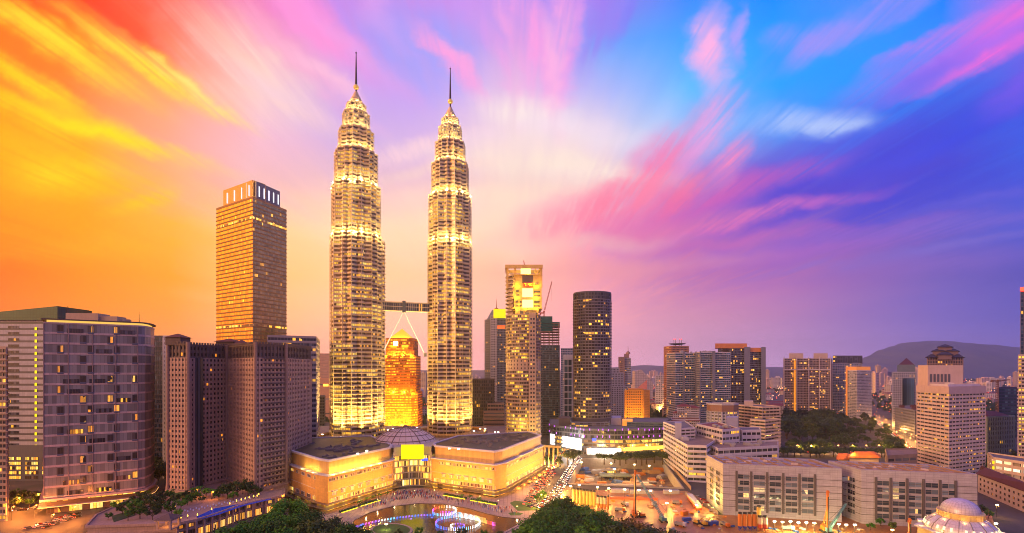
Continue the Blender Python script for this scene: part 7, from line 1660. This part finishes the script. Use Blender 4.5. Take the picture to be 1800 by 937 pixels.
# ================================================================== far city
m_farw = [mat('far_wall_%s' % n, c, .8, var=.1) for n, c in (('pink', (.58, .44, .44)), ('white', (.70, .63, .62)), ('grey', (.42, .40, .44)), ('tan', (.52, .40, .32)))]
rf_ = random.Random(91); FARM = []
for k in range(12):
    w, d = rf_.choice(((18, 14), (26, 16), (14, 14), (40, 18))); nf = rf_.choice((3, 4, 6, 9, 14, 20)); h = nf*3.3; b = MB()
    q = [(-w/2, -d/2), (w/2, -d/2), (w/2, d/2), (-w/2, d/2)]
    for j in range(nf): b.prism(q, j*3.3, j*3.3+1.5, 3, 0); b.prism(inset(q, .3), j*3.3+1.5, j*3.3+3.3, 0, 1, 2.6)
    b.piers(q, 0, h, 5.2, 1.2, .1, 0); b.prism(q, h, h+1, 3, 0)
    if nf <= 4: b.prism(inset(q, -.6), h+1, h+3.2, 3, 2, top=[(p[0]*.9, p[1]*.1) for p in q])
    else: b.box((rf_.uniform(-w/4, w/4), 0, h+1), (w*.3, d*.5, 3.5), 0, 0)
    FARM.append((b.mesh('distant_building', [m_farw[k % 4], g_far, m_redroof]), nf))
def fardist(px_, Y, k, label, group, s=1.0, sz=1.0):
    me, nf = FARM[k]; o = bpy.data.objects.new('distant_building', me); COL.objects.link(o); o.location = (W(px_, Y), Y, 0); o.rotation_euler = (0, 0, rf_.uniform(-.5, .5)); o.scale = (s, s, sz); tag(o, label, 'building', group)
low = [k for k in range(12) if FARM[k][1] <= 6]; tall = [k for k in range(12) if FARM[k][1] > 6]
n = 0
while n < 210:
    Y = 900*(4.6**rf_.random()); px_ = rf_.uniform(1075, 1815) if rf_.random() < .8 else rf_.uniform(540, 880)
    if 1530 < px_ < 1615 and Y < 1050 or 1370 < px_ < 1560 and Y < 1000: continue
    fardist(px_, Y, rf_.choice(low), 'small hazy low-rise building in the far city sprawl', 'low-rise buildings of the far city', rf_.uniform(.8, 1.5), rf_.uniform(.8, 1.4)); n += 1
for cx, Y, m, sp, hs, nm in ((1155, 2600, 8, 26, 2.0, 'left of the blue condominiums'), (1352, 2400, 9, 24, 2.0, 'between blue condominiums and slab flats'), (1535, 2600, 10, 24, 2.2, 'right of the pale flats'), (1560, 1900, 8, 26, 1.8, 'beside the pyramid tower'), (1710, 2100, 9, 30, 1.5, 'below the mountain at right'), (1760, 2500, 9, 34, 1.7, 'at the far right below the mountain'), (1640, 3000, 8, 40, 2.2, 'below the mountain top'), (1100, 2200, 6, 18, 1.6, 'behind the orange flats'), (570, 1700, 5, 10, 1.5, 'left of the left steel tower'), (745, 1700, 6, 9, 1.4, 'between the steel towers'), (842, 2000, 4, 8, 1.8, 'right of the right steel tower')):
    for j in range(m): fardist(cx+rf_.uniform(-sp, sp), Y*rf_.uniform(.9, 1.15), rf_.choice(tall), 'pale hazy apartment block '+nm, 'hazy apartment blocks '+nm, rf_.uniform(.8, 1.4), hs*rf_.uniform(.8, 1.3)*.8)
# named middle-distance blocks
bld('pointed_tower', 'hazy banded tower with a stepped pointed top between oval tower and condominiums', 'tower', fp([(1097, 1250), (1109, 1250), (1109, 1280), (1097, 1280)]), 0, Zp(630, 1250), 26, m_palegrey, g_office, sp=3, pw=.3, gr=.5)
rt = bld('brown_tower', 'hazy brown slab with small top tower beside the banded pointed tower', 'tower', fp([(1087, 1245), (1098, 1245), (1098, 1280), (1087, 1280)]), 0, Zp(628, 1245), 26, m_brown, g_dark, sp=3, pw=1.4, gr=.4)
ox, oy, oz = rt.location; addbox(rt, 'top_block', fp([(1097, 1252), (1106, 1252), (1106, 1275), (1097, 1275)]), Zp(630, 1250), Zp(622, 1250), m_brown); b = MB(ox, oy, oz); X = W(1104, 1260); b.lathe((X, 1260, Zp(622, 1250)), [(6, 0), (5, 4), (2, 7), (.8, 8), (.4, 20), (.05, 20.5)], 12); b.build('spire', m_brown, rt)
rt = bld('lit_white_block', 'white gridded block lit pink and yellow at its foot, left of the condominiums', 'building', fp([(1152, 1120), (1188, 1120), (1188, 1150), (1152, 1150)]), 0, Zp(661, 1120), 18, m_whitepl, g_punch, sp=4, pw=1.6, gr=.5)
for px_ in (1162, 1177): lamp_light((W(px_, 1112), 1112, 8), 50000, (1, .45, .1), 1)
Yg2 = 1420; x0, x1, x2 = W(1116, Yg2), W(1125, Yg2), W(1148, Yg2)
rt = thing('gable_tower', 'hazy pale block with a steep sloping glazed roof and pink triangle', 'building', (x1, Yg2, 0)); ox, oy, oz = rt.location
b = MB(ox, oy, oz); z0 = Zp(683, Yg2)-30
b.add([(x0, Yg2, 0), (x2, Yg2, 0), (x2, Yg2, Zp(672, Yg2)), (x1+5, Yg2, Zp(650, Yg2)), (x0, Yg2, Zp(652, Yg2))]+[(x, Yg2+30, z) for x, z in ((x0, 0), (x2, 0), (x2, Zp(672, Yg2)), (x1+5, Zp(650, Yg2)), (x0, Zp(652, Yg2)))], [(0, 1, 2, 3, 4), (9, 8, 7, 6, 5), (1, 6, 7, 2), (2, 7, 8, 3), (3, 8, 9, 4), (0, 4, 9, 5)]); b.build('wall', mat('gable_wall', (.5, .42, .42), .6, panel=(5, 5, .9)), rt)
b = MB(ox, oy, oz); b.add([(W(1118, Yg2), Yg2-1, Zp(684, Yg2)), (W(1137, Yg2), Yg2-1, Zp(684, Yg2)), (W(1137, Yg2), Yg2-1, Zp(668, Yg2)), (W(1118, Yg2), Yg2-.2, Zp(684, Yg2)), (W(1137, Yg2), Yg2-.2, Zp(684, Yg2)), (W(1137, Yg2), Yg2-.2, Zp(668, Yg2))], [(0, 1, 2), (5, 4, 3), (1, 4, 5, 2), (0, 2, 5, 3)]); b.build('pink_triangle', mat('pink_tri', (.75, .25, .16), .5), rt)
rt = bld('flat_tower', 'tall hazy peach slab with stepped corners seen left of the left steel tower', 'tower', fp([(561, 1300), (588, 1300), (588, 1340), (561, 1340)]), 0, Zp(622, 1300), 34, mat('peach_slab', (.5, .3, .22), .8), g_far, sp=5, pw=2.4, gr=.3)
rt = bld('dark_low_tower', 'dark office with small orange windows just left of the left steel tower', 'office', fp([(556, 700), (570, 700), (572, 730), (556, 730)]), 0, Zp(698, 700), 14, m_darkclad, g_resi, sp=2.5, pw=.3, gr=.6)
rt = bld('peach_wall_block', 'plain peach block carrying a small orange sign, left of the left steel tower', 'building', fp([(558, 900), (590, 900), (590, 930), (558, 930)]), 0, Zp(666, 900), 3, mat('peach_wall', (.55, .30, .20), .8), g_far, sp=30, pw=1, gr=.1)
ox, oy, oz = rt.location; b = MB(ox, oy, oz); b.box((W(573, 900), 899.5, Zp(679, 900)), (9, .6, 4)); b.build('orange_sign', e_orange, rt)
# low roofs and wood patches behind, lights of the far streets
b = MB(); rw = random.Random(8)
for k in range(5200):
    Y = 850*(6.5**rw.random()); px_ = rw.uniform(1070, 1830) if rw.random() < .82 else rw.uniform(530, 880)
    if 1530 < px_ < 1612 and Y < 960: continue
    if (sin(px_*.043+Y*.0021)+sin(px_*.017-Y*.0037)) < -.1: continue
    x = W(px_, Y); s = rw.uniform(3, 8)*(1+Y/4000)
    for j in range(2):
        a = rw.random()*6.28; b.add([(x+s*cos(a), Y+s*sin(a)*.6, rw.uniform(0, 3)), (x-s*cos(a), Y-s*sin(a)*.6, rw.uniform(0, 3)), (x-s*.5*cos(a), Y-s*.3*sin(a), rw.uniform(6, 12)), (x+s*.6*cos(a), Y+s*.4*sin(a), rw.uniform(7, 13))], [(0, 1, 2, 3)])
tag(b.build('distant_foliage', m_leafd), 'dark green trees scattered through the far city', 'trees', kind='stuff')
b = MB()
for k in range(1500):
    Y = 900*(4.5**rw.random()); px_ = rw.uniform(1075, 1815) if rw.random() < .85 else rw.uniform(540, 880); r = Y*rw.uniform(.0006, .0011)
    b.ball((W(px_, Y), Y, rw.uniform(9, 22)), r, 4, rw.randrange(3))
tag(b.build('distant_lamps', [glow('far_lamp_orange', (1, .33, .05), 2.2), glow('far_lamp_pink', (1, .5, .25), 1.8), glow('far_lamp_red', (1, .08, .05), 1.8)]), 'tiny orange lights sprinkled over the far city', 'lights', kind='stuff')
# ================================================================== hills
m_hill, t_, b_ = newmat('hill_forest_hazed'); b_.inputs['Base Color'].default_value = (.05, .07, .07, 1); b_.inputs['Roughness'].default_value = 1
t_.l.new(t_.ramp(t_.noise(t_.new('ShaderNodeNewGeometry').outputs['Position'], .004, 8, .7), [(.35, (.055, .09, .11)), (.55, (.085, .12, .145)), (.66, (.085, .12, .145)), (.76, (.26, .26, .29))]), b_.inputs['Base Color'])  # forest colours lifted to a pale blue to imitate distance haze
def hills(name, prof, Y, dep, seed, label=None):
    from mathutils import noise as mn, Vector
    b = MB(); nx, ny = 110, 14; x0, x1 = W(prof[0][0], Y), W(prof[-1][0], Y); vs_ = []
    for j in range(ny+1):
        for i in range(nx+1):
            px_ = prof[0][0]+(prof[-1][0]-prof[0][0])*i/nx
            k = max(0, min(len(prof)-2, next((q for q in range(len(prof)-1) if prof[q+1][0] >= px_), len(prof)-2)))
            t = (px_-prof[k][0])/(prof[k+1][0]-prof[k][0]); t = t*t*(3-2*t); py_ = prof[k][1]+(prof[k+1][1]-prof[k][1])*t
            v = j/ny; crest = max(0, H+(HZ-py_)*Y/F)
            f = sin(pi*min(1, v*1.15)*.5)**1.3 if v < .87 else cos((v-.87)/.13*pi/2)
            x = W(px_, Y); y = Y-dep*(1-v/.87) if v < .87 else Y+dep*(v-.87)
            z = crest*f*(1+.10*mn.noise(Vector((x*.0011, y*.0011, seed)))+.05*mn.noise(Vector((x*.004, y*.004, seed+3))))
            if v < .8: z *= 1+.22*mn.noise(Vector((x*.002, 1.7, seed+9)))*(1-v)
            vs_.append((x, y, max(z, -1)))
    b.add(vs_, [(j*(nx+1)+i, j*(nx+1)+i+1, (j+1)*(nx+1)+i+1, (j+1)*(nx+1)+i) for j in range(ny) for i in range(nx)]); tag(b.build(name, m_hill, None, True), None, None, kind='structure')
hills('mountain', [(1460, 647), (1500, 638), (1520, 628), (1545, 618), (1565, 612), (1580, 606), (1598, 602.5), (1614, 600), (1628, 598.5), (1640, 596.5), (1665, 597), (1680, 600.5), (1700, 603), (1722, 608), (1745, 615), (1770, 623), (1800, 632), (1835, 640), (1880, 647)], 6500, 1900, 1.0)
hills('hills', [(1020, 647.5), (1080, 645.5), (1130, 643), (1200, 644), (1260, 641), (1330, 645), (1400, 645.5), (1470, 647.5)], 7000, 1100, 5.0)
# ================================================================== dusk haze
hz, t_, b_ = newmat('haze'); t_.n.remove(b_)
vp = t_.new('ShaderNodeVolumePrincipled'); vp.inputs['Color'].default_value = (1, .96, .98, 1); vp.inputs['Density'].default_value = 0.85e-4; vp.inputs['Anisotropy'].default_value = .72
t_.l.new(vp.outputs[0], t_.n['Material Output'].inputs['Volume'])
hb_ = MB(); hb_.prism([(-8800, -390), (8800, -390), (8800, 7600), (-8800, 7600)], -11, 520, 3); hzo = tag(hb_.build('haze', hz), 'thin dusk haze over the city', 'haze', kind='stuff')
